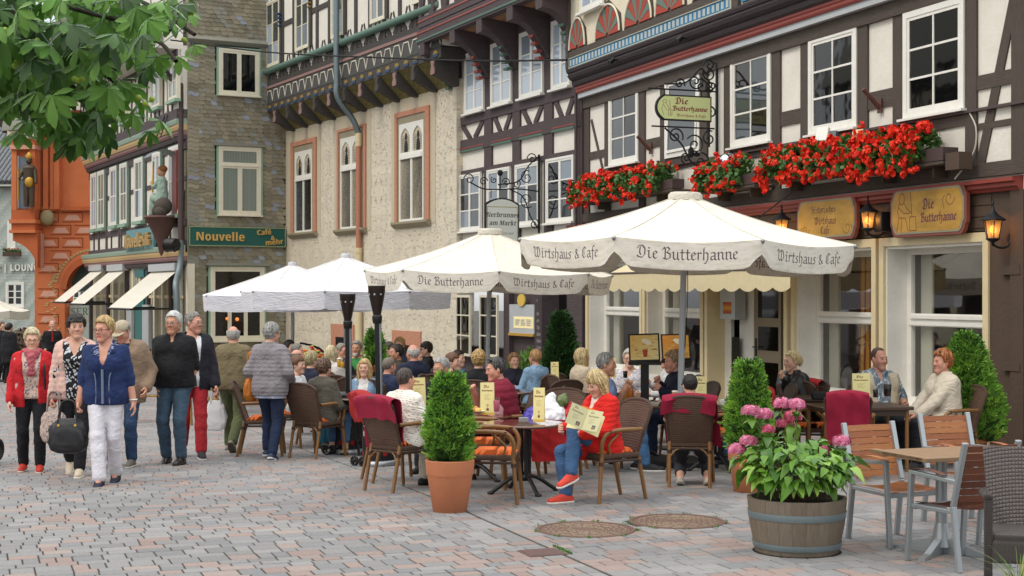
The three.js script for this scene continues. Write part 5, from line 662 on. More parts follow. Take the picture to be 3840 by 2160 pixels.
part('oriel_cornice',bx(ox0-.1,ox1+.1,Y(60,520,.8),Y(60,490,.8),-.8,.95),A.cream,o);part('oriel_cornice',bx(ox0-.02,ox1+.05,Y(60,560,.8),Y(60,545,.8),-.8,.9),A.pinkish,o);
part('oriel_roof',lathe([[1.15,0],[1.1,.4],[.8,.9],[.45,1.4],[.2,2.2],[0,2.6]],16).translate((ox0+ox1)/2,Y(60,490,.8),0),A.slate[4],o);
const st=thing('statue','dark armoured figure with a gold crown standing on the orange oriel','statue',F.W(X(105,1.1),Y(105,775,1.1),1.0),F.turn),sm=M('#54483a',{rough:.5,metal:.4});
part('body',[rod([-.12,0,0],[-.1,.95,0],.1,.14),rod([.12,0,0],[.1,.95,0],.1,.14),rod([0,.9,0],[0,1.5,0],.22,.24),ball(0,1.55,0,.23,[1.2,.7,.9]),rod([.24,1.5,0],[.34,.95,.12],.09,.07),rod([-.24,1.5,0],[-.36,1.1,.2],.09,.07),ball(0,1.86,0,.13,[.9,1.15,1])],sm,st);part('crown',lathe([[.12,1.95],[.15,2.08],[.1,2.1],[.05,2.2],[0,2.22]],12),A.gold,st);part('sash',[ball(.05,1.0,.12,.18,[1,1.3,.8]),rod([-.36,.3,.22],[-.36,1.5,.22],.03)],A.gold,st);
part('arch_glass',bx(ax-rO*.88,ax+1.5,ay-.1,ay+rO*.9,-.7,-.68),M('#5d726c',{rough:.06,phys:true}),ora);
const ks=solo('shop_banner',face(2.6,.55,0,0,0),printed(canvasTex(256,54,(x)=>{x.fillStyle='#cdd6c8';x.fillRect(0,0,256,54);x.fillStyle='#4f7a5e';x.font='40px serif';x.fillText('KAISERWO',4,42);})),'pale banner with green capital letters inside the orange arch','banner',F.W(X(296),Y(296,1168),-.5),F.turn);
}
// grey house closing the street at the far left
const FG=facade(150,82,1,.12),gre=house(FG,'grey_slated_house','pale grey slated house with a tiled roof at the end of the street');
{
const F=FG,X=(x,d)=>F.X(x,d),Y=(x,y,d)=>F.Y(x,y,d),x0=X(-260),x1=X(380),yE=Y(60,700);
const gm=['#a9b0a8','#b3b8b0','#9da69f'].map((c)=>M(c,{rough:.8}));
part('wall',bx(x0,x1,-2,yE,-.5,-.02),gm[2],gre);
const m4=new THREE.Matrix4(),g=bx(-.16,.16,-.1,.1,0,.02).rotateX(-.06),pts=[];for(let y=-1.5,r=0;y<yE;y+=.17,r++)for(let x=x0+(r % 2)*.16;x<X(150);x+=.32)pts.push([x,y]);for(const q of[0,1,2]){const l=pts.filter((_,i)=>i % 3===q),im=new THREE.InstancedMesh(g,gm[q],l.length);l.forEach((p,i)=>im.setMatrixAt(i,m4.compose(V(p[0],p[1],0),new THREE.Quaternion(),V(1,1,1))));im.name='wall_slates';im.userData.kind='stuff';gre.add(im);}
part('eaves',bx(x0,x1,yE,yE+.3,-.2,.5),M('#c9cbbf',{rough:.8}),gre);
const tm=M('#6f7173',{rough:.8}),rf=part('roof',extr([[.5,yE+.3],[-5.5,yE+4.8],[-5.5,yE+4.5],[.5,yE+.1]],x1-x0).rotateY(-Math.PI /2).translate(x1,0,0),tm,gre);const tg=new THREE.CylinderGeometry(.14,.14,.4,8,1,false,0,Math.PI).rotateZ(0),tp=[];const sl=Math.atan2(4.5,6);for(let r=0;r<18;r++)for(let c=0;c<44;c++)tp.push([X(150)-c*.27,r]);const im=new THREE.InstancedMesh(tg,tm,tp.length);tp.forEach(([x,r],i)=>im.setMatrixAt(i,m4.compose(V(x,yE+.3+r*.25+.05,.45-r*.335),new THREE.Quaternion().setFromEuler(new THREE.Euler(-Math.PI /2+sl,0,0)),V(1,1,1))));im.name='roof_tiles';im.userData.kind='stuff';gre.add(im);
for(const[a,b,t,bt]of[[24,92,1058,1150],[30,60,830,935],[270,330,1060,1150]])win(gre,{x0:X(a),x1:X(b),y0:Y(a,bt),y1:Y(a,t),z:.1,d:.1,fw:.1,cols:2,rows:3,sash:.06,mun:.05,glass:[A.glassWarm,A.glassGrey],sill:.08});
const lt=thing('house_lettering','white capital letters reading as lounge on the grey slated wall','sign',F.W(X(-14),Y(0,1016),.06),F.turn);part('lettering',letters('R | LOUNGE',.38,.06).scale(.94,1,1),A.frame,lt);
const fb=thing('flower_box','small planter of pink and red flowers on the grey house','flower box',F.W(X(55),Y(55,952),.2),F.turn);part('box',bx(-.5,.5,-.15,.12,0,.25),A.brown,fb);part('foliage',Array.from({length:14},(_,i)=>ball(-.45+i*.07,.2+N2(i,1)*.06,.15+N2(1,i)*.08,.1,[1,1,1],7)),leafMat('#4d7a35'),fb);part('flower',Array.from({length:9},(_,i)=>ball(-.4+i*.1,.28+N2(i,5)*.06,.2,.045,[1,1,1],6)),M('#d0466f'),fb);
const FW=facade(640,70,1,.3),wg=house(FW,'white_gabled_house','tall pale gabled house behind the white timber house, half hidden by leaves');part('wall',extr([[FW.X(330),8],[FW.X(720),8],[FW.X(720),18],[FW.X(520),22],[FW.X(330),17]],.5),A.white,wg);part('roof',[bar(FW.X(320),16.9,FW.X(520),22.1,.5,-.6,.7),bar(FW.X(520),22.1,FW.X(730),17.9,.5,-.6,.7)],A.slate[4],wg);
for(const x of[400,470])win(wg,{x0:FW.X(x),x1:FW.X(x)+.9,y0:12.5,y1:14.2,z:.6,d:.1,cols:2,rows:2,glass:A.glassSky});
}
{
const t=thing('opposite_house','dark timbered house row across the square, mirrored in the inn windows','building',[-30,0,-36],Math.PI /2+.1);part('wall',bx(-13,13,-1.2,10.5,-6,0),A.cream,t);part('roof',extr([[1,10.4],[-3,15],[-7,10.4]],27).rotateY(-Math.PI /2).translate(13.5,0,0),A.slate[4],t);for(let i=0;i<14;i++)part('timber_post',bx(-13+i*2,-12.6+i*2,-1.2,10.4,0,.05),A.tB1,t);for(const y of[3.2,6.4,9.8])part('timber_beam',bx(-13,13,y,y+.5,0,.08),A.tB1,t);for(let i=0;i<13;i++)for(const y of[1,4.2,7.4])part('window',bx(-12.2+i*2,-11+i*2,y,y+1.7,0,.04),A.glass,t);
}
// café furniture
function gridSurf(nu,nv,fn,thick){
const pos=[],uv=[],idx=[];const layer=(o)=>{for(let j=0;j<=nv;j++)for(let i=0;i<=nu;i++){const p=fn(i /nu,j /nv);pos.push(p[0],p[1],p[2]+o);uv.push(p[0],p[1]+p[2]*.5);}};
layer(thick /2);layer(-thick /2);const w=nu+1,L=w*(nv+1);
for(let j=0;j<nv;j++)for(let i=0;i<nu;i++){const a=j*w+i;idx.push(a,a+1,a+w+1,a,a+w+1,a+w,L+a,L+a+w+1,L+a+1,L+a,L+a+w,L+a+w+1);}
const rim=[];for(let i=0;i<nu;i++)rim.push([i,i+1]);for(let j=0;j<nv;j++)rim.push([j*w+nu,(j+1)*w+nu]);for(let i=nu;i>0;i--)rim.push([nv*w+i,nv*w+i-1]);for(let j=nv;j>0;j--)rim.push([j*w,(j-1)*w]);
for(const[a,b]of rim)idx.push(a,L+a,L+b,a,L+b,b);
const g=new THREE.BufferGeometry();g.setAttribute('position',new THREE.Float32BufferAttribute(pos,3));g.setAttribute('uv',new THREE.Float32BufferAttribute(uv,2));g.setIndex(idx);return toCreasedNormals(g,.9);
}
const backFn=(u,v)=>{const x=(u-.5)*2,top=.47-.05*Math.pow(Math.abs(x),4)-.02*x*x;return[x*(.205+.03*v),.45+top*v,-.2-.14*v-.045*(1-x*x)*Math.sin(v*2.2)];};
let chairProto;
function cafeChair(){
const t=thing('cafe_chair','','chair',[0,0,0]);
part('backrest',gridSurf(12,10,backFn,.022),A.wicker,t);
const rimP=[];for(let i=0;i<=10;i++)rimP.push(backFn(0,i /10));for(let i=1;i<=10;i++)rimP.push(backFn(i /10,1));for(let i=9;i>=0;i--)rimP.push(backFn(1,i /10));part('back_rim',tube(rimP,.017,60,7),A.wicker,t);
part('seat',rbox(.46,.05,.45,.02).translate(0,.425,.01),A.wicker,t);
part('cushion',gridSurf(8,8,(u,v)=>{const x=(u-.5)*2,z=(v-.5)*2,e=(1-x**8)*(1-z**8);return[x*.21,.453+.042*Math.pow(Math.max(0,e),.4),z*.2+.02];},.006).scale(1,1,1),A.orangeC,t);
for(const s of[-1,1]){
part('leg',rod([s*.235,0,.26],[s*.215,.44,.215],.018,.02),A.bamboo,t);part('leg',rod([s*.2,0,-.3],[s*.2,.46,-.2],.018,.02),A.bamboo,t);
part('arm',tube([[s*.215,.42,.215],[s*.235,.56,.225],[s*.245,.645,.17],[s*.25,.665,.05],[s*.245,.665,-.12],[s*.22,.66,-.23]],.021,28,8),A.bamboo,t);
part('arm_brace',tube([[s*.215,.44,.12],[s*.235,.53,.15],[s*.245,.63,.05]],.012,12,6),A.bamboo,t);
part('seat_rail',rod([s*.21,.38,.22],[s*.2,.38,-.22],.013),A.bambooD,t);
part('corner_brace',tube([[s*.2,.3,-.245],[s*.14,.37,-.225],[s*.06,.4,-.21]],.009,10,6),A.bamboo,t);part('corner_brace',tube([[s*.225,.28,.235],[s*.16,.36,.225],[s*.08,.39,.215]],.009,10,6),A.bamboo,t);
}
part('cross_rail',rod([-.2,.39,-.215],[.2,.39,-.215],.013),A.bambooD,t);part('cross_rail',rod([-.21,.39,.215],[.21,.39,.215],.013),A.bambooD,t);
const w=[];for(const[x,z,y]of[[.218,.222,.36],[.2,-.222,.36],[.243,.15,.65]])for(const s of[-1,1])w.push([s*x,y,z]);
for(const p of w)part('binding',new THREE.CylinderGeometry(.025,.025,.035,9).translate(...p),A.bambooD,t);
return t;
}
function chair(xF,Z,yaw,label,o={}){
const p=gp(xF,Z);if(!chairProto){chairProto=cafeChair();chairProto.userData.label=label;chairProto.userData.group='woven café chairs';chairProto.position.copy(p);chairProto.rotation.y=yaw*DEG;return chairProto;}
return dup(chairProto,label,p,yaw*DEG,'woven café chairs');
}
function blanket(xF,Z,yaw,label,mat=A.crimson,o={}){
const p=gp(xF,Z),w=o.w??.25,fr=o.front??.2,bk=o.back??.13,sk=o.skew??0,dx=o.dx??0,sd=R()*30;
const g=gridSurf(16,26,(u,v)=>{const L=fr+bk+.09,s=v*L,x=(u-.5)*2*w+dx+sk*(v-.5),fold=.007*Math.sin(u*17+sd)+.012*N3(u*3+sd,v*3,1);let y,z;const top=.925-.03*((u-.5)*2)**2;if(s<bk){y=top-(bk-s)-fold;z=-.42+(bk-s)*.2-fold-.012;}else if(s<bk+.09){const a=(s-bk)/.09*Math.PI;y=top+.03*Math.sin(a);z=-.36-.06*Math.cos(a)+fold*.4;}else{const d=s-bk-.09;y=top-d;z=-.30+d*.28+fold+.01;}return[x+.012*N3(v*4,sd,u),y,z];},.016);
return solo('blanket',g,mat,label,'blanket',p,yaw*DEG,'blankets over the chair backs');
}
function roundTable(xF,Z,h,r,label,turn=.3){
const t=thing('round_table',label,'table',gp(xF,Z),turn,'round café tables');
part('tabletop',lathe([[0,h-.03],[r-.02,h-.03],[r,h-.022],[r+.002,h-.01],[r-.008,h],[0,h]],48),A.table,t);
const col=[];for(let k=0;k<4;k++){const a=k*Math.PI /2,c=Math.cos(a)*.055,s=Math.sin(a)*.055;part('column',rod([c,.14,s],[c*1.1,h-.06,s*1.1],.021,.02),A.blackGloss,t);part('foot',tube([[c*.8,.17,s*.8],[c*2.6,.14,s*2.6],[c*5.2,.05,s*5.2],[c*6.2,.014,s*6.2]],.02,16,7),A.blackGloss,t);part('toe',ball(c*6.3,.016,s*6.3,.03,[1.2,.5,1.2],10),A.blackGloss,t);}
part('hub',[lathe([[0,.11],[.075,.12],[.08,.16],[.05,.2],[0,.2]],16)],A.blackGloss,t);part('top_plate',lathe([[0,h-.07],[.2,h-.04],[.2,h-.031],[0,h-.031]],16),A.blackGloss,t);
return t;
}
function squareTable(xF,Z,h,w,d,label,yaw,mat=A.tableDark){const t=thing('square_table',label,'table',gp(xF,Z),yaw*DEG,'dark square tables');part('tabletop',rbox(w,.04,d,.008).translate(0,h-.02,0),mat,t);for(const[sx,sz]of[[1,1],[1,-1],[-1,1],[-1,-1]])part('leg',rod([sx*(w /2-.06),0,sz*(d /2-.06)],[sx*(w /2-.06),h-.04,sz*(d /2-.06)],.022),A.bamboo,t);part('apron',[bx(-w /2+.05,w /2-.05,h-.1,h-.04,d /2-.07,d /2-.05)],A.bambooD,t);return t;}
const menuTex=(v)=>canvasTex(128,320,(x)=>{x.fillStyle=v?'#e2cf76':'#e8dc9a';x.fillRect(0,0,128,320);goth(x,'Die',30,52,18,'#6b2c1a',.15);gothC(x,'Butterhanne',64,86,10.5,'#6b2c1a',.16);x.fillStyle='#a08a4a';for(let i=0;i<5;i++)x.fillRect(34,120+i*12,60-(i % 3)*12,2.5);x.strokeStyle=x.fillStyle='#7a3a22';x.lineWidth=3;x.beginPath();x.moveTo(64,215);x.lineTo(64,262);x.stroke();x.beginPath();x.ellipse(64,240,12,24,0,3.4,6.0);x.stroke();x.fillRect(52,256,24,24);x.fillStyle='#d9b94c';x.fillRect(0,296,128,24);});
const menuM=[printed(menuTex(0)),printed(menuTex(1))],paper=M('#e6dca6',{rough:.7});
function menuCard(xF,yF,Z,label,yaw=0,h=.32,w=.125){const t=thing('menu_card',label,'menu',at(xF,yF,Z),yaw*DEG,'upright menu cards');for(const s of[-1,1]){part('card',bx(-w /2,w /2,0,h,-.0015,.0015).rotateX(s*-.10).translate(0,0,s*.034),paper,t);part('print',face(w-.004,h-.004,0,h /2,.0025).rotateX(-.10).translate(0,0,.034).rotateY(s>0?0:Math.PI),menuM[s>0?0:1],t);}return t;}
const glassM=new THREE.MeshPhysicalMaterial({color:0xffffff,roughness:.03,transmission:1,thickness:.0,ior:1.4});
function drink(xF,yF,Z,label,o){const t=thing(o.n??'glass',label,'glass',at(xF,yF,Z)),h=o.h??.16,r=o.r??.036;part('glass',lathe([[0,0],[r*.8,0],[r*.82,.01],[r,h],[r-.003,h],[r*.78,.012],[0,.012]],20),glassM,t);if(o.c)part('drink',lathe([[0,.013],[r*.77,.013],[r*lerp(.77,.97,o.f??.8),h*(o.f??.8)],[0,h*(o.f??.8)]],18),M(o.c,{rough:.15,phys:true}),t);if(o.foam)part('foam',lathe([[0,h*o.f],[r*.95,h*o.f],[r*.97,h*o.f+.02],[0,h*o.f+.025]],16),M('#efe6d2',{rough:.8}),t);return t;}
function plate(xF,yF,Z,label,food){const t=thing('plate',label,'plate',at(xF,yF,Z));part('dish',lathe([[0,0],[.07,0],[.115,.016],[.118,.02],[.07,.006],[0,.006]],24),M('#eceae6',{rough:.2}),t);if(food)part('food',food.map(([x,y,z,r,c])=>paint(ball(x,y,z,r,[1.3,.7,1],10),lin(c))),M('#ffffff',{vertexColors:true,rough:.6}),t);return t;}
A.seam=M('#cfc8ba',{rough:.9});
function umbrella(xF,Z,eave,rise,Rr,phase,tilt,label,o){
const t=thing('market_umbrella',label,'umbrella',gp(xF,Z),0,o.group),vh=o.val??.29,C=[];
for(let k=0;k<8;k++){const a=(phase+45*k)*DEG;C.push(V(Rr*Math.cos(a),eave,-Rr*Math.sin(a)));}
const top=V(0,eave+rise,0),m=o.mat;
for(let k=0;k<8;k++){
const a=C[k],b=C[(k+1)% 8],nu=8,nv=8,pos=[],uv=[],idx=[];
for(let j=0;j<=nv;j++)for(let i=0;i<=nu;i++){const e=a.clone().lerp(b,i /nu),s=j /nv,p=top.clone().lerp(e,Math.max(.05,s));const sag=.06*Math.sin(i /nu*Math.PI)*s+.05*Math.sin(s*Math.PI);p.y-=sag*(o.sag??1);p.y+=.004*N2(p.x*3,p.z*3);pos.push(p.x,p.y,p.z);uv.push(p.x*.5,p.z*.5);}
for(let j=0;j<nv;j++)for(let i=0;i<nu;i++){const q=j*(nu+1)+i;idx.push(q,q+nu+1,q+nu+2,q,q+nu+2,q+1);}
const g=new THREE.BufferGeometry();g.setAttribute('position',new THREE.Float32BufferAttribute(pos,3));g.setAttribute('uv',new THREE.Float32BufferAttribute(uv,2));g.setIndex(idx);g.computeVertexNormals();part('canopy_panel',g,m,t);
const L=a.distanceTo(b),W2=24,H2=6,vp=[],vu=[],vi=[];const dir=b.clone().sub(a).normalize(),out=a.clone().add(b).setY(0).normalize();
for(let j=0;j<=H2;j++)for(let i=0;i<=W2;i++){const u=i /W2,v=j /H2,ed=Math.min(u,1-u)*L;const hgt=o.plain?vh*(1-.08*Math.exp(-ed*40)):vh*(.52+.48*sst(0,.17,ed));const p=a.clone().addScaledVector(dir,u*L);p.y-=hgt*v+.045*Math.sin(u*Math.PI)*(o.sag??1)*(1-v*.0);p.addScaledVector(out,-.02*v+.008*Math.sin(u*9+k)*v+.006*N2(u*6,v*3+k));vp.push(p.x,p.y,p.z);vu.push(u,1-v*hgt /vh);}
for(let j=0;j<H2;j++)for(let i=0;i<W2;i++){const q=j*(W2+1)+i;vi.push(q,q+W2+1,q+W2+2,q,q+W2+2,q+1);}
const vg=new THREE.BufferGeometry();vg.setAttribute('position',new THREE.Float32BufferAttribute(vp,3));vg.setAttribute('uv',new THREE.Float32BufferAttribute(vu,2));vg.setIndex(vi);vg.computeVertexNormals();part('valance',vg,o.vm?o.vm[k % o.vm.length]:m,t);
part('rib',rod(V(0,eave+rise-.22,0),a.clone().setY(eave-.035),.014,.012,6),A.steel,t);part('strut',rod(V(0,eave-.12,0).lerp(V(0,eave+.1,0),.2),a.clone().lerp(top,.5).setY(eave+rise*.4-.13),.01,.01,6),A.steel,t);
part('seam',tube([0,.25,.5,.75,1].map((s)=>{const p=top.clone().lerp(a,Math.max(.05,s));p.y-=.05*Math.sin(s*Math.PI)*(o.sag??1)-.004;return p;}),.005,16,4),A.seam,t);part('rib_end',ball(a.x,a.y-.015,a.z,.022,[1,1,1],8),A.steel,t);
}
part('cap',o.plain?lathe([[.0,top.y+.06],[.07,top.y+.05],[.09,top.y+.02],[.09,top.y-.05]],16):lathe([[0,top.y+.03],[.17,top.y+.02],[.2,top.y-.01],[.2,top.y-.07]],8),m,t);
part('pole',rod([0,0,0],[0,top.y-.05,0],o.pr??.036,o.pr??.036,14),o.pole??A.lightGrey,t);part('slider',rod([0,eave-.14,0],[0,eave-.02,0],.07,.07,8),o.pole??A.steel,t);
part('base',[bx(-.4,.4,0,.07,-.4,.4)],A.iron,t);part('cord',tube([[.035,eave-.1,.02],[.05,eave-.6,.03],[.034,eave-1.2,.02]],.005,16,5),A.rubber,t);
t.rotation.z=tilt;return t;
}
const valTex=(s,soil)=>canvasTex(1024,192,(x,w,h)=>{x.fillStyle='#e9e3d6';x.fillRect(0,0,w,h);const r=mulberry(s.length);for(let i=0;i<500;i++){x.fillStyle=`rgba(120,110,85,${.02 + .035 * r()})`;x.beginPath();x.ellipse(r()*w,h-Math.pow(r(),2.2)*h,6+r()*40,2+r()*10,0,0,7);x.fill();}const W=gothWidth(s),z=Math.min(58,700 /W);gothC(x,s,w /2,122,z,'#55464e',.075);});
const fabP=(t)=>new THREE.MeshPhysicalMaterial({map:t,roughness:.95,transmission:.08,thickness:0,bumpMap:rep(T.cloth,20,6),bumpScale:.001});
const vWirt=fabP(valTex('Wirtshaus & Cafe')),vDie=fabP(valTex('Die Butterhanne'));
umbrella(2546,17,2.56,.58,2.0,197,-.024,'large cream umbrella with lettered valance, nearest the camera by the shop entrance',{mat:A.canvas,vm:[vWirt,vDie],group:'cream lettered umbrellas'});
umbrella(1824,23.4,2.47,.68,1.98,185,-.02,'cream lettered umbrella second from the right, half behind the largest one',{mat:A.canvas,vm:[vWirt,vDie],group:'cream lettered umbrellas'});
umbrella(1296,28,2.29,.66,2.03,176,0,'plain white umbrella behind the two tall heaters',{mat:A.canvasW,plain:1,val:.33,sag:.4,group:'plain white umbrellas'});
umbrella(1096,31.5,2.29,.66,2.0,172,0,'plain white umbrella farthest left on the terrace, before the slate house',{mat:A.canvasW,plain:1,val:.33,sag:.4,pole:A.lightGrey,group:'plain white umbrellas'});
umbrella(-25,52,2.2,.45,1.3,180,0,'pale beige umbrella at the far left edge before the grey house',{mat:A.canvas,plain:1,group:'distant beige umbrellas'});
umbrella(300,66,2.1,.5,1.6,180,0,'pale beige umbrella seen through the orange arch',{mat:A.canvas,plain:1,group:'distant beige umbrellas'});
function heater(xF,Z,top,label,tilt){
const t=thing('patio_heater',label,'patio heater',gp(xF,Z),.4,'tall gas heaters');
part('base_ring',lathe([[0,0],[.23,0],[.24,.02],[.23,.06],[.2,.07],[0,.07]],32),A.steel,t);part('gas_housing',lathe([[.2,.07],[.2,.3],[.203,.3],[.203,.315],[.2,.315],[.2,.56],[.203,.56],[.203,.58],[.2,.58],[.2,.74],[.18,.77],[0,.775]],32),A.blackGloss,t);
for(let k=0;k<8;k++){const a=k*Math.PI /4;part('vent_hole',new THREE.CircleGeometry(.028,14).translate(0,.15,.2015).rotateY(a),A.redC,t);}part('knob_hole',new THREE.CircleGeometry(.045,16).translate(0,.65,.2015).rotateY(-.3),A.black,t);
part('lettering',new THREE.PlaneGeometry(.14,.16).translate(0,.42,.206).rotateY(-1.05),new THREE.MeshStandardMaterial({map:canvasTex(128,128,(x)=>{x.fillStyle='#1b1c1e';x.fillRect(0,0,128,128);x.strokeStyle='#dcdcd6';x.lineWidth=8;x.beginPath();for(let i=0;i<4;i++){x.moveTo(20+i*28,20);x.lineTo(32+i*26,56);x.moveTo(16+i*26,70);x.lineTo(16+i*26,112);x.lineTo(34+i*26,112);x.moveTo(14+i*26,90);x.lineTo(34+i*26,86);}x.stroke();}),roughness:.5}),t);
part('pole',rod([0,.77,0],[0,top-.42,0],.034,.034,14),A.blackGloss,t);part('flue',rod([.025,.8,.02],[.025,top-.42,.02],.018,.018,10),A.steel,t);part('collar',lathe([[.034,top-.44],[.05,top-.44],[.06,top-.36],[.05,top-.34],[.034,top-.34]],20),A.black,t);
part('head',lathe([[.045,top-.34],[.07,top-.22],[.098,top-.08],[.1,top-.02],[.105,top],[.095,top],[.09,top-.08],[.045,top-.32]],28),M('#3b3330',{rough:.3,metal:.6}),t);for(let k=0;k<8;k++){const a=k*Math.PI /4;part('air_hole',new THREE.CircleGeometry(.011,10).translate(0,top-.1,.0965).rotateX(0).rotateY(a+.2),A.lightGrey,t);}
for(const s of[0,1]){part('wheel',[new THREE.TorusGeometry(.045,.018,8,18).translate(0,.065,0).rotateY(Math.PI /2+.5).translate(-.24-s*.06,0,.1-s*.12),rod([-.2-s*.06,.065,.1-s*.12],[-.27-s*.06,.065,.1-s*.12],.02)],A.rubber,t);}
t.rotation.z=tilt;return t;
}
heater(1306,18.6,2.02,'black patio heater left of the pair, with a barrel shaped base',.004);heater(1425,17.0,2.08,'patio heater right of the pair, its base behind the chairs',.02);
function teakChair(xF,Z,yaw,label,dark){
const t=thing('teak_chair',label,'chair',gp(xF,Z),yaw*DEG,'teak slat chairs with silver frames'),w=.235,F=A.alu,wood=dark?A.teakD:A.teak;
for(const s of[-1,1]){const leg=(a,b)=>{const g=rbox(.042,V(...a).distanceTo(V(...b)),.03,.006);const d=V(...b).sub(V(...a)).normalize();g.applyQuaternion(new THREE.Quaternion().setFromUnitVectors(V(0,1,0),d));const c=V(...a).lerp(V(...b),.5);return g.translate(c.x,c.y,c.z);};
part('leg',leg([s*w,0,-.27],[s*w,.45,-.21]),F,t);part('back_post',leg([s*w,.45,-.21],[s*w,.9,-.33]),F,t);part('leg',leg([s*(w+.015),0,.26],[s*(w+.015),.64,.21]),F,t);part('arm_bar',leg([s*(w+.015),.645,.225],[s*w,.62,-.25]),F,t);part('armrest',gridSurf(4,12,(u,v)=>[s*(w+.012)+(u-.5)*.055,.665+.02*Math.sin(v*3)-.008*v,.23-v*.36],.016),pick(wood),t);part('seat_rail',leg([s*(w-.005),.40,.22],[s*(w-.005),.41,-.23]),F,t);}
part('front_rail',rbox(.45,.04,.025,.005).translate(0,.395,.21),F,t);
for(let k=0;k<8;k++){const v=k /8,y=.48+v*.40,z=-.222-(y-.45)*.267;part('back_slat',gridSurf(8,1,(u,q)=>[(u-.5)*.43,y+q*.045,z-.028*Math.sin(u*Math.PI)-q*.011],.014),pick(wood),t);}
for(let k=0;k<8;k++){const z=-.2+k*.054;part('seat_slat',gridSurf(8,1,(u,q)=>[(u-.5)*.44,.435-.022*Math.sin(u*Math.PI)-(k===7?.01*q:0),z+q*.046],.014),pick(wood),t);}
return t;
}
teakChair(3355,11.35,24,'teak slat chair with silver frame behind the wooden table, the left one facing the camera');
teakChair(3625,12.2,18,'teak slat chair with silver frame facing the camera, right behind the wooden table');
teakChair(3598,10.42,-156,'darker teak slat chair on the near side of the wooden table',1);
teakChair(3850,11.0,-80,'teak slat chair at the right end of the wooden table, cut off by the frame',1);
{
const t=thing('wooden_table','weathered square wooden table on a single silver column at the right','table',gp(3530,10.88),20.3*DEG),h=.745,w=.76;
for(let k=0;k<6;k++)part('plank',rbox(w,.028,.098,.003).translate(0,h-.014,-.25+k*.1),A.teakT,t);part('edge_board',[rbox(.06,.03,.7,.004).translate(-w /2+.03,h-.012,0)],A.teakT,t);part('edge_board',rbox(w+.02,.03,.05,.004).translate(0,h-.0125,.326),A.teakT,t);
part('column',rod([0,.1,0],[0,h-.03,0],.042,.042,18),A.alu,t);part('column_foot',lathe([[.085,.05],[.07,.1],[.05,.2],[.043,.22]],16),A.alu,t);for(const a of[.6,2.17,3.74,5.31])part('foot',extr([[0,0],[.42,0],[.42,.018],[.3,.03],[.06,.11],[0,.11]],.05).translate(0,0,-.025).rotateY(a),A.alu,t);
}
{
const t=thing('wicker_armchair','dark grey wicker armchair cut off by the right edge','chair',gp(3866,9.2),-14*DEG),m=A.wickerD;
part('backrest',gridSurf(12,12,(u,v)=>{const x=(u-.5)*2;return[x*(.235+.03*v),.42+.5*v,-.22-.12*v-.05*(1-x*x)];},.03),m,t);part('seat',rbox(.48,.08,.46,.02).translate(0,.4,0),m,t);part('apron',rbox(.5,.14,.48,.02).translate(0,.33,0),m,t);
for(const s of[-1,1]){part('arm',rbox(.06,.04,.46,.018).rotateX(-.05).translate(s*.27,.655,0),A.wickerD,t);part('leg',rbox(.05,.66,.05,.01).translate(s*.27,.33,.2),m,t);part('leg',rbox(.05,.46,.05,.01).rotateX(.1).translate(s*.24,.22,-.22),m,t);}
}
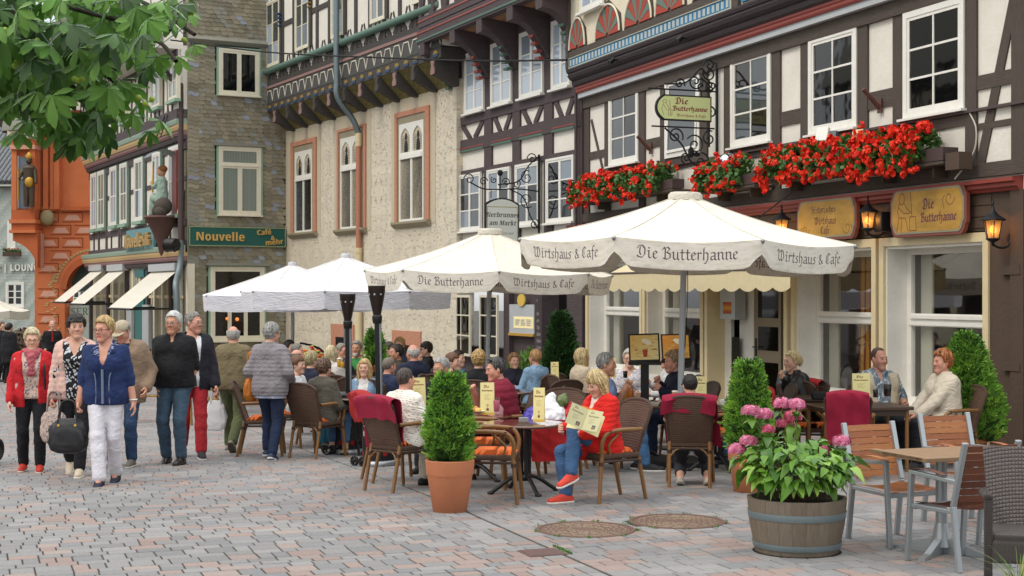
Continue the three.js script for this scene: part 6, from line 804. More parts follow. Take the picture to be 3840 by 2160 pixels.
// signs, lanterns, awning and small things on the inn
{
const F=FB,X=(x,d=0)=>F.X(x,d),Y=(x,y,d=0)=>F.Y(x,y,d),on=(x,y,d)=>F.W(X(x,d),Y(x,y,d),d);
const boardSign=(xl,xr,yt,yb,label,draw)=>{const d=.16,x0=X(xl,d),x1=X(xr,d),y0=Y(xl,yb+8,d),y1=Y(xl,yt+22,d),w=x1-x0,h=y1-y0,t=thing('painted_sign',label,'sign',F.W((x0+x1)/2,(y0+y1)/2,d),F.turn);
const ou=(k)=>{const s=new THREE.Shape(),a=w /2-k,b=h /2-k,c=.12;s.moveTo(-a+c,-b);s.lineTo(a-c,-b);s.quadraticCurveTo(a-.05,-b+.02,a-.03,-b+c);s.lineTo(a,-b+c+.04);s.lineTo(a,b-c-.04);s.lineTo(a-.03,b-c);s.quadraticCurveTo(a-.05,b-.02,a-c,b);s.lineTo(-a+c,b);s.quadraticCurveTo(-a+.05,b-.02,-a+.03,b-c);s.lineTo(-a,b-c-.04);s.lineTo(-a,-b+c+.04);s.lineTo(-a+.03,-b+c);s.quadraticCurveTo(-a+.05,-b+.02,-a+c,-b);return s;};
part('board',extr(ou(0),.05,.006).translate(0,0,-.05),M('#7a4238',{rough:.6}),t);part('grey_rim',extr(ou(.035),.006).translate(0,0,.007),M('#8b8a72',{rough:.6}),t);
const g=new THREE.ShapeGeometry(ou(.06),8),u=g.attributes.uv,p=g.attributes.position;for(let i=0;i<u.count;i++)u.setXY(i,p.getX(i)/w+.5,p.getY(i)/h+.5);part('painted_face',g.translate(0,0,.0155),printed(canvasTex(512,Math.round(512*h /w),draw),{rough:.55}),t);return t;};
const bg=(x,w,h)=>{x.fillStyle='#b3883a';x.fillRect(0,0,w,h);const r=mulberry(9);for(let i=0;i<200;i++){x.fillStyle=`rgba(${r() < .5 ? '90,60,10' : '230,190,90'},.05)`;x.beginPath();x.ellipse(r()*w,r()*h,10+r()*60,6+r()*20,0,0,7);x.fill();}};
const swirl=(x,cx,cy,q,s)=>{x.strokeStyle='#7d5a26';x.lineWidth=q*.16;x.beginPath();for(let i=0;i<40;i++){const t=i /40*7,r=q*(1-i /46);x.lineTo(cx+s*Math.cos(t)*r,cy+Math.sin(t)*r);}x.stroke();x.beginPath();x.moveTo(cx-s*q,cy+q*1.2);x.quadraticCurveTo(cx-s*q*1.6,cy,cx-s*q*.9,cy-q*.3);x.stroke();};
boardSign(2990,3212,730,898,'yellow oval board in old lettering, left one of two above the entrance',(x,w,h)=>{bg(x,w,h);const z=h /9;gothC(x,'Historisches',w*.47,h*.36,z*.95,'#5a2f26',.13);gothC(x,'Wirtshaus',w*.5,h*.63,z,'#5a2f26',.13);gothC(x,'Cafe',w*.5,h*.86,z,'#5a2f26',.13);swirl(x,w*.16,h*.74,34,1);swirl(x,w*.86,h*.74,34,-1);});
boardSign(3340,3624,690,884,'yellow oval board with a painted woman churning butter, at the right',(x,w,h)=>{bg(x,w,h);gothC(x,'Die',w*.53,h*.46,h*.13,'#5a2338',.15);gothC(x,'Butterhanne',w*.66,h*.72,h*.115,'#5a2338',.15);swirl(x,w*.8,h*.28,34,1);x.strokeStyle='#6b3c22';x.lineWidth=4;const st=(a)=>{x.beginPath();a.forEach((p,i)=>i?x.lineTo(p[0]*w,p[1]*h):x.moveTo(p[0]*w,p[1]*h));x.stroke();};x.beginPath();x.ellipse(w*.17,h*.22,18,24,0,0,7);x.stroke();st([[.14,.3],[.11,.45],[.13,.6],[.10,.88]]);st([[.2,.3],[.24,.42],[.3,.52]]);st([[.13,.4],[.2,.52],[.28,.52]]);st([[.29,.1],[.31,.6]]);st([[.28,.6],[.36,.6],[.37,.88],[.28,.88],[.28,.6]]);st([[.13,.6],[.22,.62],[.26,.88]]);st([[.17,.62],[.16,.9]]);});
const glow=M('#ffce7a',{emissive:'#ffb45a',emissiveIntensity:1.4}),lg=new THREE.MeshPhysicalMaterial({color:'#ffe8c4',transmission:.9,thickness:0,roughness:.25,ior:1.3});
const lant=(x,y,label,armed)=>{const t=thing('wall_lantern',label,'lantern',on(x,y+16,.28),F.turn,'lit wall lanterns'),q=A.iron;
part('roof',lathe([[0,.28],[.02,.27],[.03,.22],[.08,.17],[.16,.12],[.17,.1],[.1,.1]],6),q,t);part('finial',[lathe([[0,.36],[.012,.33],[.02,.31],[.01,.29],[.012,.27]],8)],q,t);part('glazing',lathe([[.075,-.12],[.115,.1]],6),lg,t);for(let k=0;k<6;k++){const a=k*Math.PI /3;part('bar',rod([Math.sin(a)*.076,-.12,Math.cos(a)*.076],[Math.sin(a)*.117,.1,Math.cos(a)*.117],.007,.007,6),q,t);}part('base',lathe([[0,-.22],[.015,-.21],[.02,-.17],[.06,-.15],[.085,-.13],[.085,-.115],[0,-.115]],12),q,t);part('bulb',ball(0,-.005,0,.042,[1,1.25,1],12),glow,t);
part('arm',tube([[0,-.19,0],[0,-.23,-.08],[.02,-.22,-.2],[.02,-.12,-.26]],.014,16,8),q,t);part('wall_plate',new THREE.CylinderGeometry(.07,.08,.03,14).rotateX(Math.PI /2).translate(.02,-.12,-.265),q,t);
const L=new THREE.PointLight('#ffb868',.2,0,2);L.position.set(0,-.005,0.0);L.castShadow=true;t.add(L);return t;};
lant(2931,834,'lit wall lantern partly behind the top of the largest umbrella');lant(3254,808,'lit wall lantern between the two yellow boards');lant(3723,842,'lit wall lantern at the right of the butter woman board');
const sp=solo('loudspeaker',[rbox(.19,.28,.17,.02)],A.black,'black loudspeaker box between the lantern and the right yellow board','loudspeaker',on(3309,832,.14),F.turn);
const bxp=X(2700),pw=F.W(bxp,0,.06),yT=Y(2700,237),yB=Y(2700,640),br=thing('sign_bracket','black wrought iron sign bracket with scrolls on the inn front','sign bracket',pw.setY(0),F.turn-Math.PI /2);
const sc=(cx,cy,r,t0,n,d)=>tube(scrollPts(cx,cy,r,t0,n,d),.014,40,6);
part('wall_bar',bx(-.02,.02,yB,yT,-.02,.02),A.iron,br);part('wall_bar',bx(.14,.17,yB+.4,yT-.3,-.015,.015),A.iron,br);
const yS=Y(2600,437);part('arm',bx(0,1.32,yS+.30,yS+.325,-.012,.012),A.iron,br);part('arm',bx(.05,1.25,yS-.34,yS-.315,-.012,.012),A.iron,br);
const nodes=[[.15,yT-.05,.11,0,1.3,1],[.30,yT-.42,.13,1,1.4,1],[.13,yT-.45,.12,3,1.3,-1],[.42,yS+.47,.15,2.5,1.5,1],[.15,yS+.62,.13,.5,1.4,-1],[.14,yS+.42,.1,3,1.4,1],[.72,yS+.42,.1,3.5,1.4,-1],[.12,yS-.05,.12,0,1.4,1],[.15,yS-.5,.14,2,1.4,-1],[.42,yS-.62,.18,.6,1.5,1],[.8,yS-.48,.15,3.6,1.5,-1],[.3,yS-.92,.17,1.6,1.4,1],[.12,yS-1.0,.12,4,1.4,-1],[.6,yS-.85,.1,5,1.4,1]];
for(const q of nodes)part('scroll',sc(...q),A.iron,br);part('stay',tube([[1.0,yS+.4,0],[.6,yS+.45,0],[.3,yS+.7,0],[.2,yT-.2,0],[.04,yT+.02,0]],.016,30,6),A.iron,br);part('stay',tube([[1.0,yS-.35,0],[.7,yS-.6,0],[.45,yS-.95,0],[.04,yB+.1,0]],.016,30,6),A.iron,br);part('leaf',[ball(.5,yS-.75,0,.06,[1,1.6,.3],8),ball(.38,yS-.78,.02,.05,[1.4,.8,.3],8)],A.iron,br);
const sgn=thing('hanging_sign','pale green hanging sign with red old lettering on the iron bracket','sign',F.W(bxp,yS,.06),F.turn-Math.PI /2),sh=(k)=>{const s=new THREE.Shape(),w0=.12+k,w1=1.18-k,b=-.22+k,t=.22-k;s.moveTo(w0,b);s.lineTo(w1-.14,b);s.quadraticCurveTo(w1,b+.08,w1,0);s.quadraticCurveTo(w1,t-.08,w1-.14,t);s.lineTo(w0,t);s.closePath();return s;};
part('frame',extr(sh(0),.06).translate(0,0,-.03),A.iron,sgn);
const stx=canvasTex(512,256,(x,w,h)=>{x.fillStyle='#d3dc9c';x.fillRect(0,0,w,h);gothC(x,'Die',w*.46,84,44,'#7d2f2a',.16);gothC(x,'Butterhanne',w*.62,160,34,'#7d2f2a',.17);gothC(x,'Wirtshaus & Café',w*.64,226,20,'#8a3b33',.10);x.strokeStyle='#8a5a3a';x.lineWidth=4;x.beginPath();x.arc(70,60,18,0,7);x.moveTo(60,82);x.lineTo(40,150);x.lineTo(60,215);x.moveTo(84,82);x.lineTo(112,140);x.moveTo(118,50);x.lineTo(124,215);x.moveTo(104,150);x.lineTo(140,150);x.lineTo(138,215);x.lineTo(106,215);x.closePath();x.moveTo(60,100);x.lineTo(90,160);x.stroke();});
for(const s of[1,-1]){const g=new THREE.ShapeGeometry(sh(.025),8),u=g.attributes.uv,p=g.attributes.position;for(let i=0;i<u.count;i++){const k=(p.getX(i)-.145)/1.01;u.setXY(i,s>0?1-k:k,(p.getY(i)+.195)/.39);}if(s>0){const ix=g.index.array;for(let i=0;i<ix.length;i+=3){const a=ix[i];ix[i]=ix[i+1];ix[i+1]=a;}}g.deleteAttribute('normal');g.computeVertexNormals();part('painted_face',g.translate(0,0,s>0?-.033:.033),printed(stx,{rough:.4}),sgn);}
part('hook',[rod([.3,.22,0],[.3,.31,0],.01)],A.iron,sgn);part('hook',[rod([1.0,.22,0],[1.0,.31,0],.01)],A.iron,sgn);
solo('mirror_ball',ball(0,0,0,.17,[1,1,1],28),A.chrome,'shiny silver ball among the red flowers','ball',on(2727,612,.42));
const gl=leafMat('#4f7a30',.25),petal=leafMat('#ff3a12',.12,.75),petal2=leafMat('#f2240a',.12,.75);
const fl=[];for(let k=0;k<16;k++){const a=k*2.399,e=Math.sqrt(k /16)*1.25;fl.push(new THREE.CircleGeometry(.021,6).scale(1,.8,1).translate(.012,0,0).rotateZ(k*1.7).rotateX(rr(-.5,.5)).translate(0,0,.036).rotateX(-e).rotateY(a));}const flower=merge(fl).rotateX(-.4);
const lf=[];for(let k=0;k<7;k++)lf.push(new THREE.CircleGeometry(.032,7).rotateX(-1.1+rr(-.6,.6)).rotateY(k*2.4).translate(rr(-.05,.05),rr(-.04,.04),rr(-.05,.05)));const leafC=merge(lf);
const box=(xa,xb,yc,n,label,bare=0)=>{const d0=.18,d1=.42,x0=X(xa,.32),x1=X(xb,.32),y=Y((xa+xb)/2,yc,.32),t=thing('flower_box',label,'flower box',F.W(x0,y,0),F.turn,'flower boxes under the upper windows'),L=x1-x0;part('box',[bx(0.05,L,-.17,.0,d0,d1)],A.brownPipe,t);part('shelf',bx(0,L,-.22,-.18,.02,d1),A.tB1,t);part('bracket',[bx(L*.2,L*.2+.04,-.36,-.22,.03,.3)],A.tB1,t);part('bracket',[bx(L*.8,L*.8+.04,-.36,-.22,.03,.3)],A.tB1,t);
const q=Math.round(L*170),im=new THREE.InstancedMesh(leafC,gl,q),m4=new THREE.Matrix4(),qq=new THREE.Quaternion();const sp0=()=>{const x=rr(-.05,L-bare*.4+.02),a=rr(-.6,2.6),r=Math.sqrt(R())*(.32+.06*N2(x*3,7));return[x,.0+Math.sin(a)*r*1.05-.03,.32+Math.cos(a)*r];};for(let i=0;i<q;i++){const p=sp0();m4.compose(V(...p),qq.setFromEuler(new THREE.Euler(R()*3,R()*6,R()*3)),V(1,1,1).multiplyScalar(rr(.7,1.3)));im.setMatrixAt(i,m4);}im.name='foliage';im.userData.kind='stuff';t.add(im);
for(let i=0;i<n;i++){const x=rr(-.02,L-bare*.35),a=rr(-.75,2.1),r=rr(.27,.40)*(1+.18*N2(x*3,7)),m=new THREE.Mesh(flower,R()<.7?petal:petal2);m.name='flower_head';m.position.set(x,Math.sin(a)*r*1.1-.05,.32+Math.cos(a)*r);m.rotation.set(rr(-.6,.9),rr(-.8,.8),rr(0,6));m.scale.setScalar(rr(1.0,1.6));t.add(m);}return t;};
box(2172,2540,700,190,'long flower box of red geraniums, left of the iron sign bracket',1);box(2648,2850,664,90,'short flower box of red geraniums beside the silver ball',1);box(2890,3240,612,180,'flower box of red geraniums under the window left of the floodlights');box(3240,3560,575,170,'rightmost flower box of red geraniums, under the two right windows',1);
const hb=on(3595,590,.3);solo('planter_box',[bx(-.14,.14,-.16,.06,-.1,.1)],A.brown,'empty dark planter at the right end of the geraniums','planter',hb,F.turn);
const fl1=thing('floodlight','white floodlight above the red geraniums','floodlight',on(3085,505,.38),F.turn+.5);part('housing',rbox(.2,.22,.07,.015).rotateX(-.3),A.frame,fl1);part('bracket',bx(.1,.2,-.1,.05,-.1,-.03),A.zinc,fl1);
const fl2=thing('floodlight','cream floodlight right of the white one above the geraniums','floodlight',on(3218,510,.38),F.turn+.5);part('housing',rbox(.17,.18,.07,.012).rotateX(-.3),A.beige,fl2);part('bracket',bx(.08,.16,-.08,.08,-.1,-.03),A.iron,fl2);
solo('flood_lamp',[rbox(.16,.14,.08,.01)],A.black,'small black floodlight below the third window','floodlight',on(2897,562,.2),F.turn);
const fh=(x,y,label)=>{const t=thing('flag_holder',label,'flag holder',on(x,y,.04),F.turn,'brown flag pole holders');part('plate',bx(-.05,.05,-.13,.08,0,.015),M('#5e3a30',{rough:.6}),t);part('socket',rod([0,-.05,.02],[-.0,.2,.28],.032,.032,12),M('#5e3a30',{rough:.6}),t);};fh(3300,390,'brown flag pole holder between the two right windows');fh(2440,552,'brown flag pole holder left of the tilted window');
const ms=(x,y,label)=>{const t=thing('spot_lamp',label,'lamp',on(x,y,.46),F.turn,'small spotlights on the moulding');part('head',rod([0,0,0],[.02,-.08,.1],.045,.05),A.black,t);part('stem',rod([0,0,0],[0,-.02,-.1],.015),A.black,t);};ms(2557,140,'small black spotlight on the dark moulding, right one');ms(2302,222,'small black spotlight on the dark moulding, left one');
const cab=solo('cable',tube([on(3635,420,.05),on(3660,480,.06),on(3655,560,.07),on(3620,620,.12),on(3580,672,.2)],.012,40,6),M('#b9b4a8',{rough:.5}),'pale cable hanging down beside the right window','cable');
solo('overhead_cable',tube([at(640,150,47),at(1000,195,43),at(1400,215,38),at(1800,228,34),at(2125,225,30.5)],.022,60,6),A.rubber,'black cable strung across the house fronts','cable');solo('guy_wire',tube([at(2850,812,20),at(2990,705,22)],.012,10,5),A.iron,'thin stay wire above the largest umbrella','cable');
const aw=thing('entrance_awning','cream awning with scalloped edge over the entrance','awning',[F.O.x,0,F.O.z],F.turn),d=.95,a0=X(2284,d),a1=X(2968,d),yb=1.96,yv=Y(2600,1020,d),ya=2.72;
const g=new THREE.PlaneGeometry(a1-a0,Math.hypot(d,ya-yv),12,3).rotateX(-Math.atan2(d,ya-yv)).translate((a0+a1)/2,(ya+yv)/2,d /2+.03);part('fabric',g,A.awning,aw);const n=13,vs=new THREE.Shape();vs.moveTo(a0,yv);for(let i=0;i<n;i++){const x=a0+i*(a1-a0)/n,q=(a1-a0)/n;if(!i)vs.lineTo(a0,yb+.04);vs.quadraticCurveTo(x+q /2,yb-.085,x+q,yb+.04);}vs.lineTo(a1,yv);vs.closePath();part('valance',new THREE.ShapeGeometry(vs,6).translate(0,0,d+.02),A.awning,aw);part('front_rail',rod([a0,yv+.01,d+.01],[a1,yv+.01,d+.01],.022),A.brownPipe,aw);part('side',extr([[0,yv],[d,yv],[0,ya]],.005).rotateY(-Math.PI /2).translate(a1,0,.03),A.awning,aw);for(const q of[a0+.5,a1-.6])part('arm',tube([[q,2.5,.05],[q+.3,2.3,.5],[q,yv,d]],.02,14,6),A.beige,aw);
}
// tavern sign on its scrolled bracket
{
const F=FC,xw=F.X(2036),yt=F.Y(2036,580),b=thing('sign_bracket','scrolled black iron bracket on the tavern holding a white sign','sign bracket',F.W(xw,0,.1).setY(0),F.turn-Math.PI /2),out=1.35,ya=F.Y(2036,715);
part('wall_bar',bx(-.02,.02,ya-.95,yt,-.02,.02),A.iron,b);part('arm',tube([[0,ya-.02,0],[.5,ya+.02,0],[out,ya,0],[out+.3,ya+.12,0]],.016,24,6),A.iron,b);part('stay',tube([[.02,ya+.75,0],[.25,ya+.55,0],[.5,ya+.2,0],[1,ya+.1,0]],.016,24,6),A.iron,b);part('stay',tube([[.02,ya-.85,0],[.2,ya-.6,0],[.4,ya-.15,0],[.7,ya,0]],.014,24,6),A.iron,b);
for(const q of[[.16,yt-.1,.13,0,1.4,1],[.3,ya+.28,.16,2,1.5,-1],[.3,ya-.22,.18,4,1.5,1],[.12,ya-.75,.12,2,1.4,1],[out+.34,ya+.2,.13,0,1.4,1],[out,ya+.16,.1,3,1.4,-1],[.8,ya+.16,.1,0,1.4,1],[1.1,ya+.2,.08,1,1.3,-1],[.55,ya+.13,.1,2,1.3,1]])part('scroll',tube(scrollPts(...q),.012,40,6),A.iron,b);part('flower',[ball(.95,ya+.36,0,.07,[1,1,.5],8),rod([.95,ya,0],[.95,ya+.32,0],.012)],A.iron,b);
const s=thing('tavern_sign','white arched sign with black lettering hanging from the tavern bracket','sign',F.W(xw,ya-.2,.1),F.turn-Math.PI /2),sh=(k)=>{const q=new THREE.Shape(),l=.5+k,r=1.32-k,bt=-1.05+k,t=-.12-k;q.moveTo(l,bt);q.lineTo(r,bt);q.lineTo(r,t);q.quadraticCurveTo((l+r)/2,t+.26,l,t);q.closePath();return q;};
part('frame',extr(sh(0),.06).translate(0,0,-.03),A.iron,s);const tx=canvasTex(256,320,(x,w,h)=>{x.fillStyle='#dfe2d8';x.fillRect(0,0,w,h);x.strokeStyle='#a9a06c';x.lineWidth=6;x.strokeRect(6,60,w-12,h);x.fillStyle='#1d1d20';x.font='italic bold 44px serif';x.textAlign='center';x.fillText('Bierbrunnen',w /2,130);x.fillText('am Markt',w /2,186);x.font='italic 26px serif';x.fillStyle='#777';x.fillText('hier schon seit',w /2,250);});
for(const d of[1,-1]){const g=new THREE.ShapeGeometry(sh(.03),8),u=g.attributes.uv,p=g.attributes.position;for(let i=0;i<u.count;i++){const k=(p.getX(i)-.53)/.76;u.setXY(i,d>0?1-k:k,(p.getY(i)+1.02)/1.02);}if(d>0){const ix=g.index.array;for(let i=0;i<ix.length;i+=3){const a=ix[i];ix[i]=ix[i+1];ix[i+1]=a;}}g.deleteAttribute('normal');g.computeVertexNormals();part('painted_face',g.translate(0,0,d>0?-.033:.033),printed(tx,{rough:.4}),s);}
for(const x of[.65,1.17])part('chain',[rod([x,.0,0],[x,.2,0],.01)],A.iron,s);
}
// plants
function pot(t,rT,rB,h,name='pot'){part(name,lathe([[0,0],[rB,0],[lerp(rB,rT,.7)+.003,h*.70],[lerp(rB,rT,.7)+.012,h*.72],[rT,h*.98],[rT-.006,h],[rT-.03,h],[rT-.035,h*.9],[0,h*.9]],40),A.terra,t);part('soil',lathe([[rT-.036,h*.93],[0,h*.94]],24),A.soil,t);}
const sprayG=(()=>{const g=[];for(let k=0;k<5;k++)for(const s of[-1,1])g.push(new THREE.PlaneGeometry(.011,.04).translate(0,.018,0).rotateZ(s*.7).rotateY(k*.5).translate(0,k*.017,0));g.push(new THREE.PlaneGeometry(.01,.11).translate(0,.055,0));return merge(g);})();
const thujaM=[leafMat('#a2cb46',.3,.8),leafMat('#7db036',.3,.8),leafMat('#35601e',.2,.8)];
function conifer(t,h,r,y0,n,prof,mats=thujaM,sc=1){
const m4=new THREE.Matrix4(),q=new THREE.Quaternion(),up=V(0,1,0),sd=R()*50,lists=mats.map(()=>[]);
const add=(p,d,tone,s)=>{q.setFromUnitVectors(up,d.normalize());q.multiply(new THREE.Quaternion().setFromAxisAngle(up,R()*6.28));m4.compose(p,q,V(s,s,s));lists[tone].push(m4.clone());};
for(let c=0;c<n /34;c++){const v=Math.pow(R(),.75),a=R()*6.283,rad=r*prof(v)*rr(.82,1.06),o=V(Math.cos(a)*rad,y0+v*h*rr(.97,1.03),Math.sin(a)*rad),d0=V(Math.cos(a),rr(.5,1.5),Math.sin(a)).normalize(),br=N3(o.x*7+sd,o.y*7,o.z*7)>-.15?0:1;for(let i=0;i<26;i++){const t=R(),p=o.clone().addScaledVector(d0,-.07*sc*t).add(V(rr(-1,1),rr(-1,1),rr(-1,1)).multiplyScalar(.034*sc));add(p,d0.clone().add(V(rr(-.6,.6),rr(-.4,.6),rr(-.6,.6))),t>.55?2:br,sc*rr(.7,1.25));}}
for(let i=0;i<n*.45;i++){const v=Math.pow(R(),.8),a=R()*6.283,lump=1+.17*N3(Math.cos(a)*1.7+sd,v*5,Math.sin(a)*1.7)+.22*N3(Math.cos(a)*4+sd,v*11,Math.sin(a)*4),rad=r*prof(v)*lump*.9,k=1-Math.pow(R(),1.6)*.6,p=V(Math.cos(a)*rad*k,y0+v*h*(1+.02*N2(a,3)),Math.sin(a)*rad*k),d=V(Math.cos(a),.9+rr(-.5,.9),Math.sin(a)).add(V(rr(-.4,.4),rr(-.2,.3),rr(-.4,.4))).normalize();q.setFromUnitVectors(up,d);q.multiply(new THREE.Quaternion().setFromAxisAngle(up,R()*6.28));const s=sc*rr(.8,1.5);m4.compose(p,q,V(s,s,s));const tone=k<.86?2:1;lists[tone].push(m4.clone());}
lists.forEach((l,i)=>{const im=new THREE.InstancedMesh(sprayG,mats[i],l.length);l.forEach((m,j)=>im.setMatrixAt(j,m));im.name='foliage';im.userData.kind='stuff';im.castShadow=true;t.add(im);});
part('trunk',rod([0,y0-.08,0],[0,y0+h*.8,0],.02,.006),A.bambooD,t);
}
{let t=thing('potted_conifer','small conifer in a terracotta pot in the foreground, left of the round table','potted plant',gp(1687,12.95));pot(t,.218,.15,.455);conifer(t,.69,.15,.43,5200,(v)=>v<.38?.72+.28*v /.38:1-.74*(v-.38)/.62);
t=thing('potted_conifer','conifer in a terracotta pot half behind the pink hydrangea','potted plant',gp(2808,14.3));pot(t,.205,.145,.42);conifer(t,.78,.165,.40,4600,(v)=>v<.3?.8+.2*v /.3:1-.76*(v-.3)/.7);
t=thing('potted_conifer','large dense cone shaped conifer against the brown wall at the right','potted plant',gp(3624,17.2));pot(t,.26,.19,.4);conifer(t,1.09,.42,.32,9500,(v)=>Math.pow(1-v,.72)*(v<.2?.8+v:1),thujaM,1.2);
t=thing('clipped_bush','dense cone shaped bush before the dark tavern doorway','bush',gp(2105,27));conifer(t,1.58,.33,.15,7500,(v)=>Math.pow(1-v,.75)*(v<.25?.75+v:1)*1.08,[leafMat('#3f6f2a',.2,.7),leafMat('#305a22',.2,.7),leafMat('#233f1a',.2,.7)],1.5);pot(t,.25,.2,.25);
t=thing('leafy_shrub','light green leafy shrub left of the cone shaped bush','bush',gp(1985,27.2));{const lf=new THREE.CircleGeometry(.055,6).scale(.55,1,1).translate(0,.05,0),im=new THREE.InstancedMesh(lf,leafMat('#6d9a35'),900),m4=new THREE.Matrix4(),q=new THREE.Quaternion();for(let i=0;i<900;i++){const a=R()*6.28,k=Math.sqrt(R());m4.compose(V(Math.cos(a)*k*.42,.2+R()*1.0*(1-.35*k)+.08*N2(a*2,k),Math.sin(a)*k*.4),q.setFromEuler(new THREE.Euler(rr(-1,1),R()*6,rr(-1,1))),V(1,1,1).multiplyScalar(rr(.7,1.4)));im.setMatrixAt(i,m4);}im.name='foliage';im.userData.kind='stuff';t.add(im);part('planter',bx(-.4,.4,0,.4,-.25,.25),A.bambooD,t);}
t=thing('potted_conifer','tiny conifer between the two heaters on the back table','potted plant',at(1405,1395,20.4));pot(t,.06,.045,.1);conifer(t,.42,.09,.09,900,(v)=>Math.pow(1-v,.7));}
{
const c=gp(2988,10.95),t=thing('barrel_planter','half barrel planter of grey wood with two iron hoops','planter',c),h=.405,N=22,rT=.367,rB=.307;
for(let k=0;k<N;k++){const a0=k /N*6.2832,a1=(k+1)/N*6.2832-.004,j=(R()-.5)*.004,P=(r,y,a)=>[Math.sin(a)*r,y,Math.cos(a)*r];const pts=[],idx=[];const rows=[[rB+j,0],[lerp(rB,rT,.55)+.012+j,h*.55],[rT+j,h+j]];for(const[r,y]of rows)for(const[a,d]of[[a0,0],[(a0+a1)/2,.001],[a1,0],[a1,-.028],[a0,-.028]])pts.push(...P(r+d,y,a));for(let s=0;s<2;s++)for(let e=0;e<5;e++){const q=s*5,f=(e+1)% 5;idx.push(q+e,q+f,q+5+f,q+e,q+5+f,q+5+e);}idx.push(10,11,12,10,12,13,10,13,14);const g=new THREE.BufferGeometry();g.setAttribute('position',new THREE.Float32BufferAttribute(pts,3));const uv=[];for(let i=0;i<15;i++)uv.push(pts[i*3+1]*1+k*.37,(i % 5)*.06+k*.21);g.setAttribute('uv',new THREE.Float32BufferAttribute(uv,2));g.setIndex(idx);part('stave',toCreasedNormals(g,.6),pick(A.barrel),t);}
const hoop=(v,w)=>{const r0=lerp(rB,rT,v)+(v>.3&&v<.8?.012:.008),r1=lerp(rB,rT,v+w /h)+.011;part('hoop',lathe([[r0-.006,v*h],[r0+.002,v*h],[r1+.002,v*h+w],[r1-.006,v*h+w],[r0-.006,v*h]],48),A.zinc,t);};hoop(.64,.05);hoop(.10,.042);
part('soil',lathe([[rT-.03,h-.05],[.1,h-.02],[0,h-.02]],32),A.soil,t);part('dirt',lathe([[rB+.022,.001],[rB-.01,.008],[rB-.01,0]],32),A.soil,t);
const hy=thing('hydrangea','hydrangea bush with pink flower heads growing in the half barrel','plant',[c.x,h-.04,c.z]);
const lm=['#86b438','#6fa02c','#a2c84e','#4f8028'].map((x)=>leafMat(x,.35,.5)),leafG=[0,1,2].map((k)=>{const L=.108+k*.012,W=.047+k*.004,g=new THREE.PlaneGeometry(1,1,6,8).translate(0,.5,0),p=g.attributes.position;for(let i=0;i<p.count;i++){const u=p.getX(i)*2,v=p.getY(i),w=W*Math.pow(Math.sin(Math.PI*Math.pow(v,.62)*.985+.015),.72)*(1+.05*Math.sin(v*40));p.setXYZ(i,u*w,.004*Math.sin(v*30)*Math.abs(u)+.16*Math.abs(u)*w-.06*v*v*(k+.5),v*L);}g.computeVertexNormals();return g;});
const stemP=[];for(let i=0;i<34;i++){const a=i*2.399,r=Math.sqrt(i /34),x=Math.cos(a)*r,z=Math.sin(a)*r,H=.24+.22*(1-r*r*.75)+rr(-.04,.05),b=V(x*.1,0,z*.1),e=V(x*.36,H-.05*r,z*.32);stemP.push([b,b.clone().lerp(e,.5).add(V(0,.06,0)),e]);part('stem',tube([b,stemP[i][1],e],.0045,10,5),M('#5a4630',{rough:.8}),hy);}
const place=(o)=>{const a=R()*6.283,v=rr(-.75,1),q=Math.sqrt(1-v*v)*(v<0?.9:1),k=rr(.72,1.04);o.position.set(Math.sin(a)*q*.42*k,.27+v*.20*k+.03*N2(a*2,v),Math.cos(a)*q*.38*k);o.rotation.set(rr(-.35,.5)-v*.25,a+rr(-.9,.9),rr(-.5,.5),'YXZ');o.scale.setScalar(rr(.5,.85));};
for(const gi of[0,1]){const im=new THREE.InstancedMesh(leafG[gi],lm[gi?1:3],170),o=new THREE.Object3D();for(let i=0;i<170;i++){place(o);if(!gi)o.position.multiplyScalar(.86);o.updateMatrix();im.setMatrixAt(i,o.matrix);}im.name='foliage';im.userData.kind='stuff';hy.add(im);}
for(let i=0;i<250;i++){const l=new THREE.Mesh(pick(leafG),pick(lm));l.name='leaf';place(l);hy.add(l);}
let n=999;for(const[b,m,e]of stemP){const k=8+(R()*2|0);for(let i=0;i<k&&n<252;i++,n++){const f=i<5?rr(.86,1.02):rr(.35,.85),p=f>.5?m.clone().lerp(e,(f-.5)*2):b.clone().lerp(m,f*2),a=i*1.571+(i>>2)*.8+R()*.5,l=new THREE.Mesh(pick(leafG),f<.7?lm[3]:pick(lm));l.name='leaf';l.position.copy(p);l.rotation.set(rr(-.55,.25)+(i<5?-.1:.35),a,rr(-.4,.4),'YXZ');l.scale.setScalar(rr(.6,1.08));l.castShadow=true;hy.add(l);}}
const pg=(()=>{const g=[];for(let k=0;k<4;k++)g.push(new THREE.CircleGeometry(.0088,6).scale(1,.9,1).translate(.0085,0,0).rotateZ(k*Math.PI /2));return merge(g);})(),pmats=[['#e06fa0','#d4588e','#eb94b8'],['#dc4f7e','#d04873','#e3739a']].map((s)=>s.map((x)=>leafMat(x,.25,.6)));
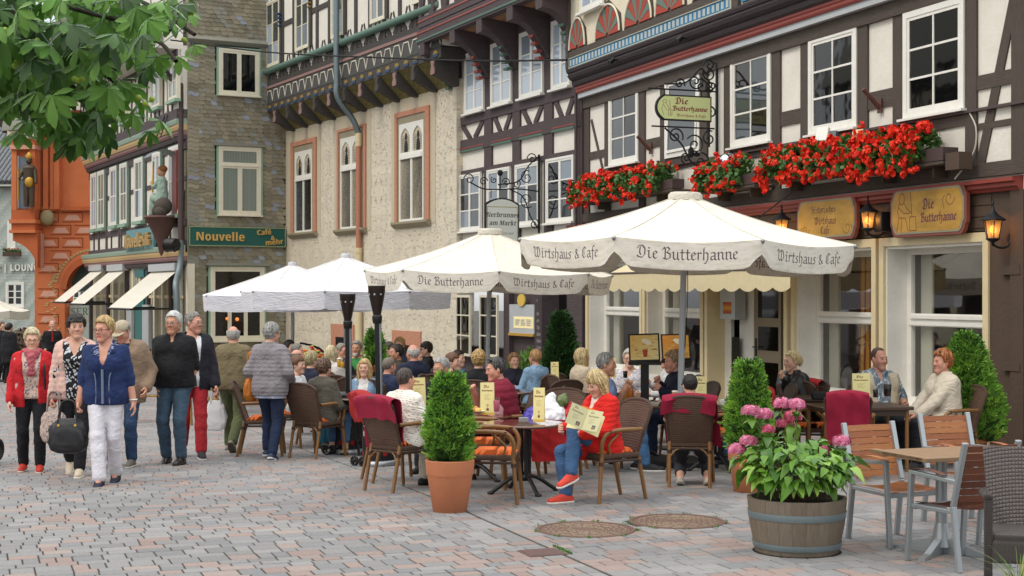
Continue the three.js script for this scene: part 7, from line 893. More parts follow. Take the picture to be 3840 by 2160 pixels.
[[2815,1543,0],[2864,1557,0],[2931,1516,0],[2987,1519,0],[2975,1563,1],[2947,1590,1],[2881,1611,1],[2806,1657,0],[2762,1688,0],[3154,1656,0],[3090,1690,1]].forEach(([x,y,k],i)=>{const Z=10.95+(i % 3-1)*.12-(i===8?.12:0),p=at(x,y,Z),o=thing('x','','x');scene.remove(o);used.x--;const small=(i===6||i===10)?.62:1,f=sub('flower_head',hy);f.position.set(p.x-c.x,p.y-(h-.04),p.z-c.z);for(let q=0;q<3;q++){const g=[];for(let j=q;j<110;j+=3){const v=1-j /110*1.35,a=j*2.399,r=Math.sqrt(Math.max(0,1-v*v));const d=V(Math.cos(a)*r,v*.72,Math.sin(a)*r).normalize();g.push(pg.clone().rotateZ(R()*3).rotateX(rr(-.35,.35)).applyQuaternion(new THREE.Quaternion().setFromUnitVectors(V(0,0,1),d)).translate(d.x*.068*small*(1+.1*Math.sin(a*3+i)),d.y*.048*small+rr(-.004,.004),d.z*.066*small*(1+.1*Math.cos(a*2+i))));}const m=part('petals',g,pmats[k][q],f);m.userData.kind='stuff';}for(let w=0;w<4;w++){const l=new THREE.Mesh(pick(leafG),pick(lm));l.name='leaf';l.position.copy(f.position).add(V(0,-.05-.02*(w&1),0));l.rotation.set(rr(-.2,.35),w*1.57+i,0,'YXZ');l.scale.setScalar(rr(.55,.85));hy.add(l);}const b=V(f.position.x*.35,.02,f.position.z*.35);part('stem',tube([b,b.clone().lerp(f.position,.6).add(V(0,.05,0)),f.position],.005,12,5),M('#5f6a35'),hy);});
}
{const t=thing('grass_plant','tuft of pale striped grass at the bottom right corner','plant',gp(3822,8.85)),gm=[leafMat('#a8b25a'),leafMat('#7d9440'),leafMat('#5f8030')];for(let i=0;i<70;i++){const a=R()*6.28,L=rr(.18,.42),q=rr(.4,1),g=new THREE.PlaneGeometry(.009,L,1,8).translate(0,L /2,0),p=g.attributes.position;for(let j=0;j<p.count;j++){const v=p.getY(j)/L;p.setXYZ(j,p.getX(j)*(1-v*.8),L*(v-.42*q*v*v),L*q*.8*v*v);}g.computeVertexNormals();part('blade',g.rotateY(a).translate(Math.sin(a)*.04,0.1,Math.cos(a)*.04),gm[i % 3],t);}part('pot',lathe([[0,0],[.13,0],[.15,.13],[.13,.13],[.12,.1],[0,.1]],24),A.wickerD,t);}
{
const t=thing('chestnut_tree','horse chestnut branches with large leaves hanging into the picture at the upper left','tree',[-5.2,0,-7.5]),o=t.position,bark=M('#3f342a',{rough:.9,bump:T.rough,bp:[2,2],bs:.01});
part('trunk',[rod([0,0,0],[.1,3.2,0],.3,.22,14),rod([.1,3.2,0],[.3,6,-.2],.22,.12,12)],bark,t);
const cm=['#4c781f','#3b6318','#5f902a','#2c4f13'].map((x)=>leafMat(x,.35,.8)),spotM=canvasTex(256,256,(x)=>{x.fillStyle='#5a8726';x.fillRect(0,0,256,256);const r=mulberry(6);for(let i=0;i<26;i++){x.fillStyle=['#9a8a3c','#8a6a34','#6f8a3c'][i % 3];x.beginPath();x.ellipse(r()*256,r()*256,3+r()*9,2+r()*4,r()*3,0,7);x.fill();}});const spot=leafMat('#ffffff',.35,.8);spot.map=spotM;cm.push(spot,spot,spot);
const leaflet=(L)=>{const g=new THREE.PlaneGeometry(1,1,6,12).translate(0,.5,0),p=g.attributes.position;for(let i=0;i<p.count;i++){const u=p.getX(i)*2,v=p.getY(i),w=L*.19*(v<.62?Math.pow(v /.62,.8)*.97+.03:Math.pow(Math.max(0,1-Math.pow((v-.62)/.38,1.7)),.8))*(1+.05*Math.sin(v*44));p.setXYZ(i,u*w,.16*Math.abs(u)*w+.0018*Math.sin(v*44)*Math.abs(u)-.22*L*v*v,v*L);}g.computeVertexNormals();return g;};
const compound=[0,1,2].map((k)=>merge([-1.9,-1.25,-.6,0,.6,1.25,1.9].slice(k===2?1:0,k===2?6:7).map((a,i,s)=>leaflet(.19*(1-.16*Math.abs(a))*rr(.9,1.1)).rotateX(.25+rr(-.15,.25)).rotateY(a))));
const limbs=[[[-20,-120],[160,-10],[380,60],[640,110]],[[-200,60],[60,130],[300,230],[520,360]],[[-250,200],[-40,250],[150,330],[260,430]],[[0,-160],[340,-60],[560,20],[730,130]],[[-250,-60],[0,30],[220,130],[440,260]],[[-100,80],[120,210],[300,350],[370,480]],[[260,-100],[430,90],[600,160],[660,230]]];
const tips=[];limbs.forEach((l,i)=>{const Z=7.3+(i % 4)*.32,p=l.map(([x,y],j)=>at(x,y,Z-j*.12).sub(o));const c=new THREE.CatmullRomCurve3(p);part('branch',new THREE.TubeGeometry(c,24,.012,6),bark,t);part('limb',rod([.2,4.6,-.1],p[0],.06,.015,8),bark,t);for(let k=0;k<12;k++){const f=.12+.88*k /11;tips.push([c.getPoint(f),c.getTangent(f)]);}});
const crown=sub('crown',t);let n=0;
const okPx=(q)=>{const w=q.clone().add(o),x=CX+w.x /-w.z*FL,y=CY-(w.y-EYE)/-w.z*FL;return y<(x<560?520-Math.abs(x-300)*.15:520-(x-560)*1.5)+20&&x<735&&!(x>600&&y>250);};
for(const[p,d]of tips)for(let k=0;k<4&&n<290;k++){const q=p.clone().add(V(rr(-.24,.24),rr(-.2,.14),rr(-.3,.3)));if(!okPx(q))continue;const l=new THREE.Mesh(pick(compound),pick(cm));l.name='leaf';l.position.copy(q);l.rotation.set(rr(.25,1.15),rr(-.9,.9)+(R()<.5?0:rr(-1.6,1.6)),rr(-.5,.5),'YXZ');l.scale.setScalar(rr(.55,.88));l.castShadow=true;crown.add(l);n++;if(k<2)part('leaf_stalk',rod(p,q,.003,.0025,5),A.greenB,crown);}
const burr=(()=>{const g=new THREE.IcosahedronGeometry(.0135,2),p=g.attributes.position;for(let i=0;i<p.count;i++){const s=1+.16*Math.max(0,N3(p.getX(i)*260,p.getY(i)*260,p.getZ(i)*260));p.setXYZ(i,p.getX(i)*s,p.getY(i)*s,p.getZ(i)*s);}g.computeVertexNormals();return g;})(),bm=M('#8fa53a',{rough:.7});
for(const[x,y]of[[58,246],[64,232],[280,296],[292,302],[308,297],[435,420],[520,366],[545,390],[570,372],[345,133],[332,128],[672,48],[690,46],[710,48],[720,46],[140,152],[20,112],[292,108],[690,150]]){const b=part('conker',burr,bm,crown);b.position.copy(at(x,y,7.0)).sub(o);}
}
// who stands and sits where
const J=(hex,o={})=>({n:'jacket',mat:clothM(hex),e:.018,hem:-.12,collar:.012,...o}),SH=(hex,o={})=>({n:'shirt',mat:clothM(hex),e:.011,hem:-.06,...o});
const trous=(hex,o)=>({mat:clothM(hex),...o}),jn=(hex,o)=>({mat:jeans(hex),...o});
const walk=(o)=>({footL:[.09,.08,.20],footR:[-.09,.10,-.18],handL:[.26,-.08,-.02],handR:[-.26,-.06,.10],toeR:[0,-.3,1],...o});
const bagHandle=(a,b,h,m,root)=>part('handle',tube([a,a.clone().lerp(b,.2).add(V(0,h,0)),a.clone().lerp(b,.8).add(V(0,h,0)),b],.008,16,6),m,root);
function bagAt(name,label,w,h,d,mat,off,o={}){
const{root,J}=person.last,p=off(J).multiplyScalar(J.scale).applyAxisAngle(V(0,1,0),root.rotation.y).add(root.position),t=thing(name,label,'bag',p,root.rotation.y+(o.turn??0)),sd=R()*20;
const g=new THREE.SphereGeometry(1,40,28),a=g.attributes.position,sp=(x,e)=>Math.sign(x)*Math.pow(Math.abs(x),e);for(let i=0;i<a.count;i++){const x=a.getX(i),y=a.getY(i),z=a.getZ(i),v=(y+1)/2,f=1+.10*N3(x*2.2+sd,y*1.5,z*2)+.05*N3(x*7,y*2+sd,z*6);a.setXYZ(i,w /2*sp(x,.62)*lerp(1,.82,v)*f,h*(sp(y,.75)/2-.5),d*sp(z,.7)*lerp(1.1,o.top??.5,v)*f);}g.computeVertexNormals();part('body',g,mat,t);
for(const s of[-1,1])part('handle',tube([[-w*.24,-h*.12,s*d*.4],[-w*.12,h*.25+(o.hh??.06),s*.012],[w*.12,h*.25+(o.hh??.06),s*.012],[w*.24,-h*.12,s*d*.4]],.008,18,6),o.hm??mat,t);if(o.buckle)for(const s of[-1,1])part('buckle',ball(s*w*.2,-h*.2,d*.6,.014,[1,1,.5],8),A.gold,t);return t;
}
person({label:'woman in red denim jacket and pink scarf with glasses, leftmost of the walking group',x:120,Z:16.3,yTop:1232,yaw:14,fem:1,w:1.06,skin:'fair',hair:{s:'short',c:'#bfa878',c2:'#e8dfc4',v:.02,messy:1.3},glasses:'#2c2a28',tops:[{n:'blouse',mat:pm('floral'),e:.012,hem:-.06},J('#c31f28',{e:.02,open:.075,hem:-.16})],bot:trous('#15161c'),shoe:{c:'#c4311f',s:'#d9d2c6'},pose:walk({footL:[.10,.08,.12],footR:[-.10,.08,-.05],toeR:[-.1,0,1],handL:[.25,-.12,.08],handR:[-.24,-.08,.12],head:[.1,.12]}),extra:[(r,j)=>{const g=[];for(let i=0;i<3;i++)g.push(cone(j.tf(-.05+i*.02,.49-i*.03,.09),j.tf(.06,.5-i*.02,.085),.035,.035),cone(j.tf(.0,.44,.12),j.tf(.03-i*.03,.24,.13),.04,.03));for(let i=0;i<8;i++){const a=i /8*6.28,b=(i+1)/8*6.28;g.push(cone(j.neck.clone().add(V(Math.sin(a)*.08,.0,Math.cos(a)*.075)),j.neck.clone().add(V(Math.sin(b)*.08,0,Math.cos(b)*.075)),.032));}part('scarf',meshSDF(g,.01,{k:.02,disp:(x,y,z)=>.008*N3(x*24,y*24,z*24)}),clothM('#b9606a'),r);part('bag_strap',tube([j.tf(.13,.44,.07),j.tf(.15,.3,.15),j.tf(.16,.05,.16)],.014,14,6),A.black,r);}]});
person({label:'dark haired woman in pale pink quilted jacket over a dotted blouse, walking',x:285,Z:15.9,yTop:1180,yaw:10,fem:1,w:.98,skin:'light',hair:{s:'short',c:'#1d1815',c2:'#3a302b',v:.026,messy:1.3,fringe:.025},tops:[{n:'blouse',mat:pm('dots',3.2),e:.013,hem:-.12,v:.14},J('#d9b3a8',{e:.02,open:.085,hem:-.12,puff:.006})],bot:trous('#16161a'),shoe:{c:'#cbbba4',s:'#e9e4da'},pose:walk({footL:[.06,.08,.22],footR:[-.08,.14,-.2],toeR:[0,-.6,1],handR:[-.24,-.16,.1],handL:[.25,-.12,.1],head:[.25,0],hr:{curl:1.2}})});
bagAt('tote_bag','patterned tapestry tote bag carried between the two leftmost women',.30,.36,.05,pm('floral'),(J)=>J.wrR.clone().add(V(.02,-.13,.06)),{top:.9,hh:.1});
person({label:'blonde woman with glasses in navy blouse and white trousers, foremost of the walking group',x:398,Z:15.0,yTop:1187,yaw:2,fem:1,w:1.05,skin:'red',hair:{s:'short',c:'#a5844f',c2:'#d4b780',v:.02,messy:.9},glasses:'#4a2c28',lips:[.55,.06,.07],tops:[{n:'blouse',mat:clothM('#1d2f5c'),e:.022,hem:-.12,sleeve:.62,v:.2,vw:.4}],bot:trous('#dcd9e2',{len:.97,flare:.016}),shoe:{c:'#1a2036',s:'#14161f',low:1},bareAnkle:1,pose:walk({footL:[.06,.10,-.16],footR:[-.02,.08,.2],toeL:[0,-.5,1],handR:[-.27,-.14,.06],handL:[.28,-.10,.02],head:[-.42,.05],hr:{curl:1.3}}),extra:[(r,j)=>{const g=[];for(const s of[-1,1])g.push(cone(j.tf(s*.075,.5,-.03),j.tf(s*.085,.42,.1),.03,.034),cone(j.tf(s*.085,.42,.1),j.tf(s*.02,.27,.142),.036,.012));g.push(cone(j.tf(.075,.5,-.03),j.tf(-.075,.5,-.03),.03));part('collar',meshSDF(g,.009,{k:.02}),pm('navyfl',4),r);for(const s of[-1,1])part('trim',tube([j.tf(s*.15,.3,.1),j.tf(s*.08,.2,.152),j.tf(s*.065,.02,.15),j.tf(s*.07,-.1,.15)],.006,20,5),clothM('#8f9bb8'),r);part('button_band',tube([j.tf(0,.25,.16),j.tf(0,.1,.152),j.tf(0,-.1,.15)],.014,14,6),clothM('#8794ad'),r);part('wristband',new THREE.TorusGeometry(.036,.008,6,18).rotateX(Math.PI /2).translate(j.wrL.x,j.wrL.y+.02,j.wrL.z),M('#d8d8d4',{rough:.3}),r);}]});
bagAt('handbag','large black leather handbag held by the woman in white trousers',.42,.36,.095,M('#17171a',{rough:.35,bump:T.plaster,bp:[5,5],bs:.002}),(J)=>J.wrR.clone().add(V(-.10,-.16,.03)),{hh:.08,buckle:1});
person({label:'man in beige cap and khaki jacket looking down, behind the white trousers',x:470,Z:16.9,yTop:1202,yaw:0,w:1.12,skin:'red',hair:{s:'bald',c:'#8b8378'},cap:{c:'#c2b49c',v:'#b5a78e'},tops:[SH('#2a2f45'),J('#8d7763',{e:.034,hem:-.2,open:.05,collar:.02})],bot:jn('#2d4566'),shoe:{c:'#6d675f',s:'#ccc6ba'},pose:walk({footL:[.09,.08,.06],footR:[-.09,.08,.22],handL:[.27,-.02,.1],handR:[-.22,-.05,.12],head:[-.3,.38]})});
person({label:'white haired man with glasses in black polo shirt and jeans, hands in pockets',x:655,Z:17.2,yTop:1167,yaw:-6,w:1.16,belly:.03,skin:'tan',hair:{s:'short',c:'#b9b9b6',c2:'#deded9',v:.014},brow:'#8a8680',glasses:'#8a8a88',tops:[{n:'polo_shirt',mat:clothM('#121216'),e:.02,sleeve:.5,hem:-.07,collar:.012,v:.06,vw:.2}],bot:jn('#3d5468',{belt:1}),shoe:{c:'#2b211d',s:'#15110f',r:.35},pose:walk({footL:[.11,.08,.1],footR:[-.1,.08,-.02],handL:[.17,-.08,.04],handR:[-.17,-.08,.04],head:[-.1,.02]})});
person({label:'grey haired man in dark jacket and red trousers behind the black polo shirt',x:718,Z:18.0,yTop:1167,yaw:20,w:1.02,skin:'red',hair:{s:'short',c:'#77736c',c2:'#9a968d',v:.008},glasses:'#8c8c8c',tops:[SH('#dadde0',{v:.12,hem:-.1}),J('#22222c',{open:.07,hem:-.15,e:.028})],bot:trous('#a8242c',{flare:.012}),shoe:{c:'#232026',s:'#d8d5d0'},pose:walk({footL:[.08,.08,.24],footR:[-.08,.12,-.2],handL:[.26,-.08,.12],head:[.75,.02]})});
person({label:'grey haired man in olive jacket and green trousers seen from behind',x:872,Z:18.9,yTop:1222,yaw:172,w:1.06,skin:'red',hair:{s:'bald',c:'#a9a6a0',c2:'#c9c6c0',v:.016},tops:[J('#766a4f',{e:.03,hem:-.1,collar:.01})],bot:trous('#5d6444',{flare:.014}),shoe:{c:'#9a9382',s:'#5f5a4c'},pose:walk({footL:[.10,.08,.16],footR:[-.1,.14,-.3],toeR:[0,-.75,.7],handL:[.25,-.1,.06],head:[.35,.05],lean:.08})});
bagAt('carrier_bag','white plastic carrier bag held by the man in olive jacket',.3,.4,.06,M('#e9e9ea',{rough:.5,transmission:.3,thickness:0}),(J)=>J.wrL.clone().add(V(0,-.14,0)),{hh:.02,top:.5});
person({label:'woman in silver grey quilted jacket with an orange shoulder bag, from behind',x:1012,Z:17.8,yTop:1212,yaw:168,fem:1,w:1.08,skin:'light',hair:{s:'short',c:'#85837f',c2:'#b3b1ac',v:.022,messy:1},glasses:'#222222',tops:[SH('#b3bad0',{hem:-.17}),J('#8b858a',{e:.026,hem:-.13,puff:.009,ps:.052,collar:.022})],bot:jn('#22304e'),shoe:{c:'#33425e',s:'#dcdcda'},pose:walk({footL:[.1,.10,.16],footR:[-.08,.08,-.12],handR:[-.22,.05,.16],handL:[.24,-.02,.1],head:[-.5,.05]})});
bagAt('shoulder_bag','orange leather shoulder bag hanging on the quilted jacket',.24,.3,.05,M('#b96a1e',{rough:.5}),(J)=>J.tf(.235,.10,-.03),{turn:1.2,hh:.22,top:.9});
person({label:'bald waiter in black shirt and red tie standing far off before the orange house',x:196,Z:42,yTop:1200,yaw:20,cell:1.6,w:1.05,skin:'light',hair:{s:'none',c:'#6b5a4a'},tops:[SH('#17171c')],bot:trous('#26262a'),pose:{handL:[.2,.0,.15],handR:[-.2,0,.15],footL:[.12,.08,0],footR:[-.12,.08,0]},extra:[(r,j)=>part('tie',rod(j.tf(0,.46,.09),j.tf(0,.2,.125),.02,.03),A.redC,r)]});
person({label:'woman in a black dress with a dark hair bun, far off at the left',x:33,Z:42,yTop:1212,yaw:150,cell:1.6,fem:1,hair:{s:'pony',c:'#241c18',v:.02},tops:[J('#1b1a1f',{hem:-.35,e:.05})],bot:trous('#15151a'),pose:{footL:[.1,.08,0],footR:[-.1,.08,0]}});
person({label:'man with glasses cut off by the left edge, far off',x:4,Z:43,yTop:1206,yaw:60,cell:1.6,hair:{s:'short',c:'#6b4a34'},glasses:'#222222',tops:[J('#22232a')],bot:trous('#1b1b20'),pose:{footL:[.1,.08,0],footR:[-.1,.08,0]}});
const sitters=[
['blonde woman in bright red quilted jacket reading a menu in the foreground',2262,13.7,1391,-58,{fem:1,cell:.9,skin:'fair',hair:{s:'bob',c:'#a88a58',c2:'#dcc694',v:.016,fringe:.035},tops:[SH('#e6d3cc'),J('#cf1d14',{e:.028,puff:.009,ps:.05,v:.2,vw:.28,hem:-.12,collar:.018})],bot:jn('#3d5f8a'),shoe:{c:'#d2402c',s:'#e4e0da'}},{footL:[.16,.30,.50],footR:[.02,.08,.46],toeL:[.3,-.25,1],kneeL:[-.1,.6,1],handL:[.14,.16,.34],handR:[-.14,.2,.36],head:[.1,.42],hl:{curl:.9},hr:{curl:.9},lean:.06}],
['man in burgundy padded vest eating, sunglasses pushed up on his head',1885,15.6,1340,-72,{w:1.25,belly:.05,skin:'red',hair:{s:'short',c:'#2b2826',c2:'#5a5652'},sunglassesUp:1,tops:[SH('#c9969c',{sleeve:.5}),{n:'vest',mat:clothM('#7a1730'),e:.04,sleeve:0,puff:.01,ps:.08,collar:.02,hem:-.05}],bot:trous('#4a1524')},{handR:[-.1,.42,.26],handL:[.14,.12,.34],hr:{curl:1.2},lean:.1,head:[0,.12]}],
['man in a white Nordic sweater with short dark hair seen from behind',1515,14.5,1379,138,{w:1.15,skin:'red',hair:{s:'short',c:'#3a312b',c2:'#5a4d44',v:.006},tops:[{n:'sweater',mat:pm('knit',2.4),e:.03,collar:.022}],bot:trous('#c9bfae')},{handL:[.16,.2,.3],handR:[-.16,.2,.3]}],
['grey haired man with glasses in black, chin on his hand, behind the conifer',1672,16.4,1338,-25,{w:1.05,skin:'tan',hair:{s:'short',c:'#8d8b88',c2:'#b5b3b0',v:.01},glasses:'#9a9a98',tops:[J('#17181d',{collar:.015})],bot:trous('#22242a')},{handL:[.06,.44,.18],handR:[-.12,.14,.3],hl:{curl:1.2},lean:.12,head:[-.3,.1]}],
['fair haired girl in a denim jacket eating, looking at the camera',1368,19.0,1345,-6,{fem:1,w:.8,skin:'fair',hair:{s:'long',c:'#b58f58',c2:'#d9bd88',v:.012},tops:[SH('#dcd8d6'),J('#7b98b4',{open:.05})],bot:jn('#3b4f70')},{handL:[.1,.2,.28],handR:[-.1,.22,.28]}],
['brown haired woman in a dark grey green jacket seen from behind, left of the heater',1200,18.1,1347,150,{fem:1,cell:1.2,skin:'light',hair:{s:'short',c:'#4a3426',c2:'#7a5a44',v:.024,messy:1.2},tops:[J('#57534a',{e:.032})],bot:jn('#4a6a92',{len:.7}),bareAnkle:1,shoe:{c:'#b59a7a',low:1}},{lean:.15,handL:[.15,.2,.3]}],
['boy with brown hair in a white shirt behind the grey quilted jacket',1112,19.6,1334,70,{w:.8,cell:1.3,hair:{s:'short',c:'#6b4a2c',v:.02,fringe:.02},tops:[SH('#dedfe4',{sleeve:.5})],bot:trous('#2a6f86')},{}],
['woman with short ash blonde hair and glasses in navy, seen from behind',1165,20.3,1318,130,{fem:1,cell:1.3,hair:{s:'short',c:'#8f8058',c2:'#c0b083',v:.022},glasses:'#222222',tops:[J('#1d2338')],bot:trous('#20222a')},{}],
['balding man in a mustard brown jacket at the back table',1110,21.8,1309,120,{cell:1.4,w:1.1,skin:'red',hair:{s:'bald',c:'#6d6259'},tops:[J('#6d4a1f')],bot:trous('#2b2b2b')},{}],
['grey haired man in profile at the far back table by the bicycle',1110,25.5,1288,90,{cell:1.5,skin:'red',hair:{s:'short',c:'#7c766f'},tops:[J('#5a4a3a')],bot:trous('#2b2b2b')},{}],
['dark haired person in a hood before the white pole',1083,27,1276,60,{cell:1.6,hair:{s:'short',c:'#1a1614',v:.02},tops:[J('#1c1c20')],bot:trous('#2b2b2b')},{}],
['woman with pale blond bob in a white cardigan, back turned',1240,23.4,1297,165,{fem:1,cell:1.4,hair:{s:'bob',c:'#c2ae82',c2:'#e3d6b4',v:.018},tops:[J('#e0dcd6')],bot:trous('#333333')},{}],
['grey haired man with glasses beside the left heater pole',1278,25.6,1287,60,{cell:1.5,skin:'red',hair:{s:'short',c:'#8f857a'},glasses:'#333333',tops:[J('#cfc8bc')],bot:trous('#333333')},{}],
['bearded grey haired man with a green collar facing the camera',1338,25,1276,-8,{cell:1.4,w:1.1,skin:'tan',beard:'#a9a49c',hair:{s:'short',c:'#77726c',c2:'#9a958e'},tops:[J('#1c1d22',{v:.18,vw:.5}),SH('#3f8a4c')],bot:trous('#222222')},{}],
['tanned man with glasses between the two heater poles',1398,24.6,1302,-40,{cell:1.5,skin:'tan',hair:{s:'bald',c:'#4a423a'},glasses:'#222222',tops:[J('#232020')],bot:trous('#222222')},{}],
['grey cropped man in a navy sweater right of the second heater, back turned',1452,19.3,1341,150,{cell:1.3,w:1.1,skin:'red',hair:{s:'short',c:'#7a6f64',v:.006},tops:[J('#2a3350',{collar:.005})],bot:jn('#33496c')},{head:[-.3,.1]}],
['dark haired man in an olive brown jacket in profile at the back',1492,22.4,1290,-70,{cell:1.4,w:1.12,skin:'tan',hair:{s:'short',c:'#1e1915',c2:'#3a322b'},tops:[J('#40382c')],bot:trous('#222222')},{handR:[-.1,.2,.3]}],
['dark haired man with glasses at the wall, in blue',1456,25.8,1282,70,{cell:1.6,hair:{s:'short',c:'#3a2c22',v:.016},tops:[J('#2a3a7a')],bot:trous('#222222')},{}],
['blond child high at the wall table',1500,27.2,1266,-20,{cell:1.6,w:.85,hair:{s:'short',c:'#c49a5c',v:.02,messy:1.4},tops:[J('#3a3f4c')],bot:trous('#222222')},{}],
['white haired man in a navy jacket with a bald crown, back turned',1552,21.4,1290,-140,{cell:1.3,w:1.15,skin:'red',hair:{s:'bald',c:'#c9c4ba',c2:'#e4e0d8',v:.012},tops:[J('#1a2138',{e:.032})],bot:trous('#1d2230')},{handL:[.2,.26,.28]}],
['youth in a dark baseball cap and black hooded top in profile',1602,24.4,1280,-80,{cell:1.4,hair:{s:'short',c:'#3a2e24'},cap:{c:'#22242c',v:'#2a3448'},tops:[J('#1e2024',{collar:.02})],bot:trous('#222222')},{}],
['auburn haired boy in profile facing right, left of the window casement',1692,20.6,1324,75,{cell:1.4,w:.85,hair:{s:'short',c:'#6b452a',v:.02,fringe:.02},tops:[SH('#4f6f9a')],bot:trous('#333a4a')},{}],
['dark haired boy in a light blue shirt beside the auburn one',1716,22.2,1314,60,{cell:1.4,w:.9,hair:{s:'short',c:'#2c2019',v:.018},tops:[SH('#6f93b8')],bot:trous('#333a4a')},{}],
['woman with tousled blonde hair in a black jacket seen from behind',1795,19.2,1314,170,{fem:1,cell:1.2,hair:{s:'short',c:'#a5814a',c2:'#d1b079',v:.024,messy:1.4},tops:[J('#17181c',{e:.03})],bot:trous('#22242c')},{}],
['brown blonde woman in dark blue facing the camera, behind the burgundy vest',1926,22.2,1324,20,{fem:1,cell:1.4,skin:'light',hair:{s:'short',c:'#8d6238',c2:'#c19a66',v:.022},tops:[J('#1c1d2c')],bot:trous('#22242c')},{}],
['sandy haired man in a light blue shirt turned away, before the clipped bush',2010,21.8,1310,-140,{cell:1.2,w:1.05,skin:'red',hair:{s:'short',c:'#a2774a',c2:'#c69b68'},tops:[SH('#86a6c4',{e:.02,collar:.01})],bot:jn('#2a3d5c')},{}],
['blonde woman in a beige hooded jacket turned to the right',2178,20.8,1306,110,{fem:1,cell:1.2,skin:'light',hair:{s:'bob',c:'#a9905e',c2:'#cfba8c',v:.016},tops:[J('#c4b49e',{e:.034,collar:.025})],bot:trous('#6c6458')},{}],
['grey haired man in a light blue shirt smoking, behind the woman in red',2255,16.4,1322,80,{cell:1,w:1.08,skin:'tan',hair:{s:'short',c:'#6d6b69',c2:'#9c9a98',v:.012},tops:[{n:'shirt',mat:clothM('#7c90bb'),e:.018,sleeve:.5}],bot:jn('#4d78a6'),shoe:{c:'#26262a',s:'#e2e0dc'}},{footL:[.14,.08,.40],footR:[-.05,.08,.50],handL:[.06,.40,.24],handR:[-.16,.16,.3],hl:{curl:1},lean:.08}],
['old woman with glasses in a grey white patterned top, behind the menu stand',2360,20.4,1309,-6,{fem:1,cell:1.2,w:1.1,hair:{s:'short',c:'#aaa59e',c2:'#d3cfc8',v:.018},glasses:'#6a2c2c',tops:[{n:'blouse',mat:pm('greyleaf',3),e:.02,v:.1}],bot:trous('#333333')},{}],
['balding man in a white shirt behind the umbrella pole',2510,20.4,1312,-80,{cell:1.3,skin:'red',hair:{s:'bald',c:'#5a463a'},tops:[SH('#c9c9cb')],bot:trous('#333333')},{handR:[-.05,.3,.26]}],
['woman with tousled fair hair in a navy sweater, fist at her mouth',2556,17.9,1318,-75,{fem:1,cell:1.1,skin:'red',hair:{s:'short',c:'#8a6f4c',c2:'#b39a76',v:.026,messy:1.3},tops:[J('#151a2e')],bot:trous('#1d2740')},{handR:[-.05,.42,.2],handL:[.1,.36,.24],hr:{curl:1.4},hl:{curl:1.4},lean:.18}],
['person in a dark cap with crimson blanket behind, back to the camera',2590,14.9,1404,172,{cell:1,w:1.02,skin:'light',hair:{s:'short',c:'#1d1916'},cap:{c:'#26282d'},tops:[J('#b5b4ae')],bot:trous('#2b2c34',{len:.55}),shoe:{c:'#bdb6aa',s:'#8f8a80'},bareAnkle:1},{head:[.35,.06],footL:[.12,.08,-.12],footR:[-.2,.08,-.1],toeL:[0,-.4,1],toeR:[0,-.4,1]}],
['fair haired person in navy hidden behind the potted conifer',2842,17.2,1374,-85,{fem:1,cell:1.1,hair:{s:'bob',c:'#a5804e',c2:'#cba977',v:.018},tops:[J('#1b2450')],bot:jn('#4b79b0')},{handR:[-.14,.2,.34]}],
['blonde woman with a ponytail in a black leather jacket, hand at her mouth',2975,18.4,1316,-50,{fem:1,cell:.95,skin:'fair',hair:{s:'pony',c:'#c4aa72',c2:'#e6d6a8',v:.012},tops:[SH('#1a1a1c'),{n:'jacket',mat:M('#16171a',{rough:.35,bump:T.plaster,bp:[6,6],bs:.002}),e:.028,collar:.02,open:.03}],bot:trous('#16171a')},{handR:[.02,.44,.2],handL:[.14,.14,.28],hr:{curl:1.1},head:[-.25,.02]}],
['balding man in a beige vest over a blue leaf print shirt, at the right',3290,17.3,1302,8,{w:1.14,belly:.03,skin:'red',stubble:1,cell:.9,hair:{s:'reced',c:'#5a463a',v:.003},tops:[{n:'shirt',mat:pm('blueleaf',3),e:.02,sleeve:.5,collar:.012,v:.08,vw:.3},{n:'vest',mat:clothM('#c7b8a0'),e:.034,sleeve:0,open:.07,hem:-.06}],bot:trous('#22242a')},{handL:[.22,.14,.28],handR:[-.2,.14,.28],head:[.32,.04]}],
['red haired woman in a cream rain jacket with sunglasses in her hair, at the right',3540,16.7,1313,-72,{fem:1,w:1.12,skin:'red',cell:.9,hair:{s:'short',c:'#8a4a20',c2:'#c07a40',v:.028,messy:1.3},sunglassesUp:1,tops:[J('#cfc4b2',{e:.024,collar:.02,hem:-.16})],bot:trous('#1a1b22')},{handL:[.08,.06,.4],handR:[-.06,.02,.42],hl:{curl:.5},hr:{curl:.5}}],
];
for(const[label,x,Z,yTop,yaw,o,pose]of sitters){chair(x-Math.sin(yaw*DEG)*18,Z+Math.cos(yaw*DEG)*.03,yaw,'woven café chair under the '+label.replace(/^heavy|^old /,'').split(' ').slice(0,9).join(' ').replace(/,.*$/,''));person({label,x,Z,yTop,yaw,...o,pose:sitPose(pose)});}
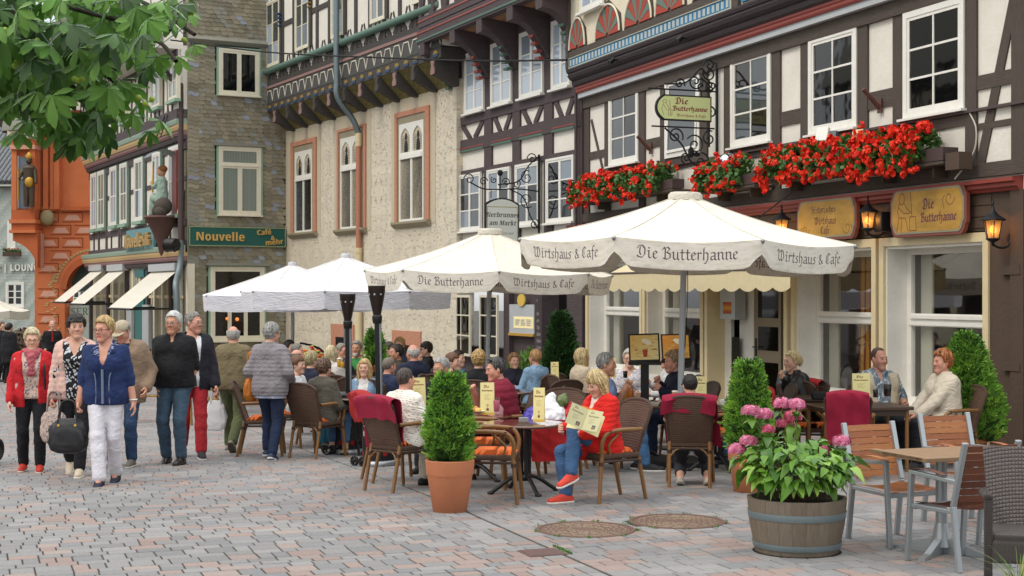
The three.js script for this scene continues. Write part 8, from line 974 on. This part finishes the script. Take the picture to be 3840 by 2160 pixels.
chair(985,18.3,95,'woven café chair behind the grey quilted jacket, turned right');chair(1480,15.3,112,'woven café chair draped with a dark red blanket, left of the sweater man');chair(1845,13.55,84,'empty woven café chair with orange cushion beside the terracotta pot');chair(1800,14.6,88,'empty woven café chair behind the first one with an orange cushion');chair(2080,15.6,-20,'woven café chair holding the red bag by the round table');chair(2120,16.8,-105,'empty woven café chair behind the round table, back to the right');chair(2075,19.2,-150,'tall backed woven café chair beside the blue shirt');chair(3040,16.9,80,'empty woven café chair with orange cushion behind the hydrangea');chair(3185,15.6,165,'woven café chair with a crimson blanket hanging straight down');chair(2750,16.0,-100,'woven café chair with red blanket at the coffee table');chair(3130,18.2,100,'woven café chair with orange cushion below the dark handbag');chair(1262,21.2,175,'woven café chair between heater and beer table');chair(1320,20.6,190,'woven café chair back behind the left heater pole');chair(1690,18.2,175,'woven café chair back right of the conifer top');
blanket(1480,15.3,112,'dark red blanket over the chair left of the sweater man',A.redC,{back:.3,skew:.1});blanket(1504,14.53,138,'crimson blanket over the chair of the sweater man',A.crimson,{w:.27,front:.5,back:.2,skew:.15});blanket(2592,14.93,172,'crimson blanket over the chair of the person in a cap',A.crimson,{back:.16,front:.5,w:.27,skew:-.06});blanket(3185,15.6,165,'crimson blanket hanging long over the chair at the right',A.crimson,{back:.52,front:.3,w:.22});blanket(2750,16.0,-100,'dark red blanket over the chair by the coffee table',A.redC);blanket(2945,18.5,-50,'dark red blanket beside the leather jacket',A.redC,{dx:.05});
// tables and what stands on them
roundTable(1964,14.2,.675,.4,'round polished table in the foreground with a single upright menu',.4);roundTable(1770,15.35,.68,.42,'round polished table where the man in the burgundy vest eats',.9);roundTable(2395,17.2,.70,.4,'round polished table with two beer glasses behind the woman in red');roundTable(2690,16.4,.70,.42,'round polished table with a coffee cup left of the potted conifer');roundTable(1330,18.5,.72,.42,'round polished table where the fair haired girl eats');roundTable(1255,22.5,.74,.42,'round polished table with wine glasses at the back');roundTable(1620,20.2,.72,.42,'round polished table behind the sweater man');roundTable(1905,20.2,.72,.42,'round polished table before the tavern casements');roundTable(2270,20.3,.72,.42,'round polished table in front of the shop window, left of the menu stands');
squareTable(3215,16.35,.73,1.05,.66,'dark square table of the man in the beige vest',8);squareTable(2985,17.7,.76,.6,.6,'dark square table of the blonde woman in leather',10);
menuCard(2022,1582,14.1,'menu card standing alone on the foreground round table',-8,.33,.11);menuCard(1827,1555,15.2,'menu card in front of the man in the burgundy vest',10,.335,.145);menuCard(2628,1512,16.3,'menu card right of the person in a cap',-5,.3,.125);menuCard(3228,1500,16.5,'wide menu card before the man in the beige vest',3,.3,.2);menuCard(2080,1425,21,'menu card before the clipped bush',10,.26,.11);menuCard(2296,1415,19.8,'menu card right of the smoking man',-5,.26,.1);menuCard(1565,1520,15.9,'menu card behind the shoulder of the sweater man',30,.3,.18);menuCard(1700,1510,15.7,'orange edged menu card right of the conifer',20,.26,.14);
{
const t=thing('open_menu','open menu held by the woman in the red quilted jacket','menu',at(2180,1612,13.15),-.25),im=printed(canvasTex(256,320,(x)=>{x.fillStyle='#bdb88e';x.fillRect(0,0,256,320);goth(x,'Die',60,60,22,'#4a3a2a',.15);gothC(x,'Butterhanne',128,110,18,'#4a3a2a',.15);x.fillStyle='#6b6248';for(let i=0;i<6;i++)x.fillRect(70,140+i*14,110-(i % 3)*24,3);x.fillStyle='#3a4a4c';x.fillRect(150,230,60,60);x.fillStyle='#b06a3a';x.fillRect(168,250,26,30);}));for(const s of[-1,1]){part('cover',bx(0,.19,0,.23,-.001,.001).rotateY(s<0?Math.PI-.45:.45).rotateX(-.42).rotateZ(-.28),paper,t);part('print',face(.186,.226,.095*s,.115,0).rotateY(0).rotateY(s<0?.45:-.45).rotateX(-.42).rotateZ(-.28).translate(0,.002,.006),im,t);}t.scale.setScalar(.88);part('flap',bx(-.09,.09,.16,.26,-.04,-.038).rotateX(-.42).rotateZ(-.28),M('#d2702a'),t);}
drink(2350,1502,17,'tall glass of pale beer on the table with two beers',{c:'#b98a1e',foam:1,f:.85,h:.2,n:'beer_glass'});drink(2362,1504,16.9,'tall glass of amber beer, the right one of the two beers',{c:'#b5651a',foam:1,f:.84,h:.19,r:.042,n:'beer_glass'});drink(2345,1420,19.8,'glass of dark cola before the old woman',{c:'#1c120e',f:.6,h:.17});drink(3328,1490,16.2,'half full glass of dark beer before the man in the beige vest',{c:'#170d08',f:.72,h:.2,r:.05,n:'beer_glass'});drink(3283,1494,16.3,'short glass of cola left of the dark beer',{c:'#1c120e',f:.9,h:.11,r:.032});drink(3163,1490,17,'empty tall glass behind the crimson blanket',{h:.22,r:.045});drink(2531,1500,16.2,'small beer glass left of the cap',{c:'#c08a2a',foam:1,f:.75,h:.11,n:'beer_glass'});drink(1862,1548,15.0,'pink drink beside the menu of the burgundy vest man',{c:'#b0586a',f:.8,h:.16});drink(1272,1380,22.3,'glass of pale beer on the back table',{c:'#c9982e',foam:1,f:.8,h:.16,n:'beer_glass'});drink(1284,1382,22.1,'second glass of pale beer on the back table',{c:'#c9982e',f:.7,h:.14,n:'beer_glass'});
plate(1775,1547,15.1,'plate with a bread roll before the burgundy vest man',[[0,.04,0,.045,'#c98a4a'],[.05,.03,.03,.03,'#d9b25a'],[-.05,.025,.02,.03,'#7d8a3a']]);plate(1352,1500,18.3,'plate of chips before the girl',[[0,.03,0,.045,'#d9a43a'],[.05,.03,.01,.03,'#d0902a']]);plate(1262,1503,18.2,'white plate left of the heater pole',[[0,.03,0,.04,'#e0d6c0']]);
{let t=thing('coffee_cup','white coffee cup and saucer by the potted conifer','cup',at(2713,1520,16.2));part('saucer',lathe([[0,0],[.05,.002],[.075,.012],[.05,.007],[0,.006]],24),A.frame,t);part('cup',lathe([[0,.008],[.025,.01],[.042,.04],[.045,.065],[.042,.065],[.022,.014],[0,.014]],24),A.frame,t);part('handle',new THREE.TorusGeometry(.018,.005,6,14).translate(.058,.04,0),A.frame,t);
solo('ashtray',rbox(.085,.045,.06,.008).translate(0,.022,0),M('#b9bcbc',{rough:.15,phys:true,transmission:.5,thickness:0}),'small square glass block on the foreground round table','ashtray',at(1963,1582,13.95),.2);
t=thing('shopping_bag','white and blue plastic shopping bag on a chair by the round table','bag',gp(2075,15.1).setY(.48));const b=(c,x,y,r,s)=>part('body',meshSDF([cone(V(x-r*.4,y,0),V(x+r*.4,y+r*.3,.02),r,r*.9),cone(V(x,y+r,0),V(x+.03,y+r*1.7,0),r*.7,r*.3)],.012,{k:.05,disp:(a,e,f)=>.012*N3(a*16+s,e*16,f*16)}),M(c,{rough:.4}),t);b('#e6e6ea',-.05,.12,.15,1);b('#3a2f9a',-.22,.14,.075,4);b('#b3161c',.15,.1,.11,7);b('#5a6a3a',.1,.32,.05,9);
solo('handbag',meshSDF([cone(V(-.1,.06,0),V(.1,.06,0),.06,.05)],.01,{disp:(x,y,z)=>.008*N3(x*20,y*20,z*20)}),A.blackGloss,'small black bag on the lap of the woman in red','bag',at(2225,1622,13.5));t=thing('camera_bag','black bag with a strap on the dark square table','bag',at(3068,1500,17));part('body',rbox(.16,.1,.1,.03).translate(0,.05,0),A.rubber,t);part('strap',tube([[-.06,.09,0],[0,.16,.02],[.1,.1,.04],[.16,.02,.05]],.008,16,5),A.rubber,t);
solo('red_blanket',gridSurf(8,8,(u,v)=>[(u-.5)*.36+.01*N2(u*4,v*4),.66-v*.42,-.02+.02*Math.sin(u*9)+.02*N2(v*3,u*3)],.012),A.redC,'dark red cloth hanging from a chair behind the foreground round table','blanket',gp(2060,14.8),0);}
[[2418,1322,17.9,-.05,'black stand with an illustrated menu board, the left one'],[2537,1318,19.2,-.02,'black stand with an orange menu board, right of the first']].forEach(([x,y,Z,a,label],i)=>{const p=at(x,y,Z),gY=gy(-Z),t=thing('menu_stand',label,'menu stand',[p.x,gY,p.z],a,'menu stands'),y0=p.y-gY-.13;part('post',bx(-.05,.05,0,y0,-.04,.02),A.black,t);part('foot',bx(-.25,.25,0,.03,-.2,.2),A.black,t);const f=(g)=>g.rotateX(-.28).rotateZ(.03).translate(0,y0+.02,0);part('frame',f(bx(-.19,.19,0,.35,-.02,.012)),A.black,t);part('ledge',bx(-.2,.2,y0-.02,y0+.02,-.02,.06),A.black,t);
part('menu_print',f(face(.34,.31,0,.175,.0145)),printed(canvasTex(256,256,(c)=>{const g=c.createLinearGradient(0,0,256,256);g.addColorStop(0,i?'#d98a2e':'#e6b65a');g.addColorStop(1,i?'#e2b04a':'#efe0a0');c.fillStyle=g;c.fillRect(0,0,256,256);const r=mulberry(3+i);for(let k=0;k<60;k++){c.fillStyle=['#b5762e','#8a3f22','#f0e2b0','#c9582a'][k % 4];c.fillRect(r()*240,r()*240,10+r()*40,2+r()*3);}c.fillStyle='#b0431f';c.beginPath();c.moveTo(110,150);c.lineTo(160,150);c.lineTo(150,230);c.lineTo(118,230);c.fill();c.fillStyle='#f4e8c4';c.beginPath();c.ellipse(150,70,50,26,.5,0,7);c.fill();})),t);});
{const t=thing('bicycle','bicycle leaning at the roughcast wall, its handlebar above the guests','bicycle',gp(1150,28.5),.3),h=gy(-28.5);const w=(x)=>{part('tyre',new THREE.TorusGeometry(.33,.02,8,36).translate(x,.35,0),A.rubber,t);part('hub',rod([x,.35,-.05],[x,.35,.05],.02),A.steel,t);const s=[];for(let k=0;k<9;k++)part('spoke',rod([x-Math.cos(k*.349)*.32,.35-Math.sin(k*.349)*.32,0],[x+Math.cos(k*.349)*.32,.35+Math.sin(k*.349)*.32,0],.002,.002,4),A.steel,t);};w(-.5);w(.55);
for(const[a,b]of[[[-.5,.35,0],[-.1,.35,0]],[[-.1,.35,0],[-.25,.85,0]],[[-.1,.35,0],[.38,.8,0]],[[-.23,.8,0],[.36,.86,0]],[[-.5,.35,0],[-.23,.8,0]],[[.55,.35,0],[.36,.95,0]]])part('frame_tube',rod(a,b,.018),A.black,t);part('saddle',ball(-.27,.92,0,.1,[1.3,.4,.8]),A.black,t);part('handlebar',tube([[.05,1.26,.32],[.2,1.2,.28],[.34,1.1,.08],[.34,1.1,-.08],[.2,1.2,-.28],[.05,1.26,-.32]],.014,30,7),A.iron,t);part('stem',rod([.36,.9,0],[.34,1.1,0],.016),A.steel,t);part('grip',rod([.05,1.26,.32],[-.08,1.28,.33],.02),A.rubber,t);part('grip',rod([.05,1.26,-.32],[-.08,1.28,-.33],.02),A.rubber,t);
const f=thing('flower_basket','basket of orange and yellow flowers below the bicycle handlebar','flowers',gp(1178,26));part('basket',lathe([[0,.75],[.16,.75],[.24,.95],[.22,.95],[.15,.78]],20),A.bambooY,f);for(let i=0;i<60;i++){const a=R()*6.28,r=Math.sqrt(R())*.3,m=part(i % 3?'flower':'leaf',ball(0,0,0,.035,[1,.6,1],7),[leafMatC('#d9562a'),leafMatC('#dfae3a'),leafMatC('#8a9a3a'),leafMatC('#c4402a')][i % 4],f);m.position.set(Math.cos(a)*r,1.0+(.3-r)*.6+rr(0,.12),Math.sin(a)*r);}}
function leafMatC(h){return matCache['l'+h]??=M(h,{rough:.7});}
{const c=thing('wooden_chair','light wooden folding chair behind the man in the olive jacket, the nearer one','chair',gp(800,24),1.2,'light wooden chairs'),m=A.bambooY;for(const s of[-1,1]){part('leg',rod([s*.24,0,-.26],[s*.24,.95,-.3],.022),m,c);part('leg',rod([s*.24,0,.24],[s*.24,.64,.22],.022),m,c);part('arm',bx(s*.24-.03,s*.24+.03,.63,.66,-.3,.26),m,c);}for(let k=0;k<6;k++){part('seat_slat',bx(-.24,.24,.42,.44,-.24+k*.08,-.18+k*.08),m,c);part('back_slat',bx(-.24,.24,.52+k*.07,.57+k*.07,-.3,-.28),m,c);}dup(c,'light wooden folding chair between the two men, partly hidden',gp(560,25),1.6);dup(c,'light wooden folding chair farther back by the slate house',gp(830,27.5),1.2);
const n=thing('twig_ball','large ball of woven twigs behind the far off guests at the left','sculpture',gp(96,44.5));for(let k=0;k<70;k++){const a=R()*6,b=R()*3,pts=[];for(let i=0;i<=6;i++){const q=a+i*.4,r=.52+.06*N2(k,i);pts.push(V(Math.cos(q)*r,Math.sin(q)*r*.8,.1*N2(i,k)).applyEuler(new THREE.Euler(b,a*3,k)).add(V(0,1.05,0)));}part('twig',tube(pts,.022,14,5),M('#5b4a3c',{rough:.9}),n);}part('tub',lathe([[0,0],[.5,0],[.6,.6],[.5,.6],[.4,.5],[0,.5]],24),A.barrel[0],n);
const p=thing('pram','black pram cut off by the left edge','pram',gp(-62,16.8),.2);part('wheel',new THREE.TorusGeometry(.11,.03,8,22).rotateY(1.2).translate(.12,.14,.1),A.rubber,p);part('wheel',new THREE.TorusGeometry(.11,.03,8,22).rotateY(1.2).translate(.08,.14,-.5),A.rubber,p);part('frame',tube([[.08,.15,.1],[.1,.5,0],[.12,.75,-.1],[.0,.95,-.3]],.018,20,7),A.iron,p);part('seat',rbox(.3,.5,.35,.06).translate(-.1,.6,-.1),A.black,p);
const sw=solo('litter',bx(-.08,.08,0,.012,-.02,.02),M('#dfe3ea'),'scrap of pale paper on the paving between the walkers','litter',onGround(872,1650),.3);}
scene.traverse((o)=>{if(o.isMesh){o.castShadow=true;o.receiveShadow=true;}});
renderer.render(scene,camera);
